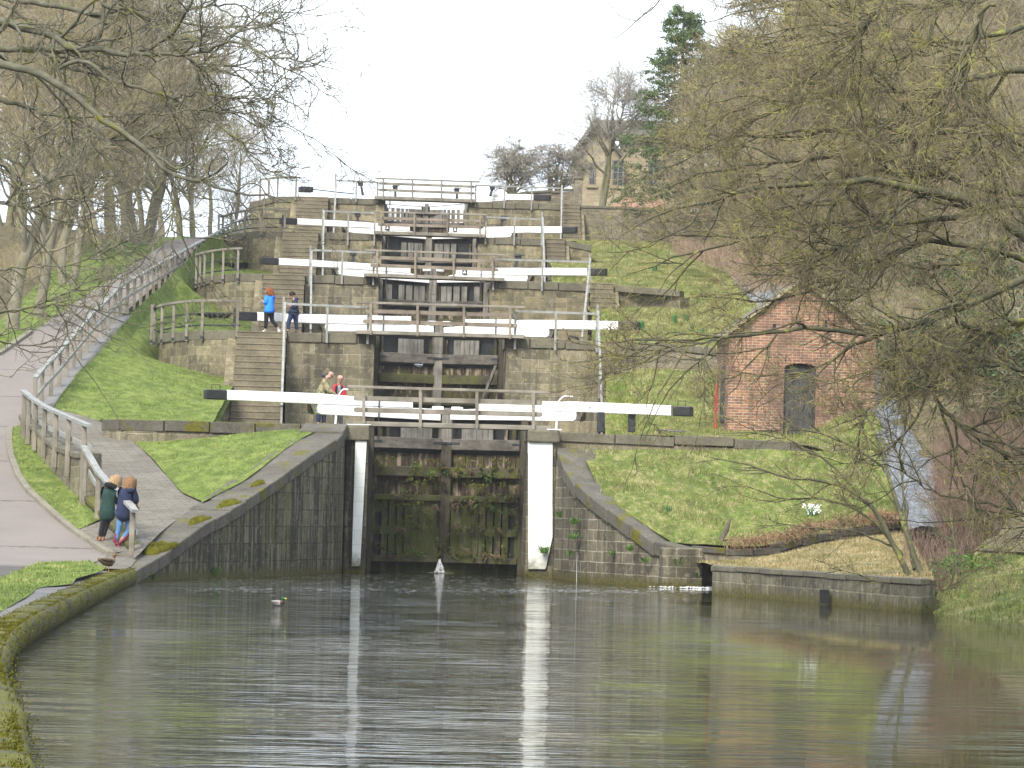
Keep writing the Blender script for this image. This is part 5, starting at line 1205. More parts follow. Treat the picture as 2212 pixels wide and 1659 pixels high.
def lump(name, rings, mat, parent, n=16, wob=0, seed=0):
    """closed lofted form from rings (cx, cy, cz, rx, ry)"""
    mb = MB(); rr = random.Random(seed)
    for (x, y, z, rx, ry) in rings:
        for k in range(n):
            a = 2*math.pi*k/n; w = 1+wob*math.sin(a*5+z*23+seed)+rr.uniform(-wob, wob)*.5; mb.v.append((x+rx*w*math.cos(a), y+ry*w*math.sin(a), z))
    for i in range(len(rings)-1):
        for k in range(n):
            a = i*n+k; b = i*n+(k+1) % n; mb.face((a, b, b+n, a+n))
    mb.face(list(range(n))[::-1]); mb.face([(len(rings)-1)*n+k for k in range(n)])
    o = mb.build(name, mat, None, True); o.parent = parent; s_ = o.modifiers.new('sub', 'SUBSURF'); s_.levels = 1; s_.render_levels = 1; return o
HANDSEG = [(-.032, .078, 0), (-.012, .092, .0), (.010, .088, 0), (.030, .07, 0)]
def V3(*a): return Vector(a)
def person(base, label, J, cloth, fdir, hair, shoes, sc_=1.0, extra=None):
    """J: joints in metres (across, depth, up); fdir: unit vector the face looks along"""
    t = thing('person', base, label, 'person'); t.scale = (sc_,)*3
    J = {k: Vector(v) for k, v in J.items()}; f = Vector(fdir).normalized(); side = f.cross(Vector((0, 0, 1))).normalized(); upd = side.cross(f).normalized()
    if upd.z < 0: upd = -upd
    hc = J['head']
    N = {'pel': (*J['pel'], .115), 'waist': (*J['pel'].lerp(J['chest'], .5), .10), 'chest': (*J['chest'], .12), 'neck': (*J['neck'], .058), 'jaw': (*(hc-upd*.07+f*.03), .068), 'skull': (*(hc+upd*.035-f*.008), .098), 'crown': (*(hc+upd*.085-f*.012), .07)}
    E = [('pel', 'waist'), ('waist', 'chest'), ('chest', 'neck'), ('neck', 'jaw'), ('jaw', 'skull'), ('skull', 'crown')]
    for s_ in 'LR':
        N['hip'+s_] = (*J['hip'+s_], .095); N['kn'+s_] = (*J['kn'+s_], .062); N['an'+s_] = (*J['an'+s_], .042); N['toe'+s_] = (*J['toe'+s_], .036)
        N['sh'+s_] = (*J['sh'+s_], .05); N['el'+s_] = (*J['el'+s_], .045); N['wr'+s_] = (*J['wr'+s_], .03)
        E += [('pel', 'hip'+s_), ('hip'+s_, 'kn'+s_), ('kn'+s_, 'an'+s_), ('an'+s_, 'toe'+s_), ('chest', 'sh'+s_), ('sh'+s_, 'el'+s_), ('el'+s_, 'wr'+s_)]
        d = (J['wr'+s_]-J['el'+s_]).normalized(); sd_ = d.cross(f if abs(d.dot(f)) < .9 else Vector((0, 0, 1))).normalized(); nn_ = sd_.cross(d)
        pm_ = J['wr'+s_]+d*.055; N['palm'+s_] = (*pm_, (.032, .02)); E.append(('wr'+s_, 'palm'+s_))
        for i, (o_, L_) in enumerate(((-.027, .07), (-.009, .08), (.009, .076), (.026, .06))):
            b_ = pm_+d*.035+sd_*o_; m_ = b_+d*L_*.5+nn_*.012; e_ = m_+d*L_*.3+nn_*.03
            N['fa%d%s' % (i, s_)] = (*b_, .0095); N['fb%d%s' % (i, s_)] = (*m_, .009); N['fc%d%s' % (i, s_)] = (*e_, .0075)
            E += [('palm'+s_, 'fa%d%s' % (i, s_)), ('fa%d%s' % (i, s_), 'fb%d%s' % (i, s_)), ('fb%d%s' % (i, s_), 'fc%d%s' % (i, s_))]
        th = J['wr'+s_]+d*.03-sd_*.03; N['ta'+s_] = (*th, .011); N['tb'+s_] = (*(th+d*.035-sd_*.018+nn_*.01), .0095); E += [('palm'+s_, 'ta'+s_), ('ta'+s_, 'tb'+s_)]
    body = skinmesh('body', N, E, SK, t, base, 1)
    # nose, ears, eyes, mouth
    def blob(name, c, r, mat, n=8):
        mb = MB()
        for i in range(5):
            ph = math.pi*(i/4); rr_ = max(.05, math.sin(ph))
            for k in range(n): a = 2*math.pi*k/n; mb.v.append(tuple(Vector(c)+side*(r[0]*rr_*math.cos(a))+upd*(r[2]*math.cos(ph))+f*(r[1]*rr_*math.sin(a))))
        for i in range(4):
            for k in range(n): a = i*n+k; b = i*n+(k+1) % n; mb.face((a, a+n, b+n, b))
        o = mb.build(name, mat, None, True); o.parent = t; return o
    blob('nose', hc+f*.105-upd*.012, (.014, .022, .026), SK)
    for q in (-1, 1): blob('ear', hc+side*q*.088-f*.005-upd*.005, (.012, .02, .032), SK); blob('eye', hc+side*q*.032+f*.09+upd*.015, (.012, .008, .007), M['black'])
    blob('mouth', hc+f*.092-upd*.055, (.024, .006, .006), M['red'])
    # trousers, jacket
    tr, jk, jr, hem = cloth
    T = {'pel': (*J['pel'], .135)}; TE = []
    for s_ in 'LR':
        T['hip'+s_] = (*J['hip'+s_], .108); T['kn'+s_] = (*J['kn'+s_], .074); T['an'+s_] = (*J['an'+s_].lerp(J['kn'+s_], .12), .056 if jr < .9 else .056); TE += [('pel', 'hip'+s_), ('hip'+s_, 'kn'+s_), ('kn'+s_, 'an'+s_)]
    skinmesh('trousers', T, TE, tr, t, base, 1)
    K = {'chest': (*J['chest'], (.21, .195)), 'waist': (*J['pel'].lerp(J['chest'], .45), (.19*jr, .185)), 'pel': (*J['pel'], (.205*jr, .195)), 'hem': (*(J['pel']+Vector((0, 0, -hem))), (.215*jr, .2)), 'col': (*J['neck'].lerp(J['chest'], .25), .11)}
    KE = [('chest', 'waist'), ('waist', 'pel'), ('pel', 'hem'), ('chest', 'col')]
    for s_ in 'LR':
        K['sh'+s_] = (*J['sh'+s_], .112); K['el'+s_] = (*J['el'+s_], .088); K['wr'+s_] = (*J['wr'+s_].lerp(J['el'+s_], .08), .05); KE += [('chest', 'sh'+s_), ('sh'+s_, 'el'+s_), ('el'+s_, 'wr'+s_)]
    skinmesh('jacket', K, KE, jk, t, base, 2)
    for s_ in 'LR':
        a, b = J['an'+s_], J['toe'+s_]; d = (b-a); d.z = 0; d = d.normalized() if d.length > .02 else Vector((1, 0, 0)); q = Vector((b.x, b.y, b.z))
        z0_ = min(a.z-.07, b.z-.02)
        skinmesh('shoe', {'h': (*(Vector((a.x, a.y, a.z-.03))-d*.035), .062), 'm': (*(a.lerp(b, .5)+Vector((0, 0, -.01))), .066), 't': (*(b+d*.02), .054), 'a': (*(a+(J['kn'+s_]-a).normalized()*shoes[1]), .066 if shoes[1] > .1 else .053)}, [('a', 'h'), ('h', 'm'), ('m', 't')], shoes[0], t, base, 1)
    if extra: extra(t, J, f, side, upd, hc)
    return t
def hair_cap(t, hc, f, side, upd, mat, down, back, vol, seed=1, tip=None):
    """strands falling over the skull: a lofted shell plus separate locks"""
    mb = MB(); rr = np.random.RandomState(seed); n = 260
    for i in range(n):
        a = rr.uniform(0, 2*math.pi); 
        dr = side*math.cos(a)+(-f)*math.sin(a)
        if dr.dot(f) > .62: continue
        top = hc+upd*.115+dr*.02; mid = hc+upd*.05+dr*(.105*vol); L_ = down*rr.uniform(.75, 1.1)
        low = hc-upd*L_*.5+dr*(.12*vol)-f*back*.3; end = hc-upd*L_+dr*(.11*vol)*rr.uniform(.7, 1.1)-f*back
        mb.tube([top, mid, low, end], [.012, .02, .018, .006], 4, False)
    o = mb.build('hair', mat, None, True); o.parent = t; return o
H = lambda s_: s_
navy = mat_cloth('navy coat', (.014, .022, .055)); green = mat_cloth('dark green coat', (.014, .04, .034)); jeans = mat_cloth('blue jeans', (.09, .2, .38)); blk = mat_cloth('black cloth', (.012, .012, .014))
burg = m_plain('burgundy leather', (.16, .03, .05), .2, 9, .4); tan = m_plain('tan leather', (.36, .14, .04), .2, 9, .6); blue = mat_cloth('bright blue jacket', (.025, .20, .78), .12); dnav = mat_cloth('dark navy cloth', (.018, .026, .055)); wht = m_plain('white trainers', (.6, .6, .58), .1, 9, .6)
hair_b = mat_cloth('light brown hair', (.20, .11, .055), .35, 30); hair_y = mat_cloth('blond hair', (.30, .20, .11), .35, 30); hair_r = mat_cloth('auburn hair', (.20, .07, .03), .3, 30); hair_d = mat_cloth('dark brown hair', (.03, .02, .015), .3, 30)
fur = mat_cloth('black fur', (.008, .008, .009)); redj = mat_cloth('red jacket', (.48, .02, .03)); grey = mat_cloth('grey knit', (.33, .32, .27))
def camo():
    k = NT('camouflage cloth'); p = k.pos(); n = k.noise(p, 7, 4, .6, 1.0); n2 = k.noise(k.mapv(p, (1, 1, 1), (5, 5, 5)), 9, 3, .6, 1.0)
    c = k.ramp(n, [(.40, (.09, .11, .05)), (.47, (.24, .21, .12)), (.55, (.33, .28, .17)), (.62, (.14, .10, .06))]); c = k.mix(k.ramp(n2, [(.58, 0), (.6, .9)]), c, (.07, .085, .04)); return k.fin(c, .9, n, .2, .01)
camo_m = camo()
def zoomj(pts, ox, oy, px):
    """figure-plane readings (pixels of an enlarged crop) to metres right of and above the standing point"""
    return {k: ((v[0]-ox)/px, v[2] if len(v) > 2 else 0, (oy-v[1])/px) for k, v in pts.items()}
b_ = at(249.5, 1188, 82); gz = .68
J = zoomj({'pel': (455, 800, -.02), 'chest': (495, 560, .02), 'neck': (530, 445, .04), 'head': (548, 345, .08), 'hipL': (405, 880), 'knL': (390, 1075, -.02), 'anL': (335, 1360, 0), 'toeL': (420, 1425, -.02), 'hipR': (510, 880), 'knR': (560, 1130, .06), 'anR': (425, 1290, .02), 'toeR': (385, 1350, .02),
           'shL': (425, 480, .02), 'elL': (400, 650, .12), 'wrL': (490, 720, .26), 'shR': (600, 490, .04), 'elR': (635, 640, .08), 'wrR': (655, 710, .14)}, 340, 1440, 716)
def ex_w1(t, J, f, side, upd, hc):
    hair_cap(t, hc, f, side, upd, hair_b, .2, .05, 1.15, 3)
    skinmesh('hood', {'a': (*(J['neck']+Vector((-.1, -.08, -.03))), .05), 'b': (*(J['neck']+Vector((0, -.13, -.08))), .07), 'c': (*(J['neck']+Vector((.1, -.08, -.02))), .05)}, [('a', 'b'), ('b', 'c')], navy, t, None)
person((at(249.5, 1188, 80.3).x, 80.3, gT(80.3)+.02), 'person in a navy coat, blue jeans and burgundy boots leaning on the railing end', J, (jeans, navy, 1.12, .30), (.6, .75, -.1), None, (burg, .32), 1.0, ex_w1)
b_ = at(216, 1174, 82.5)
J = zoomj({'pel': (310, 790, 0), 'chest': (330, 560, .02), 'neck': (375, 430, .04), 'head': (435, 315, .08), 'hipL': (275, 890), 'knL': (240, 1075, .02), 'anL': (195, 1285, 0), 'toeL': (170, 1335, .1), 'hipR': (330, 890), 'knR': (290, 1080, .04), 'anR': (240, 1290, .02), 'toeR': (255, 1340, .12),
           'shL': (265, 480, .02), 'elL': (245, 650, .1), 'wrL': (300, 720, .25), 'shR': (410, 500, .04), 'elR': (440, 660, .12), 'wrR': (500, 720, .25)}, 205, 1345, 716)
def ex_w2(t, J, f, side, upd, hc):
    hair_cap(t, hc, f, side, upd, hair_y, .17, .05, 1.2, 5)
    c = J['neck']; skinmesh('fur_hood', {'a': (*(c+Vector((-.17, -.06, .05))), .06), 'b': (*(c+Vector((-.03, -.14, .03))), .075), 'c': (*(c+Vector((.12, -.1, -.01))), .055)}, [('a', 'b'), ('b', 'c')], fur, t, None)
person((at(216, 1174, 81.1).x, 81.1, gT(81.1)+.02), 'person in a long green coat with black fur hood, black trousers and tan shoes', J, (blk, green, 1.05, .33), (.75, .6, -.1), None, (tan, .02), 1.0, ex_w2)
# the two walkers
b_ = at(585, 716, 119.6); 
J = zoomj({'pel': (590, 860), 'chest': (600, 600), 'neck': (585, 480), 'head': (565, 345), 'hipL': (525, 940, -.05), 'knL': (515, 1170, -.05), 'anL': (500, 1440, -.05), 'toeL': (420, 1500, -.05), 'hipR': (650, 940, .06), 'knR': (665, 1150, .06), 'anR': (865, 1370, .06), 'toeR': (880, 1480, .06),
           'shL': (520, 520, -.12), 'elL': (490, 710, -.16), 'wrL': (415, 640, -.12), 'shR': (660, 520, .14), 'elR': (640, 720, .18), 'wrR': (520, 680, .12)}, 510, 1510, 820)
def ex_b(t, J, f, side, upd, hc):
    hair_cap(t, hc, f, side, upd, hair_r, .2, .06, 1.12, 7)
    skinmesh('hood', {'a': (*(J['neck']+Vector((.06, -.1, -.03))), .06), 'b': (*(J['neck']+Vector((.16, 0, -.04))), .08), 'c': (*(J['neck']+Vector((.06, .1, -.03))), .06)}, [('a', 'b'), ('b', 'c')], blue, t, None)
    mb = MB(); q = J['wrL']+Vector((-.13, 0, .06)); mb.bar(q, q+Vector((-.06, 0, .1)), .07, .01, up=Vector((1, 0, 0))); mb.build('phone', M['black'], None).parent = t
person((at(574, 716, 117.55).x, 117.55, 7.42), 'person with auburn hair walking left in a bright blue jacket and black leggings', J, (blk, blue, 1.32, .16), (-1, .05, -.15), None, (wht, .03), 1.0, ex_b)
J = zoomj({'pel': (1230, 900), 'chest': (1240, 640), 'neck': (1210, 520), 'head': (1158, 425), 'hipL': (1175, 960, -.05), 'knL': (1095, 1170, -.05), 'anL': (1095, 1430, -.05), 'toeL': (1010, 1490, -.05), 'hipR': (1270, 960, .06), 'knR': (1290, 1180, .06), 'anR': (1330, 1430, .06), 'toeR': (1250, 1490, .06),
           'shL': (1260, 570, -.13), 'elL': (1290, 790, -.17), 'wrL': (1130, 735, -.12), 'shR': (1230, 570, .14), 'elR': (1250, 780, .18), 'wrR': (1120, 740, .1)}, 1220, 1500, 820)
def ex_m(t, J, f, side, upd, hc):
    hair_cap(t, hc, f, side, upd, hair_d, .02, .0, .95, 8)
    skinmesh('hood', {'a': (*(J['neck']+Vector((.05, -.1, -.02))), .05), 'b': (*(J['neck']+Vector((.13, 0, -.03))), .065), 'c': (*(J['neck']+Vector((.05, .1, -.02))), .05)}, [('a', 'b'), ('b', 'c')], dnav, t, None)
person((at(633, 716, 117.6).x, 117.6, 7.42), 'person with short dark hair in a navy hooded jacket walking behind the blue jacket', J, (mat_cloth('dark blue jeans', (.03, .045, .11)), dnav, .95, .02), (-1, .05, -.12), None, (blk, .03), 1.0, ex_m)
# the two stooping men behind the lowest left beam
J = zoomj({'pel': (430, 960, 0), 'chest': (470, 600, .02), 'neck': (560, 430, .02), 'head': (645, 375, .02), 'hipL': (400, 1030, -.06), 'knL': (410, 1270, -.06), 'anL': (400, 1500, -.06), 'toeL': (500, 1550, -.06), 'hipR': (480, 1030, .08), 'knR': (520, 1260, .08), 'anR': (520, 1500, .08), 'toeR': (610, 1550, .08),
           'shL': (500, 500, -.15), 'elL': (600, 730, -.2), 'wrL': (790, 845, -.18), 'shR': (500, 500, .17), 'elR': (620, 740, .15), 'wrR': (760, 850, .1)}, 480, 1570, 797)
def ex_c(t, J, f, side, upd, hc):
    skinmesh('collar', {'a': (*(J['neck']+Vector((-.06, -.1, .0))), .04), 'b': (*(J['neck']+Vector((-.12, 0, .04))), .05), 'c': (*(J['neck']+Vector((-.06, .1, .0))), .04)}, [('a', 'b'), ('b', 'c')], dnav, t, None)
person((at(695, 925, 98.9).x, 98.9, 3.93), 'bald person in a camouflage jacket bending over the lowest left balance beam', J, (mat_cloth('indigo jeans', (.02, .03, .07)), camo_m, 1.15, .08), (.85, .1, -.6), None, (blk, .03), 1.0, ex_c)
J = zoomj({'pel': (780, 1000, 0), 'chest': (785, 690, 0), 'neck': (785, 560, -.03), 'head': (800, 440, -.1), 'hipL': (740, 1060), 'knL': (735, 1290, -.05), 'anL': (720, 1510), 'toeL': (740, 1560, -.12), 'hipR': (830, 1060), 'knR': (840, 1290, -.05), 'anR': (840, 1510), 'toeR': (850, 1560, -.12),
           'shL': (700, 610, -.02), 'elL': (690, 800, -.1), 'wrL': (760, 900, -.25), 'shR': (860, 610, -.02), 'elR': (875, 790, -.1), 'wrR': (840, 900, -.25)}, 780, 1570, 797)
def ex_r(t, J, f, side, upd, hc):
    skinmesh('shirt_front', {'a': (*(J['neck']+Vector((0, -.13, -.04))), .045), 'b': (*(J['chest']+Vector((0, -.16, 0))), .055), 'c': (*(J['pel']+Vector((0, -.16, .2))), .05)}, [('a', 'b'), ('b', 'c')], grey, t, None)
    for s_ in (-1, 1): skinmesh('jacket_panel', {'a': (*(J['neck']+Vector((.07*s_, -.12, -.04))), .035), 'b': (*(J['chest']+Vector((.085*s_, -.145, 0))), .04), 'c': (*(J['pel']+Vector((.085*s_, -.14, .2))), .04)}, [('a', 'b'), ('b', 'c')], dnav, t, None)
person((at(730, 925, 99.6).x, 99.6, 3.93), 'bald bearded person in an open red and navy jacket behind the camouflage jacket', J, (mat_cloth('grey trousers', (.12, .12, .13)), redj, .85, .1), (.1, -.8, -.6), None, (grey, .03), 1.0, ex_r)
# ================================================================== birds
def bird(name, base, ang, label, cols, s_=1.0, swim=False, cat='duck'):
    t = thing(name, base, label, cat); body, head, bill, wing, breast = [m_plain(name+' '+n_, c, .2, 40, .6) for n_, c in zip(('body', 'head', 'bill', 'wing', 'breast'), cols)]
    k = s_; z = .02*k if swim else .15*k
    sub = lambda nm, N, E, m_: skinmesh(nm, {a: (v[0]*k, v[1]*k, v[2]*k+z, v[3]*k) for a, v in N.items()}, E, m_, t, None)
    sub('body', {'c': (0, 0, .06, .085), 'a': (-.15, 0, .085, .05), 'tail': (-.25, 0, .12, .02), 'b': (.12, 0, .055, .075)}, [('c', 'a'), ('a', 'tail'), ('c', 'b')], body)
    sub('breast', {'a': (.10, 0, .06, .076), 'b': (.16, 0, .09, .05), 'c': (.17, 0, .15, .035)}, [('a', 'b'), ('b', 'c')], breast)
    sub('head', {'a': (.17, 0, .13, .036), 'b': (.185, 0, .20, .045), 'c': (.21, 0, .215, .036)}, [('a', 'b'), ('b', 'c')], head)
    sub('bill', {'a': (.235, 0, .205, .02), 'b': (.28, 0, .19, .016), 'c': (.31, 0, .185, .012)}, [('a', 'b'), ('b', 'c')], bill)
    for q in (-1, 1): sub('wing', {'a': (.07, .07*q, .09, .035), 'b': (-.08, .075*q, .10, .035), 'c': (-.2, .03*q, .125, .014)}, [('a', 'b'), ('b', 'c')], wing)
    if not swim:
        for q in (-1, 1): sub('leg', {'a': (0, .035*q, -.01, .01), 'b': (.01, .035*q, -.13, .008), 'c': (.05, .035*q, -.145, .008)}, [('a', 'b'), ('b', 'c')], bill)
    t.rotation_euler = (0, 0, ang); return t
p = G(601, 1309, 0); bird('mallard', (p.x, p.y, -.005), -.75, 'green-headed mallard drake swimming on the pool left of centre', ((.24, .235, .225), (.004, .11, .04), (.55, .45, .05), (.22, .2, .18), (.09, .04, .02)), 0.66, True)
p = at(231, 1238, 78.5); p = G(231, 1238, .38); bird('duck', (p.x, p.y, .37), .9, 'brown speckled duck standing on the paving behind the quay', ((.14, .09, .05), (.12, .08, .05), (.3, .2, .06), (.09, .06, .035), (.16, .11, .07)), 1.05)
p = at(905, 797, 119.2); bird('pigeon', (p.x, 119.15, p.z-.05), .5, 'grey pigeon perched on a rail of the second lock gates', ((.3, .32, .36), (.12, .13, .16), (.1, .1, .1), (.32, .34, .38), (.2, .2, .25)), .75, False, 'pigeon')
# ================================================================== flowers and tufts
def tuft(mb, c, h, r, n, rr, lean=.5, w=.012):
    for i in range(n):
        a = rr.uniform(0, 6.283); d = Vector((math.cos(a), math.sin(a), 0)); b = Vector(c)+d*rr.uniform(0, r*.5); e = b+d*r*rr.uniform(.3, 1)*lean+Vector((0, 0, h*rr.uniform(.6, 1))); m_ = b.lerp(e, .5)+Vector((0, 0, h*.18)); s_ = Vector((-d.y, d.x, 0))*w
        k = len(mb.v); mb.v += [tuple(b-s_), tuple(b+s_), tuple(m_+s_*.9), tuple(m_-s_*.9), tuple(e)]; mb.face((k, k+1, k+2, k+3)); mb.face((k+3, k+2, k+4))
M['leaf'] = m_plain('daffodil leaf', (.05, .15, .05), .3, 20, .6); M['petal'] = m_plain('white petal', (.72, .76, .70), .1, 20, .6); M['fern'] = m_plain('fern green', (.07, .17, .02), .4, 12, .7)
rr = random.Random(9)
def flowers(u, v, y, z, r, label, white=True, n=60):
    p = at(u, v, y); p.z = z if z is not None else p.z; t = thing('flower_clump', p, label, 'flowers' if white else 'plant', None if white else 'leafy bulb clumps on the right bank')
    mb = MB(); tuft(mb, p, r*1.5, r, n, rr); mb.build('leaves', M['leaf'], t)
    if white:
        mb = MB()
        for i in range(70):
            a = rr.uniform(0, 6.28); q = p+Vector((math.cos(a)*r*rr.uniform(0, 1), math.sin(a)*r*rr.uniform(0, 1), r*rr.uniform(.7, 1.7))); s_ = .024
            k = len(mb.v); mb.v += [tuple(q+Vector((s_*math.cos(b), -s_*.3*math.sin(b*2), s_*math.sin(b)))) for b in np.linspace(0, 5.2, 6)]; mb.face(range(k, k+6))
        mb.build('blossoms', M['petal'], t)
flowers(1754, 1126, 90.2, None, .26, 'clump of white flowers low on the right grass slope')
flowers(96, 1032, 92, None, .13, 'small white flowers in the narrow verge by the kerb', n=20)
flowers(1442, 1113, 89.5, None, .2, 'green bulb leaves alone on the lower right slope', False, 40)
for i, (u, v, y, lb) in enumerate([(1470, 624, 139.5, 'bulb leaves at the end of the third terrace wall'), (1484, 660, 131, 'bulb leaves in the middle of the second terrace, upper'), (1457, 668, 130, 'bulb leaves in the second terrace, left of its neighbours'), (1497, 684, 127, 'bulb leaves in the second terrace near the hut roof'), (1520, 700, 124, 'largest bulb leaves in the second terrace, just left of the hut roof'), (1386, 686, 127, 'bulb leaves above the black end of the second right beam'), (1415, 545, 155, 'bulb leaves high on the fourth terrace')]):
    p = at(u, v+6, y); z = (bf2(p.x, y) if y < 139 else bf3(p.x, y)); flowers(u, v, y, z, .22, lb, False, 40)
# ferns on the walls near the waterline
fn = []
for u, v, y, n, h in ((455, 1245, 83.6, 40, .28), (330, 1252, 79, 16, .15), (1212, 1118, 93.3, 30, .22), (1238, 1165, 90.9, 26, .2), (1240, 1132, 91, 26, .2), (1360, 1190, 88, 20, .18), (1395, 1215, 87.4, 22, .16), (1230, 1200, 91, 16, .18), (1320, 1200, 89, 14, .16), (1175, 1195, 94.3, 36, .22), (1465, 1222, 86.3, 30, .25), (1505, 1250, 86.3, 30, .2), (250, 1268, 75, 22, .18), (190, 1290, 64, 18, .14)):
    p = at(u, v, y-.12); mb = MB(); tuft(mb, (0, 0, 0), h, h*1.1, n, rr, 1.0, .014); o = mb.build('fern', M['fern']); o.location = p; tag(o, None, 'fern', 'ferns growing from the lock and quay walls'); fn.append(o)
FL = ['tallest fern at the waterline of the left wing wall', 'small fern at the low end of the left wing wall', 'upper fern beside the broad white pillar', 'lower fern in the groove of the right wing wall', 'fern in the groove of the right wing wall, above its neighbour', 'small fern mid-face on the right wing wall', 'fern right of centre on the right wing wall', 'lowest fern in the groove right of the white pillar', 'small fern near the foot of the right wing wall', 'fern growing on the broad white pillar itself', 'fern on the end block of the right wing wall', 'fern beside the outfall', 'fern on the left quay edge near the wing wall', 'fern on the left quay edge farther from the wing wall']
for o, l in zip(fn, FL): o['label'] = l
# ================================================================== foam and falling water
M['foam'] = m_plain('foam', (.62, .64, .66), .1, 20, .4)
def foam(name, pts, seed, smin=.02, smax=.09):
    r_ = np.random.RandomState(seed); mb = MB()
    for x, y in pts:
        s_ = r_.uniform(smin, smax); k = len(mb.v); m_ = 6; a0 = r_.uniform(0, 6)
        for i in range(m_):
            a = a0+i*2*math.pi/m_; q = r_.uniform(.6, 1.2); mb.v.append((x+s_*2.2*q*math.cos(a), y+s_*q*math.sin(a), .006))
        mb.face(range(k, k+m_))
    o = mb.build(name, M['foam']); o['kind'] = 'stuff'; tag(o, 'white foam flecks drifting on the pool below the gates', 'foam'); return o
r_ = np.random.RandomState(4); fp = []
for i in range(1500):
    u = r_.uniform(420, 1530); v = 1276+ (r_.randn()*3.0)+ (u-1000)*.003; p = G(u, v, 0)
    if p.x > -6.4+(86-p.y)*.0 and p.x < 5.6 and r_.rand() < .25+.75*(u > 1100): fp.append((p.x, p.y))
for i in range(700):
    x, y = r_.uniform(-6, 5), 94-abs(r_.randn())*12
    if y > 66 and x > -6.5+(94-y)*.0-.5*(y < 80) and not (y > 86.3 and x > 2.8) and not (y > 84 and x < -3-(93-y)*.35): fp.append((x, y))
foam('foam', fp, 2, .008, .035)
def spray(name, label, c, h, r, n, seed):
    q = np.random.RandomState(seed); t = thing(name, c, label, 'water jet'); mb = MB()
    for i in range(n):
        a = q.uniform(0, 6.283); rr_ = r*q.uniform(.1, 1)**.7; top = Vector((q.randn()*.02, q.randn()*.02, h)); e = Vector((rr_*math.cos(a), rr_*math.sin(a)*.7, 0)); m_ = top.lerp(e, .45)+Vector((0, 0, h*.1))
        mb.tube([top, m_, e], [.002, .0025, .002], 3, False)
    o = mb.build('strands', M['foam']); o.parent = t
    mb = MB()
    for i in range(150):
        f_ = q.rand()**.7; a = q.uniform(0, 6.283); rr_ = r*f_*q.uniform(.3, 1.1); zz = h*(1-f_)*q.uniform(.85, 1.1); s_ = q.uniform(.006, .016); k = len(mb.v)
        mb.v += [(rr_*math.cos(a)-s_, rr_*math.sin(a)*.7, zz), (rr_*math.cos(a), rr_*math.sin(a)*.7, zz-s_*1.8), (rr_*math.cos(a)+s_, rr_*math.sin(a)*.7, zz), (rr_*math.cos(a), rr_*math.sin(a)*.7, zz+s_*1.8)]; mb.face((k, k+1, k+2, k+3))
    o = mb.build('droplets', M['foam']); o.parent = t; mb = MB()
    for i in range(90):
        a = q.uniform(0, 6.283); rr_ = r*2.2*q.rand()**.6; s_ = q.uniform(.015, .05); k = len(mb.v)
        for j in range(6): b = j*1.047; mb.v.append((rr_*math.cos(a)+s_*1.5*math.cos(b), rr_*math.sin(a)+s_*math.sin(b), .012+.02*(rr_ < r)))
        mb.face(range(k, k+6))
    o = mb.build('splash', M['foam']); o.parent = t; return t
q = at(950, 1240, 97.4); spray('leak_jet', 'fan of white water leaking from the foot of the lowest gates', (q.x, 97.4, 0), .38, .16, 22, 3)
q = at(1518, 1272, 86.2)
t = thing('outfall_water', (6.3, 86.6, 0), 'white rushing water spilling from the outfall beside the right quay', 'water jet'); mb = MB(); r_ = np.random.RandomState(6)
for i in range(240):
    f_ = r_.rand()**2.0; x = 1.05-f_*2.6; s_ = r_.uniform(.012, .05)*(1-f_*.75); z = .02+.22*max(0, 1-f_*4)*r_.rand(); y = r_.uniform(-.7, .5)*(1-f_*.4)-f_*.9; k = len(mb.v)
    for j in range(6): b = j*1.047; mb.v.append((x+s_*1.6*math.cos(b), y+s_*math.sin(b), z+r_.uniform(-.01, .02)+.03*(1-f_)*math.sin(b)))
    mb.face(range(k, k+6))
o = mb.build('foam_sheet', M['foam']); o.parent = t
mb = MB(); mb.tube([Vector((3.3, 90.85, .75)), Vector((3.3, 90.8, .4)), Vector((3.3, 90.75, .0))], [.003, .005, .006], 5); o = mb.build('trickle', M['foam']); tag(o, 'thin trickle of water running down the right wing wall', 'trickle')
# ================================================================== trees
def m_bark(name, c1, c2, lich, amt, sc_=3.0):
    k = NT(name); p = k.pos(); n = k.noise(p, sc_*2.2, 5, .7); l = k.noise(p, sc_, 5, .75)
    c = k.ramp(n, [(.3, c2), (.7, c1)]); c = k.mix(k.ramp(l, [(.60-amt*.3, 0), (.68-amt*.3, .9)]), c, lich)
    return k.fin(c, .9, None, spec=.15)
M['bark_l'] = m_bark('mossy bark', (.15, .145, .105), (.06, .06, .042), (.13, .135, .03), .2)
M['twig_l'] = m_bark('grey olive twigs', (.25, .23, .17), (.14, .13, .095), (.19, .19, .06), .2)
M['bark_r'] = m_bark('lichen covered bark', (.12, .115, .068), (.045, .045, .028), (.21, .205, .05), .2)
M['twig_r'] = m_bark('lichen covered twigs', (.25, .21, .13), (.13, .105, .065), (.31, .295, .085), .3)
M['twig_far'] = m_bark('brown distant twigs', (.34, .285, .19), (.21, .175, .115), (.30, .28, .10), .25, 1.0)
M['bark_far'] = m_bark('distant bark', (.26, .24, .18), (.15, .135, .10), (.17, .17, .07), .3, 1.0)
M['twig_red'] = m_bark('reddish brown stems', (.24, .165, .125), (.14, .095, .072), (.28, .22, .14), .15, 1.5)
M['straw'] = m_bark('straw stems', (.36, .27, .19), (.24, .17, .12), (.4, .33, .2), .15, 1.5)
M['twig_grey'] = m_bark('grey distant twigs', (.40, .37, .32), (.28, .26, .22), (.2, .19, .12), .1, 1.0)
def unit(a): return a/np.maximum(np.linalg.norm(a, axis=-1, keepdims=True), 1e-9)
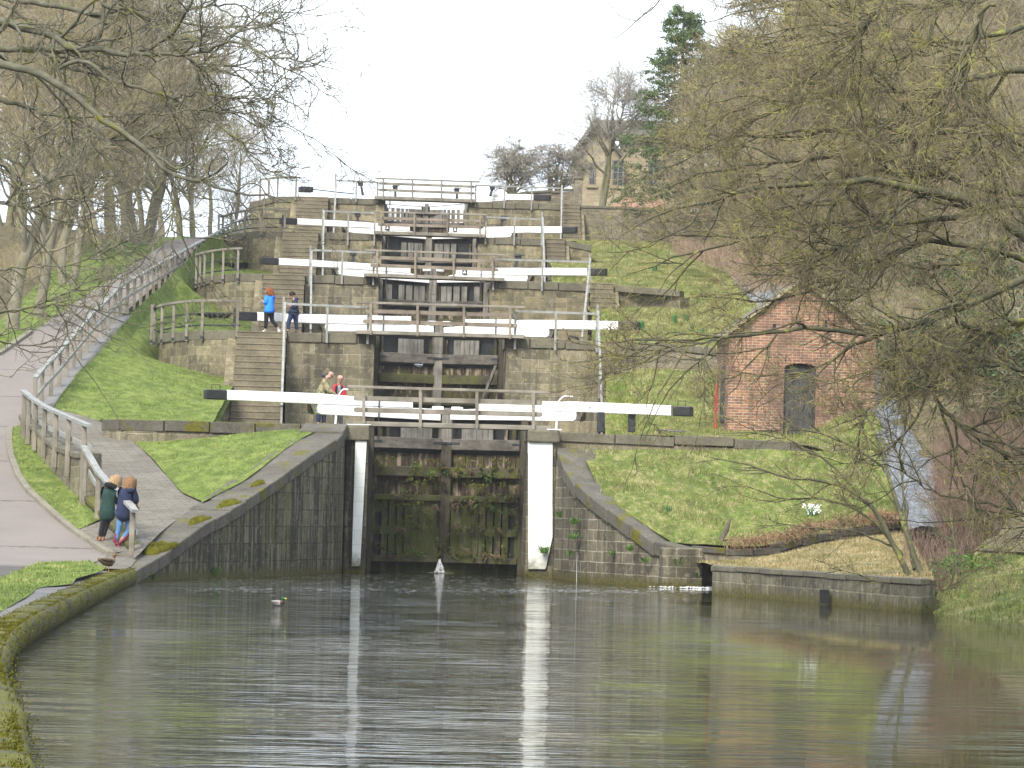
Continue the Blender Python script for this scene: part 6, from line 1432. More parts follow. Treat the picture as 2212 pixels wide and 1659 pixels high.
class TB:
    """tubes by the thousand: every branch set is (N, m, 3) points with a start and an end radius"""
    def __init__(s): s.V = []; s.F = []; s.n = 0
    def add(s, P, r0, r1, sides):
        N, m, _ = P.shape
        if N == 0: return
        T = np.empty_like(P); T[:, 1:-1] = P[:, 2:]-P[:, :-2]; T[:, 0] = P[:, 1]-P[:, 0]; T[:, -1] = P[:, -1]-P[:, -2]; T = unit(T)
        ref = np.where(np.abs(T[:, :1, 2:3]) > .85, np.array([1., .1, 0]), np.array([.1, .05, 1.])); A = unit(np.cross(T, ref)); B = np.cross(T, A)
        r = np.asarray(r0)[:, None]*(1-np.linspace(0, 1, m))+np.asarray(r1)[:, None]*np.linspace(0, 1, m)
        an = np.arange(sides)*2*np.pi/sides
        V = P[:, :, None]+(A[:, :, None]*np.cos(an)[None, None, :, None]+B[:, :, None]*np.sin(an)[None, None, :, None])*r[:, :, None, None]
        base = s.n+np.arange(N)[:, None, None]*m*sides; i = np.arange(m-1)[None, :, None]*sides; k = np.arange(sides)[None, None]; k2 = (k+1) % sides
        a = base+i+k; b = base+i+k2; s.F.append(np.stack([a, b, b+sides, a+sides], -1).reshape(-1, 4)); s.V.append(V.reshape(-1, 3)); s.n += N*m*sides
    def build(s, name, mat, parent=None, smooth=True):
        return mesh_np(name, np.concatenate(s.V), np.concatenate(s.F), mat, parent, smooth)
def mesh_np(name, V, F, mat, parent=None, smooth=False):
    me = bpy.data.meshes.new(name); q = F.shape[1]; me.vertices.add(len(V)); me.vertices.foreach_set('co', V.astype(np.float32).ravel())
    me.loops.add(F.size); me.loops.foreach_set('vertex_index', F.astype(np.int32).ravel()); me.polygons.add(len(F))
    me.polygons.foreach_set('loop_start', np.arange(0, F.size, q, dtype=np.int32)); me.polygons.foreach_set('loop_total', np.full(len(F), q, dtype=np.int32))
    if smooth: me.polygons.foreach_set('use_smooth', np.ones(len(F), dtype=bool))
    me.update(calc_edges=True); me.materials.append(mat); o = bpy.data.objects.new(name, me); COL.objects.link(o); o.parent = parent
    if parent is not None and WORLD[0]: o.matrix_parent_inverse = Matrix.Translation(-parent.location)
    return o
WORLD = [True]
def sprout(P, r0, r1, per, tlo, thi, ang, L, Lv, m, wig, trop, rg, keep=1.0, up=None, fall=.35):
    """children of the branches P: per each, leaving at ang degrees, length L (fraction of parent if <0)"""
    N, mm, _ = P.shape; idx = np.repeat(np.arange(N), per); n = len(idx)
    t = rg.uniform(tlo, thi, n); x = t*(mm-1); i = np.minimum(x.astype(int), mm-2); f = (x-i)[:, None]
    S0 = P[idx, i]*(1-f)+P[idx, i+1]*f; D = unit(P[idx, i+1]-P[idx, i]); rad = (r0[idx]*(1-t)+r1[idx]*t)
    R_ = rg.normal(size=(n, 3)); side_ = unit(np.cross(D, R_)); a = np.radians(ang*rg.uniform(.6, 1.35, n))[:, None]; d = unit(D*np.cos(a)+side_*np.sin(a)+np.array([0, 0, .0 if up is None else up]))
    plen = np.linalg.norm(np.diff(P, axis=1), axis=2).sum(1)[idx]; Ln = (plen*-L if L < 0 else np.full(n, L))*(1-fall*t)*rg.uniform(1-Lv, 1+Lv, n); st = (Ln/(m-1))[:, None]
    Q = np.empty((n, m, 3)); Q[:, 0] = S0; tr = np.asarray(trop, float)
    for j in range(1, m): d = unit(d+rg.normal(size=(n, 3))*wig+tr*(j/m)); Q[:, j] = Q[:, j-1]+d*st
    return Q, rad
def limb_set(limbs, m, rg, wob=.03):
    """limbs: [(pixel points), y0, y1, r0, r1] -> (N, m, 3), radii"""
    out = []; a = []; b = []
    for pts, y0_, y1_, ra, rb in limbs:
        ys = np.linspace(y0_, y1_, len(pts)); q = smoothline([at(u, v, y) for (u, v), y in zip(pts, ys)], m); q = np.array([tuple(p) for p in q]); q[1:-1] += rg.normal(size=(m-2, 3))*wob; out.append(q); a.append(ra); b.append(rb)
    return np.array(out), np.array(a), np.array(b)

def pjn(P):
    d = P-np.array(tuple(CP)); F_, R_, U_ = (np.array(tuple(q)) for q in (fwd, rgt, upv)); z = d@F_; return 1106+FOC*(d@R_)/z, 829.5-FOC*(d@U_)/z
def resamp(P, m): 
    i = np.linspace(0, P.shape[1]-1, m).astype(int); return P[:, i]
# ---- big lichen-covered tree overhanging from the right ------------------------
rg = np.random.default_rng(12)
RL = [([(2330, 560), (2212, 602), (2100, 655), (1998, 695), (1874, 720), (1791, 711), (1722, 709), (1639, 720), (1556, 731), (1487, 736), (1404, 731), (1320, 742)], 56, 53, .115, .008),
      ([(1570, 729), (1500, 742), (1440, 752), (1390, 772), (1345, 792)], 53.3, 53, .03, .006),
      ([(2330, 590), (2212, 513), (2145, 455), (2062, 426), (1958, 406), (1896, 391), (1793, 397), (1710, 402), (1606, 408), (1528, 439), (1441, 455), (1337, 513)], 58, 55, .16, .008),
      ([(2330, 350), (2212, 315), (2145, 286), (2062, 281), (1979, 294), (1917, 310), (1855, 352), (1780, 375), (1700, 420)], 60, 58, .14, .015),
      ([(2090, 282), (2000, 252), (1896, 269), (1751, 281), (1669, 290), (1560, 300), (1450, 330)], 60, 60, .09, .008),
      ([(1979, 430), (1917, 476), (1855, 517), (1772, 550), (1689, 567), (1640, 600)], 57, 54, .05, .008),
      ([(2150, 10), (2120, 20), (2116, 83), (2083, 178), (2107, 248), (2103, 323), (2126, 372)], 50, 50, .055, .014),
      ([(1960, -60), (1909, 4), (1867, 54), (1813, 103), (1772, 145), (1743, 174)], 52, 52, .05, .012),
      ([(2100, -80), (2020, 40), (2008, 83), (1960, 120), (1880, 150), (1800, 230)], 55, 54, .07, .012),
      ([(2330, 750), (2212, 690), (2140, 715), (2060, 700), (1990, 760), (1900, 790), (1820, 850)], 57, 54, .09, .01),
      ([(2330, 860), (2212, 800), (2100, 790), (2010, 830), (1930, 850), (1850, 900), (1780, 930)], 57, 54, .08, .01),
      ([(2000, 800), (2037, 884), (2105, 939), (2212, 1000), (2330, 1060)], 56, 55, .06, .045),
      ([(2330, 1130), (2212, 1106), (2105, 1082), (2020, 1065), (1930, 1010), (1850, 1000)], 60, 60, .05, .008),
      ([(2330, 180), (2212, 150), (2100, 170), (1980, 190), (1850, 200), (1720, 215), (1600, 210), (1500, 235)], 60, 57, .12, .008),
      ([(2330, 60), (2212, 60), (2080, 90), (1950, 80), (1800, 70), (1680, 90), (1570, 110)], 61, 58, .11, .008),
      ([(2330, -40), (2212, -20), (2050, 10), (1900, 20), (1750, 10), (1620, 20), (1520, 50)], 62, 60, .10, .008),
      ([(2330, 430), (2212, 420), (2100, 400), (2000, 360), (1880, 340), (1760, 340), (1620, 360), (1500, 380), (1400, 420)], 61, 58, .12, .008),
      ([(2330, 640), (2212, 560), (2120, 540), (2000, 520), (1900, 560), (1800, 610), (1720, 640), (1620, 650), (1520, 640), (1440, 650)], 60, 56, .10, .007),
      ([(2330, 480), (2212, 440), (2060, 470), (1940, 480), (1800, 480), (1680, 500), (1560, 530), (1440, 560), (1340, 600)], 59, 56, .11, .007)]
P0, a0, b0 = limb_set(RL, 26, rg, .015)
t = thing('overhanging_tree', (11.5, 57, .5), 'large lichen-covered bare tree reaching in from the right edge over the brick hut', 'tree')
a0 = a0*.62; b0 = b0*.8; tb = TB(); tb.add(P0, a0, b0, 8)
trunk = smoothline([(11.6, 58, -.3), (11.4, 57.6, 2), (11.2, 57.4, 4.2), (11.4, 57.5, 7), (11.2, 57.8, 10), (11, 58, 13)], 20); tr_ = np.array([[tuple(p) for p in trunk]]); tb.add(tr_, np.array([.42]), np.array([.18]), 12)
joins = []                                                                         # each off-frame limb start runs back to the trunk
for q in P0:
    if q[0, 0] > 8.6:
        e = min(trunk, key=lambda w: abs(w.z-(q[0, 2]-.8))); joins.append(np.array([np.array(tuple(e))*(1-f)+q[0]*f for f in np.linspace(0, 1, 6)]))
J_ = np.array(joins); tb.add(J_, np.full(len(J_), .13), a0[[i for i, q in enumerate(P0) if q[0, 0] > 8.6]], 8); tb.build('limbs', M['bark_r'], t)
tb = TB(); Ps, rs_ = sprout(P0, a0, b0, 10, .05, .86, 34, 2.1, .45, 14, .13, (-.05, 0, .012), rg, fall=.25); r0s = np.minimum(rs_*.55, .03)+.006; tb.add(Ps, r0s, r0s*.25, 5)
P1, r1_ = sprout(np.concatenate([Ps, resamp(P0, 14)]), np.concatenate([r0s, a0]), np.concatenate([r0s*.25, b0]), 7, .1, .97, 40, .85, .5, 8, .18, (-.04, 0, .015), rg, fall=.3); uu, vv = pjn(P1[:, -1]); dr_ = rg.random(len(P1)); keep = ~(((uu < 1480) & (vv > 520) & (dr_ < .62)) | ((uu > 1480) & (uu < 1890) & (vv > 600) & (vv < 930) & (dr_ < .12)) | ((uu < 1350) & (dr_ < .35)) | ((uu > 1870) & (uu < 2070) & (vv > 860) & (dr_ < .75))); P1 = P1[keep]; r1_ = r1_[keep]
ra = np.minimum(r1_*.45, .013)+.004; tb.add(P1, ra, ra*.4, 4)
tb.build('branches', M['bark_r'], t); tb = TB()
P2, r2_ = sprout(P1, ra, ra*.35, 7, .12, 1, 42, .46, .5, 5, .22, (-.04, 0, .02), rg); rb = np.full(len(P2), .0055); tb.add(P2, rb, rb*.6, 3)
P3, _ = sprout(P2, rb, rb*.55, 4, .1, 1, 45, .22, .5, 4, .22, (0, 0, .02), rg); rc = np.full(len(P3), .004); tb.add(P3, rc, rc*.6, 3)
tb.build('twigs', M['twig_r'], t)
# ---- tree overhanging from the left -------------------------------------------------
LL = [([(-110, 30), (0, 44), (68, 62), (116, 75), (154, 103), (230, 108), (290, 113), (359, 85), (390, 40), (414, 7), (430, -40)], 50, 48, .13, .02),
      ([(-110, 90), (0, 104), (85, 106), (154, 106), (188, 99), (219, 68), (222, 0), (225, -60)], 50, 50, .10, .03),
      ([(-110, 125), (0, 137), (62, 150), (120, 178), (164, 205), (198, 239), (253, 277), (297, 318), (328, 332), (355, 369), (410, 386), (448, 391), (478, 408), (520, 420), (581, 424), (640, 440)], 48, 46, .12, .008),
      ([(130, 147), (178, 130), (239, 171), (308, 191), (376, 212), (427, 253), (478, 273), (513, 301), (564, 318), (610, 322)], 49, 48, .06, .006),
      ([(290, 113), (403, 120), (472, 99), (526, 96), (581, 120), (632, 130), (684, 137), (742, 157)], 48.5, 47, .05, .005),
      ([(222, 10), (308, 38), (376, 99), (430, 140), (500, 160), (560, 190), (620, 200)], 50, 49, .06, .005),
      ([(-110, 600), (0, 584), (49, 581), (130, 575), (200, 560), (260, 520)], 47, 46, .035, .006),
      ([(-110, 690), (0, 675), (65, 666), (130, 659), (195, 666), (247, 675), (325, 675)], 46, 45, .04, .005),
      ([(140, 230), (156, 324), (166, 389), (182, 418), (160, 460), (170, 520)], 48, 48, .03, .006),
      ([(350, 360), (371, 399), (374, 487), (371, 535), (351, 565), (340, 590)], 47, 47, .025, .006),
      ([(-110, 330), (0, 353), (33, 389), (46, 428), (49, 470), (80, 540)], 47, 47, .045, .008),
      ([(-110, -40), (0, 0), (100, 10), (200, 30), (300, 20), (400, 50), (480, 60), (560, 50), (640, 80)], 52, 50, .10, .006),
      ([(-110, 200), (0, 215), (90, 240), (170, 260), (240, 300), (300, 350), (340, 420)], 51, 50, .07, .006),
      ([(330, 30), (420, 20), (500, 10), (570, 30), (630, 60)], 50, 49, .04, .005),
      ([(-110, 430), (0, 440), (70, 450), (130, 430), (210, 440), (280, 470)], 50, 49, .05, .006),
      ([(-110, 740), (-20, 740), (30, 745), (70, 765), (100, 790)], 45, 45, .02, .004),
      ([(376, 212), (440, 200), (500, 215), (560, 230), (600, 260)], 48.5, 48, .03, .005)]
rg = np.random.default_rng(5); P0, a0, b0 = limb_set(LL, 26, rg, .018)
t = thing('overhanging_tree', (-11, 50, .3), 'bare mossy tree reaching in from the upper left, limbs curving down over the path', 'tree')
a0 = a0*.55; b0 = b0*.85; tb = TB(); tb.add(P0, a0, b0, 8); trunk = smoothline([(-11.2, 50.5, -.3), (-11.1, 50.2, 2), (-11.0, 50, 4.5), (-11.1, 50, 7), (-11.2, 50, 10), (-11, 50.2, 13)], 20); tb.add(np.array([[tuple(p) for p in trunk]]), np.array([.45]), np.array([.16]), 12)
joins = [np.array([np.array(tuple(min(trunk, key=lambda w: abs(w.z-q[0, 2]))))*(1-f)+q[0]*f for f in np.linspace(0, 1, 6)]) for q in P0 if q[0, 0] < -6.9]
J_ = np.array(joins); tb.add(J_, np.full(len(J_), .13), a0[[i for i, q in enumerate(P0) if q[0, 0] < -6.9]], 8); tb.build('limbs', M['bark_l'], t)
tb = TB(); Ps, rs_ = sprout(P0, a0, b0, 7, .05, .9, 40, 1.5, .45, 14, .17, (.03, 0, -.01), rg, fall=.2); r0s = np.minimum(rs_*.5, .022)+.006; tb.add(Ps, r0s, r0s*.25, 5)
P1, r1_ = sprout(np.concatenate([Ps, resamp(P0, 14)]), np.concatenate([r0s, a0]), np.concatenate([r0s*.25, b0]), 6, .1, 1, 44, .65, .5, 8, .22, (.03, 0, 0), rg, fall=.25); uu, vv = pjn(P1[:, -1]); dr_ = rg.random(len(P1)); keep = ~((vv > 400) & (dr_ < .62) | (vv > 620) & (dr_ < .75)); P1 = P1[keep]; r1_ = r1_[keep]; ra = np.minimum(r1_*.45, .012)+.0045; tb.add(P1, ra, ra*.4, 4); tb.build('branches', M['bark_l'], t)
tb = TB(); P2, r2_ = sprout(P1, ra, ra*.35, 5, .15, 1, 46, .34, .5, 5, .25, (.02, 0, 0), rg); rb = np.full(len(P2), .0052); tb.add(P2, rb, rb*.55, 3)
P3, _ = sprout(P2, rb, rb*.55, 3, .1, 1, 45, .15, .5, 4, .25, (0, 0, .02), rg); rc = np.full(len(P3), .0038); tb.add(P3, rc, rc*.6, 3); tb.build('twigs', M['twig_l'], t)
# small branch tip hanging at the top centre right belongs to a tree above the frame on the right
t = thing('hanging_branch', at(1380, -40, 45), 'thin curved branch tip hanging into the sky at the top, left of the conifer', 'branch')
P0, a0, b0 = limb_set([([(1470, -60), (1423, 4), (1400, 25), (1370, 50), (1335, 80), (1302, 80)], 45, 45, .012, .004), ([(1375, 45), (1345, 38), (1325, 20), (1312, 0)], 45, 45, .006, .003), ([(1410, 15), (1385, 35), (1376, 50)], 45, 45, .006, .004)], 16, rg, .004)
tb = TB(); tb.add(P0, a0, b0, 6); P1, _ = sprout(P0, a0, b0, 4, .3, 1, 40, .12, .5, 4, .2, (0, 0, 0), rg); tb.add(P1, np.full(len(P1), .004), np.full(len(P1), .002), 3); o = tb.build('twigs', M['bark_l'], t)

# ---- free-standing bare trees ------------------------------------------------------------
WORLD[0] = False
def bare_tree(h, seed, spread=.5, trunks=1, lean=0, r=.22, n1=14, n2=9, n3=7, n4=5, tw=.007, droop=0.0, low=.25):
    """returns (trunk TB, crown TB) about the origin"""
    rg = np.random.default_rng(seed); A_ = TB(); B_ = TB(); st = []
    for i in range(trunks):
        a = rg.uniform(0, 6.28); k = .0 if trunks == 1 else .22; m = 12; d = np.array([math.cos(a)*k+lean, math.sin(a)*k, 1.]); q = np.zeros((m, 3)); q[0] = (math.cos(a)*.15*(trunks > 1), math.sin(a)*.15*(trunks > 1), -.4)
        for j in range(1, m): d = unit(d+rg.normal(size=3)*.09*np.array([1, 1, .3])+np.array([0, 0, .1])); q[j] = q[j-1]+d*h*.82/(m-1)
        st.append(q)
    P = np.array(st); r0_ = np.full(trunks, r if trunks == 1 else r*.62); r1_ = r0_*.12; A_.add(P, r0_, r1_, 9)
    P1, q1 = sprout(P, r0_, r1_, n1, low, .98, 50, h*.42, .3, 10, .13, (0, 0, .16-droop), rg, fall=.55); ra = q1*.5+.012; A_.add(P1, ra, ra*.25, 6)
    P2, q2 = sprout(P1, ra, ra*.25, n2, .15, 1, 42, h*.17, .4, 7, .17, (0, 0, .10-droop), rg, fall=.4); rb = q2*.4+.008; B_.add(P2, rb, rb*.4, 4)
    P3, q3 = sprout(P2, rb, rb*.4, n3, .15, 1, 42, h*.085, .4, 5, .2, (0, 0, .06-droop), rg); rc = np.full(len(P3), tw*1.25); B_.add(P3, rc, rc*.6, 3)
    P4, _ = sprout(P3, rc, rc*.6, n4, .2, 1, 42, h*.045, .4, 3, .2, (0, 0, .02), rg); rd = np.full(len(P4), tw); B_.add(P4, rd, rd*.6, 3)
    return A_, B_
def place_tree(src, name, loc, rz, s_, label, group, mats, cat='tree'):
    t = thing(name, loc, label, cat, group); t.rotation_euler = (0, 0, rz); t.scale = (s_, s_, s_*1.0)
    if isinstance(src, tuple): a = src[0].build('trunk', mats[0], t); b = src[1].build('crown', mats[1], t); return t
    for c in src.children: d = c.copy(); COL.objects.link(d); d.parent = t
    return t
gl = lambda x, y: gT(y)+max(0, (-x-14))*.10-.1
farL = [M['bark_far'], M['twig_far']]
protos = []
specs = [(13, 31, 1, .26), (14, 32, 2, .30), (12, 33, 1, .2), (13, 34, 3, .32)]
# pixel of the trunk foot, distance, prototype, size, label
LT = [((306, 548), 158, 3, 1.0, 'thick forked bare tree beside the top bend of the tarmac path'), ((272, 552), 162, 0, .95, 'bare tree just left of the forked tree at the top bend'),
      ((418, 502), 184, 1, .72, 'leaning bare tree on the skyline above the path railing'), ((455, 498), 190, 2, .75, 'rightmost bare tree of the left wood, on the skyline'),
      ((143, 600), 140, 1, 1.0, 'bare tree a little uphill of the lower trunks on the left'), ((85, 650), 128, 2, 1.05, 'slender bare tree near the left verge'), ((26, 660), 122, 0, 1.0, 'bare tree nearest the left edge of the frame'),
      ((215, 580), 150, 2, 1.0, 'slender bare tree midway along the left verge'), ((110, 615), 150, 3, 1.0, 'multi-stemmed bare tree second row of the left wood'), ((180, 575), 165, 0, 1.1, 'bare tree deep in the left wood, above the verge'),
      ((350, 530), 178, 2, .85, 'bare tree behind the forked tree near the skyline'), ((60, 600), 160, 1, 1.15, 'tall bare tree deep in the left wood near the edge'), ((240, 545), 178, 1, 1.1, 'bare tree far back behind the left verge'),
      ((10, 570), 175, 3, 1.2, 'far bare tree at the extreme left'), ((130, 545), 185, 2, 1.25, 'far tall bare tree in the back row of the left wood'), ((390, 512), 200, 0, .85, 'far bare tree on the skyline right of the forked tree'), ((310, 520), 200, 3, 1.0, 'far bare tree on the skyline behind the bend'), ((500, 500), 205, 1, .62, 'smallest bare tree on the left skyline near the walls')]
first = {}
for i, ((u, v), y, k, s_, lb) in enumerate(LT):
    p = at(u, v, y); z = gleft(p.x, y) if p.x < kx(y) else gT(y); src = first.get(k)
    if src is None: h, sd_, tn, r = specs[k]; src = bare_tree(h, sd_, trunks=tn, r=r, n1=14, n2=8, n3=6, n4=4, tw=.0078, low=.24)
    tt = place_tree(src, 'bare_tree', (p.x, y, z-.15), i*1.9, s_, lb, 'bare trees of the left wood', farL)
    first.setdefault(k, tt)
# right wood: behind the spillway and hut
gr = lambda u, v, y: at(u, v, y)
RT = [((1700, 570), 165, 0, .8, 'brown bare tree behind the spillway, left of its neighbours'), ((1760, 590), 155, 1, .9, 'brown bare tree above the hut roof'), ((1830, 620), 148, 3, 1.0, 'many-stemmed brown tree right of the hut roof'), ((1930, 640), 140, 0, 1.05, 'brown bare tree uphill right of the hut'),
      ((2030, 680), 134, 1, 1.1, 'brown bare tree on the right slope'), ((2130, 720), 128, 2, 1.1, 'slender brown tree on the right slope'), ((2200, 760), 122, 3, 1.05, 'many-stemmed tree at the right edge of the frame'), ((1640, 520), 190, 2, .8, 'bare tree between the cottage and the spillway head'), ((1690, 500), 195, 3, 1.2, 'far brown tree behind the cottage'),
      ((1790, 520), 185, 0, 1.25, 'far brown tree on the right hill'), ((1890, 540), 178, 1, 1.25, 'far brown tree high on the right hill'), ((1990, 560), 172, 3, 1.25, 'far many-stemmed tree high on the right hill'), ((2090, 590), 165, 0, 1.3, 'far tall tree on the right hill'), ((2190, 620), 158, 1, 1.3, 'far tall tree by the right edge'),
      ((1560, 420), 222, 1, .75, 'small bare tree behind the stone house'), ((1640, 560), 172, 1, 1.1, 'brown bare tree standing just right of the conifer'), ((1680, 420), 215, 0, 1.2, 'tall bare tree behind the cottage roof'), ((1740, 430), 215, 2, 1.45, 'far tall slender tree on the right skyline'), ((1850, 440), 210, 3, 1.45, 'far many-stemmed tree on the right skyline'), ((1960, 450), 205, 1, 1.5, 'far tree on the right skyline'), ((2080, 470), 200, 0, 1.5, 'far tree on the right skyline near the edge'), ((2190, 480), 195, 2, 1.6, 'far tallest tree in the right corner')]
firstr = {}
for i, ((u, v), y, k, s_, lb) in enumerate(RT):
    p = at(u, v, y); p.z = min(p.z, gbase(p.x, y)+1.5) if y < 200 else p.z; src = firstr.get(k)
    if src is None: h, sd_, tn, r = specs[k]; src = bare_tree(h, sd_+40, trunks=tn, r=r*.9, n1=18, n2=9, n3=7, n4=6, tw=.009, low=.12)
    tt = place_tree(src, 'bare_tree', (p.x, y, p.z-.3), i*2.3, s_, lb, 'bare trees of the right wood', farL)
    firstr.setdefault(k, tt)
# tree in front of the stone house, bushy pair on the skyline
p = at(1298, 446, 192); src = bare_tree(8.6, 77, trunks=2, r=.26, n1=14, n2=8, n3=6, n4=4, tw=.007, low=.3); place_tree(src, 'bare_tree', (p.x, 192, p.z-.2), 0, 1.0, 'slim pale bare tree standing in front of the yellow stone house', None, [M['bark_far'], M['twig_grey']])
for i, (u, s_, sd_, lb) in enumerate(((1112, 1.0, 81, 'bushy bare small tree on the skyline left of its twin'), (1195, .95, 82, 'bushy bare small tree on the skyline beside the stone house'))):
    p = at(u, 412, 196); src = bare_tree(3.6, sd_, trunks=6, r=.10, n1=9, n2=6, n3=5, n4=4, tw=.007, low=.15, droop=.17); place_tree(src, 'small_tree', (p.x, 196, p.z-.2), i, s_, lb, 'bushy small trees on the skyline', [M['bark_far'], M['twig_grey']]).scale = (1.55*s_, 1.4*s_, .95*s_)
# ---- conifer ---------------------------------------------------------------------------------
M['needle'] = m_plain('conifer needles', (.085, .13, .04), .45, 3, .7); M['ivy'] = m_plain('ivy leaves', (.055, .09, .03), .5, 3, .6); M['shrub'] = m_plain('green undergrowth', (.07, .15, .02), .5, 3, .7)
def leaf_cloud(C, n, spread, size, rg, up=.3):
    """n leaf faces scattered about centres C (k,3)"""
    c = C[rg.integers(0, len(C), n)]+rg.normal(size=(n, 3))*np.asarray(spread); a = unit(rg.normal(size=(n, 3))); b = unit(np.cross(a, rg.normal(size=(n, 3)))); s_ = (size*rg.uniform(.5, 1.4, n))[:, None]
    V = np.stack([c-a*s_, c+b*s_*.45, c+a*s_, c-b*s_*.45], 1).reshape(-1, 3); F = np.arange(n*4).reshape(n, 4); return V, F
def conifer(name, loc, h, rb, seed, label):
    rg = np.random.default_rng(seed); t = thing(name, loc, label, 'tree'); tb = TB(); st = np.zeros((1, 10, 3)); st[0, :, 2] = np.linspace(-.5, h, 10); tb.add(st, np.array([.28]), np.array([.03]), 8); n = 170; z = rg.uniform(.04, .985, n)*h; a = rg.uniform(0, 6.28, n); L = rb*(1-z/h)**.75*rg.uniform(.7, 1.15, n)+.25
    m = 7; Q = np.zeros((n, m, 3)); s_ = np.linspace(0, 1, m)
    for j, f in enumerate(s_): Q[:, j, 0] = np.cos(a)*L*f; Q[:, j, 1] = np.sin(a)*L*f; Q[:, j, 2] = z-L*.42*f+L*.28*f*f
    tb.add(Q, np.full(n, .035), np.full(n, .008), 4); tb.build('trunk', M['bark_far'], t)
    q2, _ = sprout(Q, np.full(n, .02), np.full(n, .01), 11, .15, 1, 40, .55, .4, 4, .1, (0, 0, -.12), rg); C = q2.reshape(-1, 3); V, F = leaf_cloud(C, 80000, (.07, .07, .05), .055, rg); mesh_np('crown', V, F, M['needle'], t); return t
p = at(1466, 470, 185); pt = at(1466, 6, 185); conifer('conifer', (p.x, 185, p.z), pt.z-p.z, 4.3, 3, 'tall dark green conifer rising behind the stone house')
# ---- ivy-clad trees and undergrowth at the right -------------------------------------------------
IV = [((1960, 900), 112, 4.5, 'ivy-clad tree just right of the hut'), ((2060, 940), 106, 5.0, 'ivy-clad tree beside the spillway on the right'), ((2150, 960), 100, 5.0, 'ivy-clad tree farther right above the thicket'), ((2230, 960), 97, 5.5, 'ivy-clad tree at the right edge above the thicket'), ((2000, 760), 125, 5.0, 'ivy-clad tree uphill, left of its neighbours'), ((2130, 780), 118, 5.0, 'ivy-clad tree uphill near the right edge'), ((2200, 600), 130, 5.0, 'ivy-clad tree high at the right edge')]
for i, ((u, v), y, h, lb) in enumerate(IV):
    p = at(u, v, y); rg = np.random.default_rng(200+i); t = thing('ivy_tree', (p.x, y, p.z-.5), lb, 'tree', 'ivy-clad trees on the right'); A_, B_ = bare_tree(h, 300+i, trunks=2, r=.2, n1=9, n2=6, n3=5, n4=4, tw=.009)
    A_.build('trunk', M['bark_far'], t); B_.build('crown', M['twig_far'], t)
    nodes = A_.V[0].reshape(-1, 3); k2 = np.concatenate([v_ for v_ in A_.V[1:]]); C = np.concatenate([nodes[nodes[:, 2] < h*.85], k2[rg.integers(0, len(k2), 900)]]); C = C[rg.permutation(len(C))[:260]]; V, F = leaf_cloud(C, 6000, (.25, .25, .28), .075, rg); mesh_np('ivy', V, F, M['ivy'], t)
def thicket(name, label, pts, n, h, mat, seed, group=None, spread=.25, r=.008, kids=5):
    """dense upright stems nobody could count"""
    rg = np.random.default_rng(seed); A_ = np.array(pts, float); w = rg.random((n, 2)); k = len(A_)//2
    a = A_[:k]; b = A_[k:]; x = w[:, 0]*(k-1); i = np.minimum(x.astype(int), k-2); f = (x-i)[:, None]; lo = a[i]*(1-f)+a[i+1]*f; hi = b[i]*(1-f)+b[i+1]*f; S0 = lo+(hi-lo)*w[:, 1:2]
    m = 6; Q = np.empty((n, m, 3)); Q[:, 0] = S0; d = unit(rg.normal(size=(n, 3))*spread+np.array([0, 0, 1])); st = (h*rg.uniform(.5, 1.15, n)/(m-1))[:, None]
    for j in range(1, m): d = unit(d+rg.normal(size=(n, 3))*.12); Q[:, j] = Q[:, j-1]+d*st
    tb = TB(); rr0 = np.full(n, r); tb.add(Q, rr0, rr0*.5, 3); P1, _ = sprout(Q, rr0, rr0*.5, kids, .2, 1, 38, h*.28, .5, 4, .16, (0, 0, .08), rg); r1_ = np.full(len(P1), r*.6); tb.add(P1, r1_, r1_*.6, 3)
    o = tb.build(name, mat); o['kind'] = 'stuff'; tag(o, label, 'undergrowth'); return o
thicket('bramble_thicket', 'dense reddish brown bare thicket on the right bank above the water', [tuple(at(u, v, y)) for u, v, y in ((2030, 1160, 86), (2090, 1180, 84), (2150, 1190, 83), (2260, 1200, 82), (2065, 1010, 97), (2110, 990, 98), (2150, 980, 99), (2280, 980, 100))], 3200, 1.5, M['twig_red'], 7, r=.008, kids=6)
thicket('bramble_thicket', 'low brown scrub along the water under the leaning willow', [tuple(at(u, v, y)) for u, v, y in ((1940, 1270, 76), (2010, 1310, 71), (2080, 1320, 70), (2230, 1345, 66), (1960, 1170, 85), (2050, 1200, 81), (2120, 1230, 78), (2260, 1250, 75))], 700, .8, M['twig_red'], 8, r=.006, kids=4)
thicket('scrub', 'brown scrub beside the head of the spillway', [tuple(at(u, v, y)) for u, v, y in ((1500, 560, 150), (1570, 590, 140), (1610, 640, 130), (1640, 690, 124), (1440, 545, 160), (1540, 560, 150), (1700, 560, 150), (1750, 600, 142))], 1500, .8, M['straw'], 9, r=.010, kids=5)
thicket('scrub', 'brown scrub on the slope behind and right of the hut', [tuple(at(u, v, y)) for u, v, y in ((1975, 860, 112), (2045, 900, 106), (2100, 950, 101), (2260, 960, 98), (1800, 600, 150), (1900, 620, 145), (2020, 660, 138), (2260, 700, 130))], 3600, 2.0, M['twig_far'], 10, r=.011, kids=6)
thicket('scrub', 'grey brown scrub along the verge under the left wood', [tuple(at(u, v, y)) for u, v, y in ((-40, 655, 128), (80, 600, 138), (180, 560, 152), (340, 530, 168), (-60, 610, 140), (60, 570, 155), (180, 540, 170), (350, 518, 185))], 1500, 1.1, M['twig_far'], 11, r=.009, kids=5)
rg = np.random.default_rng(31)
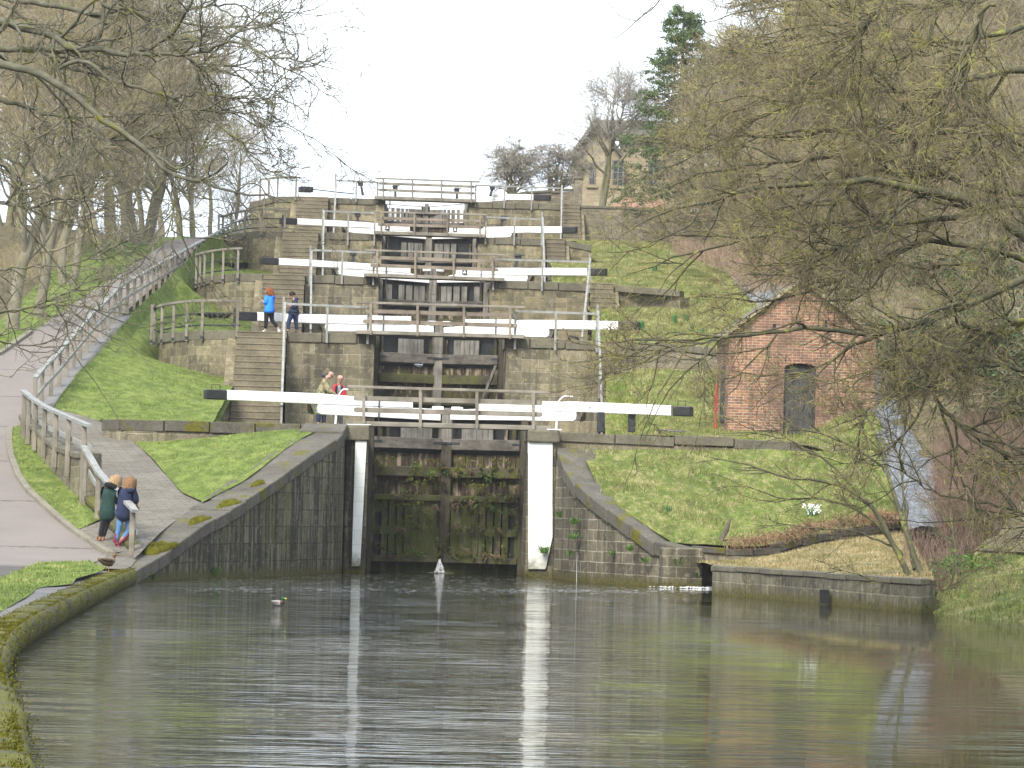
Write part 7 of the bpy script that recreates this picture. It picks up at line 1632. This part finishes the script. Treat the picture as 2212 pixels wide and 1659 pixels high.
C = np.array([tuple(at(2212-180*rg.random()**1.3, 1335-rg.random()*130, 72+rg.random()*6)) for _ in range(500)]); C = C[C[:, 2] > .05]; V, F = leaf_cloud(C, 12000, (.16, .2, .06), .045, rg); V[:, 2] = np.maximum(V[:, 2], .03); o = mesh_np('ground_cover', V, F, M['shrub']); o['kind'] = 'stuff'; tag(o, 'bright green ivy ground cover on the bank at the right edge', 'ground cover')
WORLD[0] = True
# ---- leaning willow at the right waterline
WL_ = [([(1992, 1316), (1962, 1240), (1930, 1180), (1880, 1090), (1800, 1045), (1700, 1030), (1600, 1000), (1520, 985)], 71, 72, .07, .007), ([(2012, 1316), (1988, 1240), (1958, 1150), (1928, 1060), (1895, 950), (1850, 860), (1800, 800)], 71, 73, .075, .008), ([(1950, 1200), (1880, 1120), (1790, 1080), (1690, 1075), (1600, 1050), (1540, 1055)], 71.5, 71, .035, .006),
       ([(1975, 1230), (1960, 1130), (1945, 1000), (1955, 900)], 72, 74, .04, .008), ([(2062, 1316), (2066, 1220), (2055, 1120), (2035, 1010)], 71, 73, .035, .007), ([(1928, 1180), (1850, 1150), (1760, 1140), (1680, 1130)], 71.5, 71, .025, .005), ([(1910, 1010), (1830, 960), (1740, 930), (1640, 930), (1560, 900)], 72.5, 72, .03, .005), ([(1870, 1085), (1790, 1000), (1700, 950), (1610, 935), (1540, 940)], 72, 72, .03, .005), ([(2000, 1300), (1930, 1270), (1850, 1240), (1780, 1225)], 70.5, 70, .015, .004), ([(2010, 1290), (2080, 1250), (2150, 1200)], 71, 71, .02, .006)]
rg = np.random.default_rng(8); P0, a0, b0 = limb_set(WL_, 20, rg, .01); P0[:, 0, 2] = np.where(P0[:, 0, 2] < .5, np.minimum(P0[:, 0, 2], -.1), P0[:, 0, 2])
t = thing('willow', (9.1, 71, 0), 'bare willow with mossy stems leaning left over the quay from the right waterline', 'tree'); tb = TB(); tb.add(P0, a0, b0, 7); tb.build('stems', M['bark_r'], t)
tb = TB(); P1, r1_ = sprout(P0, a0, b0, 9, .2, .99, 30, .9, .5, 8, .12, (-.06, 0, .02), rg, fall=.2); ra = np.minimum(r1_*.45, .014)+.004; tb.add(P1, ra, ra*.35, 4); P2, _ = sprout(P1, ra, ra*.35, 5, .15, 1, 32, .4, .5, 5, .15, (-.03, 0, .02), rg); rb = np.full(len(P2), .005); tb.add(P2, rb, rb*.5, 3); tb.build('branches', M['bark_r'], t)
# ================================================================== grass blades, leaf litter
def blades(name, label, patches, n, h, mat, seed, w=.012):
    rg = np.random.default_rng(seed); P_ = []; 
    areas = []
    for V in patches:
        a = np.cross(V[1:, :-1]-V[:-1, :-1], V[:-1, 1:]-V[:-1, :-1]); areas.append(np.linalg.norm(a, axis=-1))
    tot = sum(a.sum() for a in areas)
    for V, A_ in zip(patches, areas):
        k = int(n*A_.sum()/tot); pr = A_.ravel()/A_.sum(); c = rg.choice(len(pr), k, p=pr); j, i = np.divmod(c, A_.shape[1]); u = rg.random((k, 1)); v = rg.random((k, 1))
        P_.append(V[j, i]*(1-u)*(1-v)+V[j, i+1]*u*(1-v)+V[j+1, i]*(1-u)*v+V[j+1, i+1]*u*v)
    B = np.concatenate(P_); k = len(B); B[:, 2] -= .01; d = rg.normal(size=(k, 3))*.45; d[:, 2] = 1; d = unit(d); s_ = rg.normal(size=(k, 3)); s_[:, 2] = 0; s_ = unit(s_)*w; hh = (h*rg.uniform(.4, 1.5, k)*(1+.5*np.sin(B[:, 0]*2.1+np.sin(B[:, 1]*1.7)*2)))[:, None]
    V = np.stack([B-s_, B+s_, B+d*hh], 1).reshape(-1, 3); o = mesh_np(name, V, np.arange(k*3).reshape(k, 3), mat); o['kind'] = 'stuff'; tag(o, label, 'grass'); return o
def blade_mat(name, c1, c2, c3):
    k = NT(name); p = k.pos(); a = k.noise(k.mapv(p, (1, .6, 1)), 1.3, 4, .6); b = k.noise(p, 30, 2, .6); c = k.ramp(k.math('ADD', k.math('MULTIPLY', a, .6), k.math('MULTIPLY', b, .4)), [(.38, c1), (.5, c2), (.63, c3)]); return k.fin(c, .8, None, spec=.1)
lp = [V for n_, V, m_ in PATCH if m_ == M['grass_l']]; rp = [V for n_, V, m_ in PATCH if m_ == M['grass_r']]; dp_ = [V for n_, V, m_ in PATCH if m_ == M['grass_dry']]
blades('grass', 'short bright grass on the lawns left of the locks', lp, 200000, .055, blade_mat('bright grass blades', (.07, .12, .025), (.17, .23, .055), (.32, .33, .13)), 1)
blades('grass', 'rough tussocky grass on the slopes right of the locks', rp, 200000, .085, blade_mat('rough grass blades', (.08, .11, .03), (.20, .21, .065), (.43, .37, .21)), 2)
blades('grass', 'straw coloured grass on the flat behind the right quay', dp_, 16000, .06, blade_mat('dry grass blades', (.14, .13, .04), (.28, .23, .11), (.45, .37, .22)), 3)
# dead bracken hanging on the rubble wall
rg = np.random.default_rng(77); rbp = np.array([tuple(q) for q in rbase]); tt_ = rg.random(1500)**.8; x = (.15+tt_*.8)*(len(rbp)-1); i = np.minimum(x.astype(int), len(rbp)-2); f = (x-i)[:, None]; S0 = rbp[i]*(1-f)+rbp[i+1]*f; S0[:, 2] += .34+rg.random(1500)*.2; S0[:, 1] += rg.random(1500)*.5-.15
m = 5; Q = np.empty((1500, m, 3)); Q[:, 0] = S0; d = unit(rg.normal(size=(1500, 3))*.6+np.array([0, -.5, .5]))
for j in range(1, m): d = unit(d+np.array([0, -.1, -.35])+rg.normal(size=(1500, 3))*.15); Q[:, j] = Q[:, j-1]+d*.07
tb = TB(); tb.add(Q, np.full(1500, .010), np.full(1500, .004), 3); o = tb.build('bracken', m_bark('dead bracken', (.34, .22, .13), (.2, .12, .07), (.4, .3, .18), .2)); o['kind'] = 'stuff'; tag(o, 'dead brown bracken draped over the rubble wall', 'bracken')

# fuzz of moss along the quay edge
rg = np.random.default_rng(6); k = 26000; i = rg.integers(0, 419, k); B = np.array(c.v if False else [tuple(q) for q in Qs])[i]+rg.normal(size=(k, 3))*np.array([.05, .06, 0]); B[:, 0] += rg.uniform(-.26, .10, k); B[:, 2] += np.where(B[:, 0] > np.array([q.x for q in Qs])[i]+.04, rg.uniform(-.18, .02, k), .035)
d = unit(rg.normal(size=(k, 3))*.7+np.array([.1, 0, .6])); s_ = unit(np.cross(d, rg.normal(size=(k, 3))))*.007; V = np.stack([B-s_, B+s_, B+d*rg.uniform(.015, .04, (k, 1))], 1).reshape(-1, 3); o = mesh_np('moss', V, np.arange(k*3).reshape(k, 3), M['moss']); o['kind'] = 'stuff'; tag(o, 'fuzzy yellow green moss on the rounded quay edge at the left', 'moss')
# thin haze volume added to lift the shadows, like glare in the lens
mb = MB(); mb.box(-930, 930, -320, 1520, -8, 60); k = NT('haze'); vp = k.t.nodes.new('ShaderNodeVolumePrincipled'); vp.inputs['Color'].default_value = (.95, .96, 1, 1); vp.inputs['Density'].default_value = .0002; k.t.links.new(vp.outputs[0], k.out.inputs[1]); o = mb.build('haze', k.m); o['kind'] = 'stuff'; tag(o, 'pale haze added over the whole hillside to lift the shadows', 'haze')
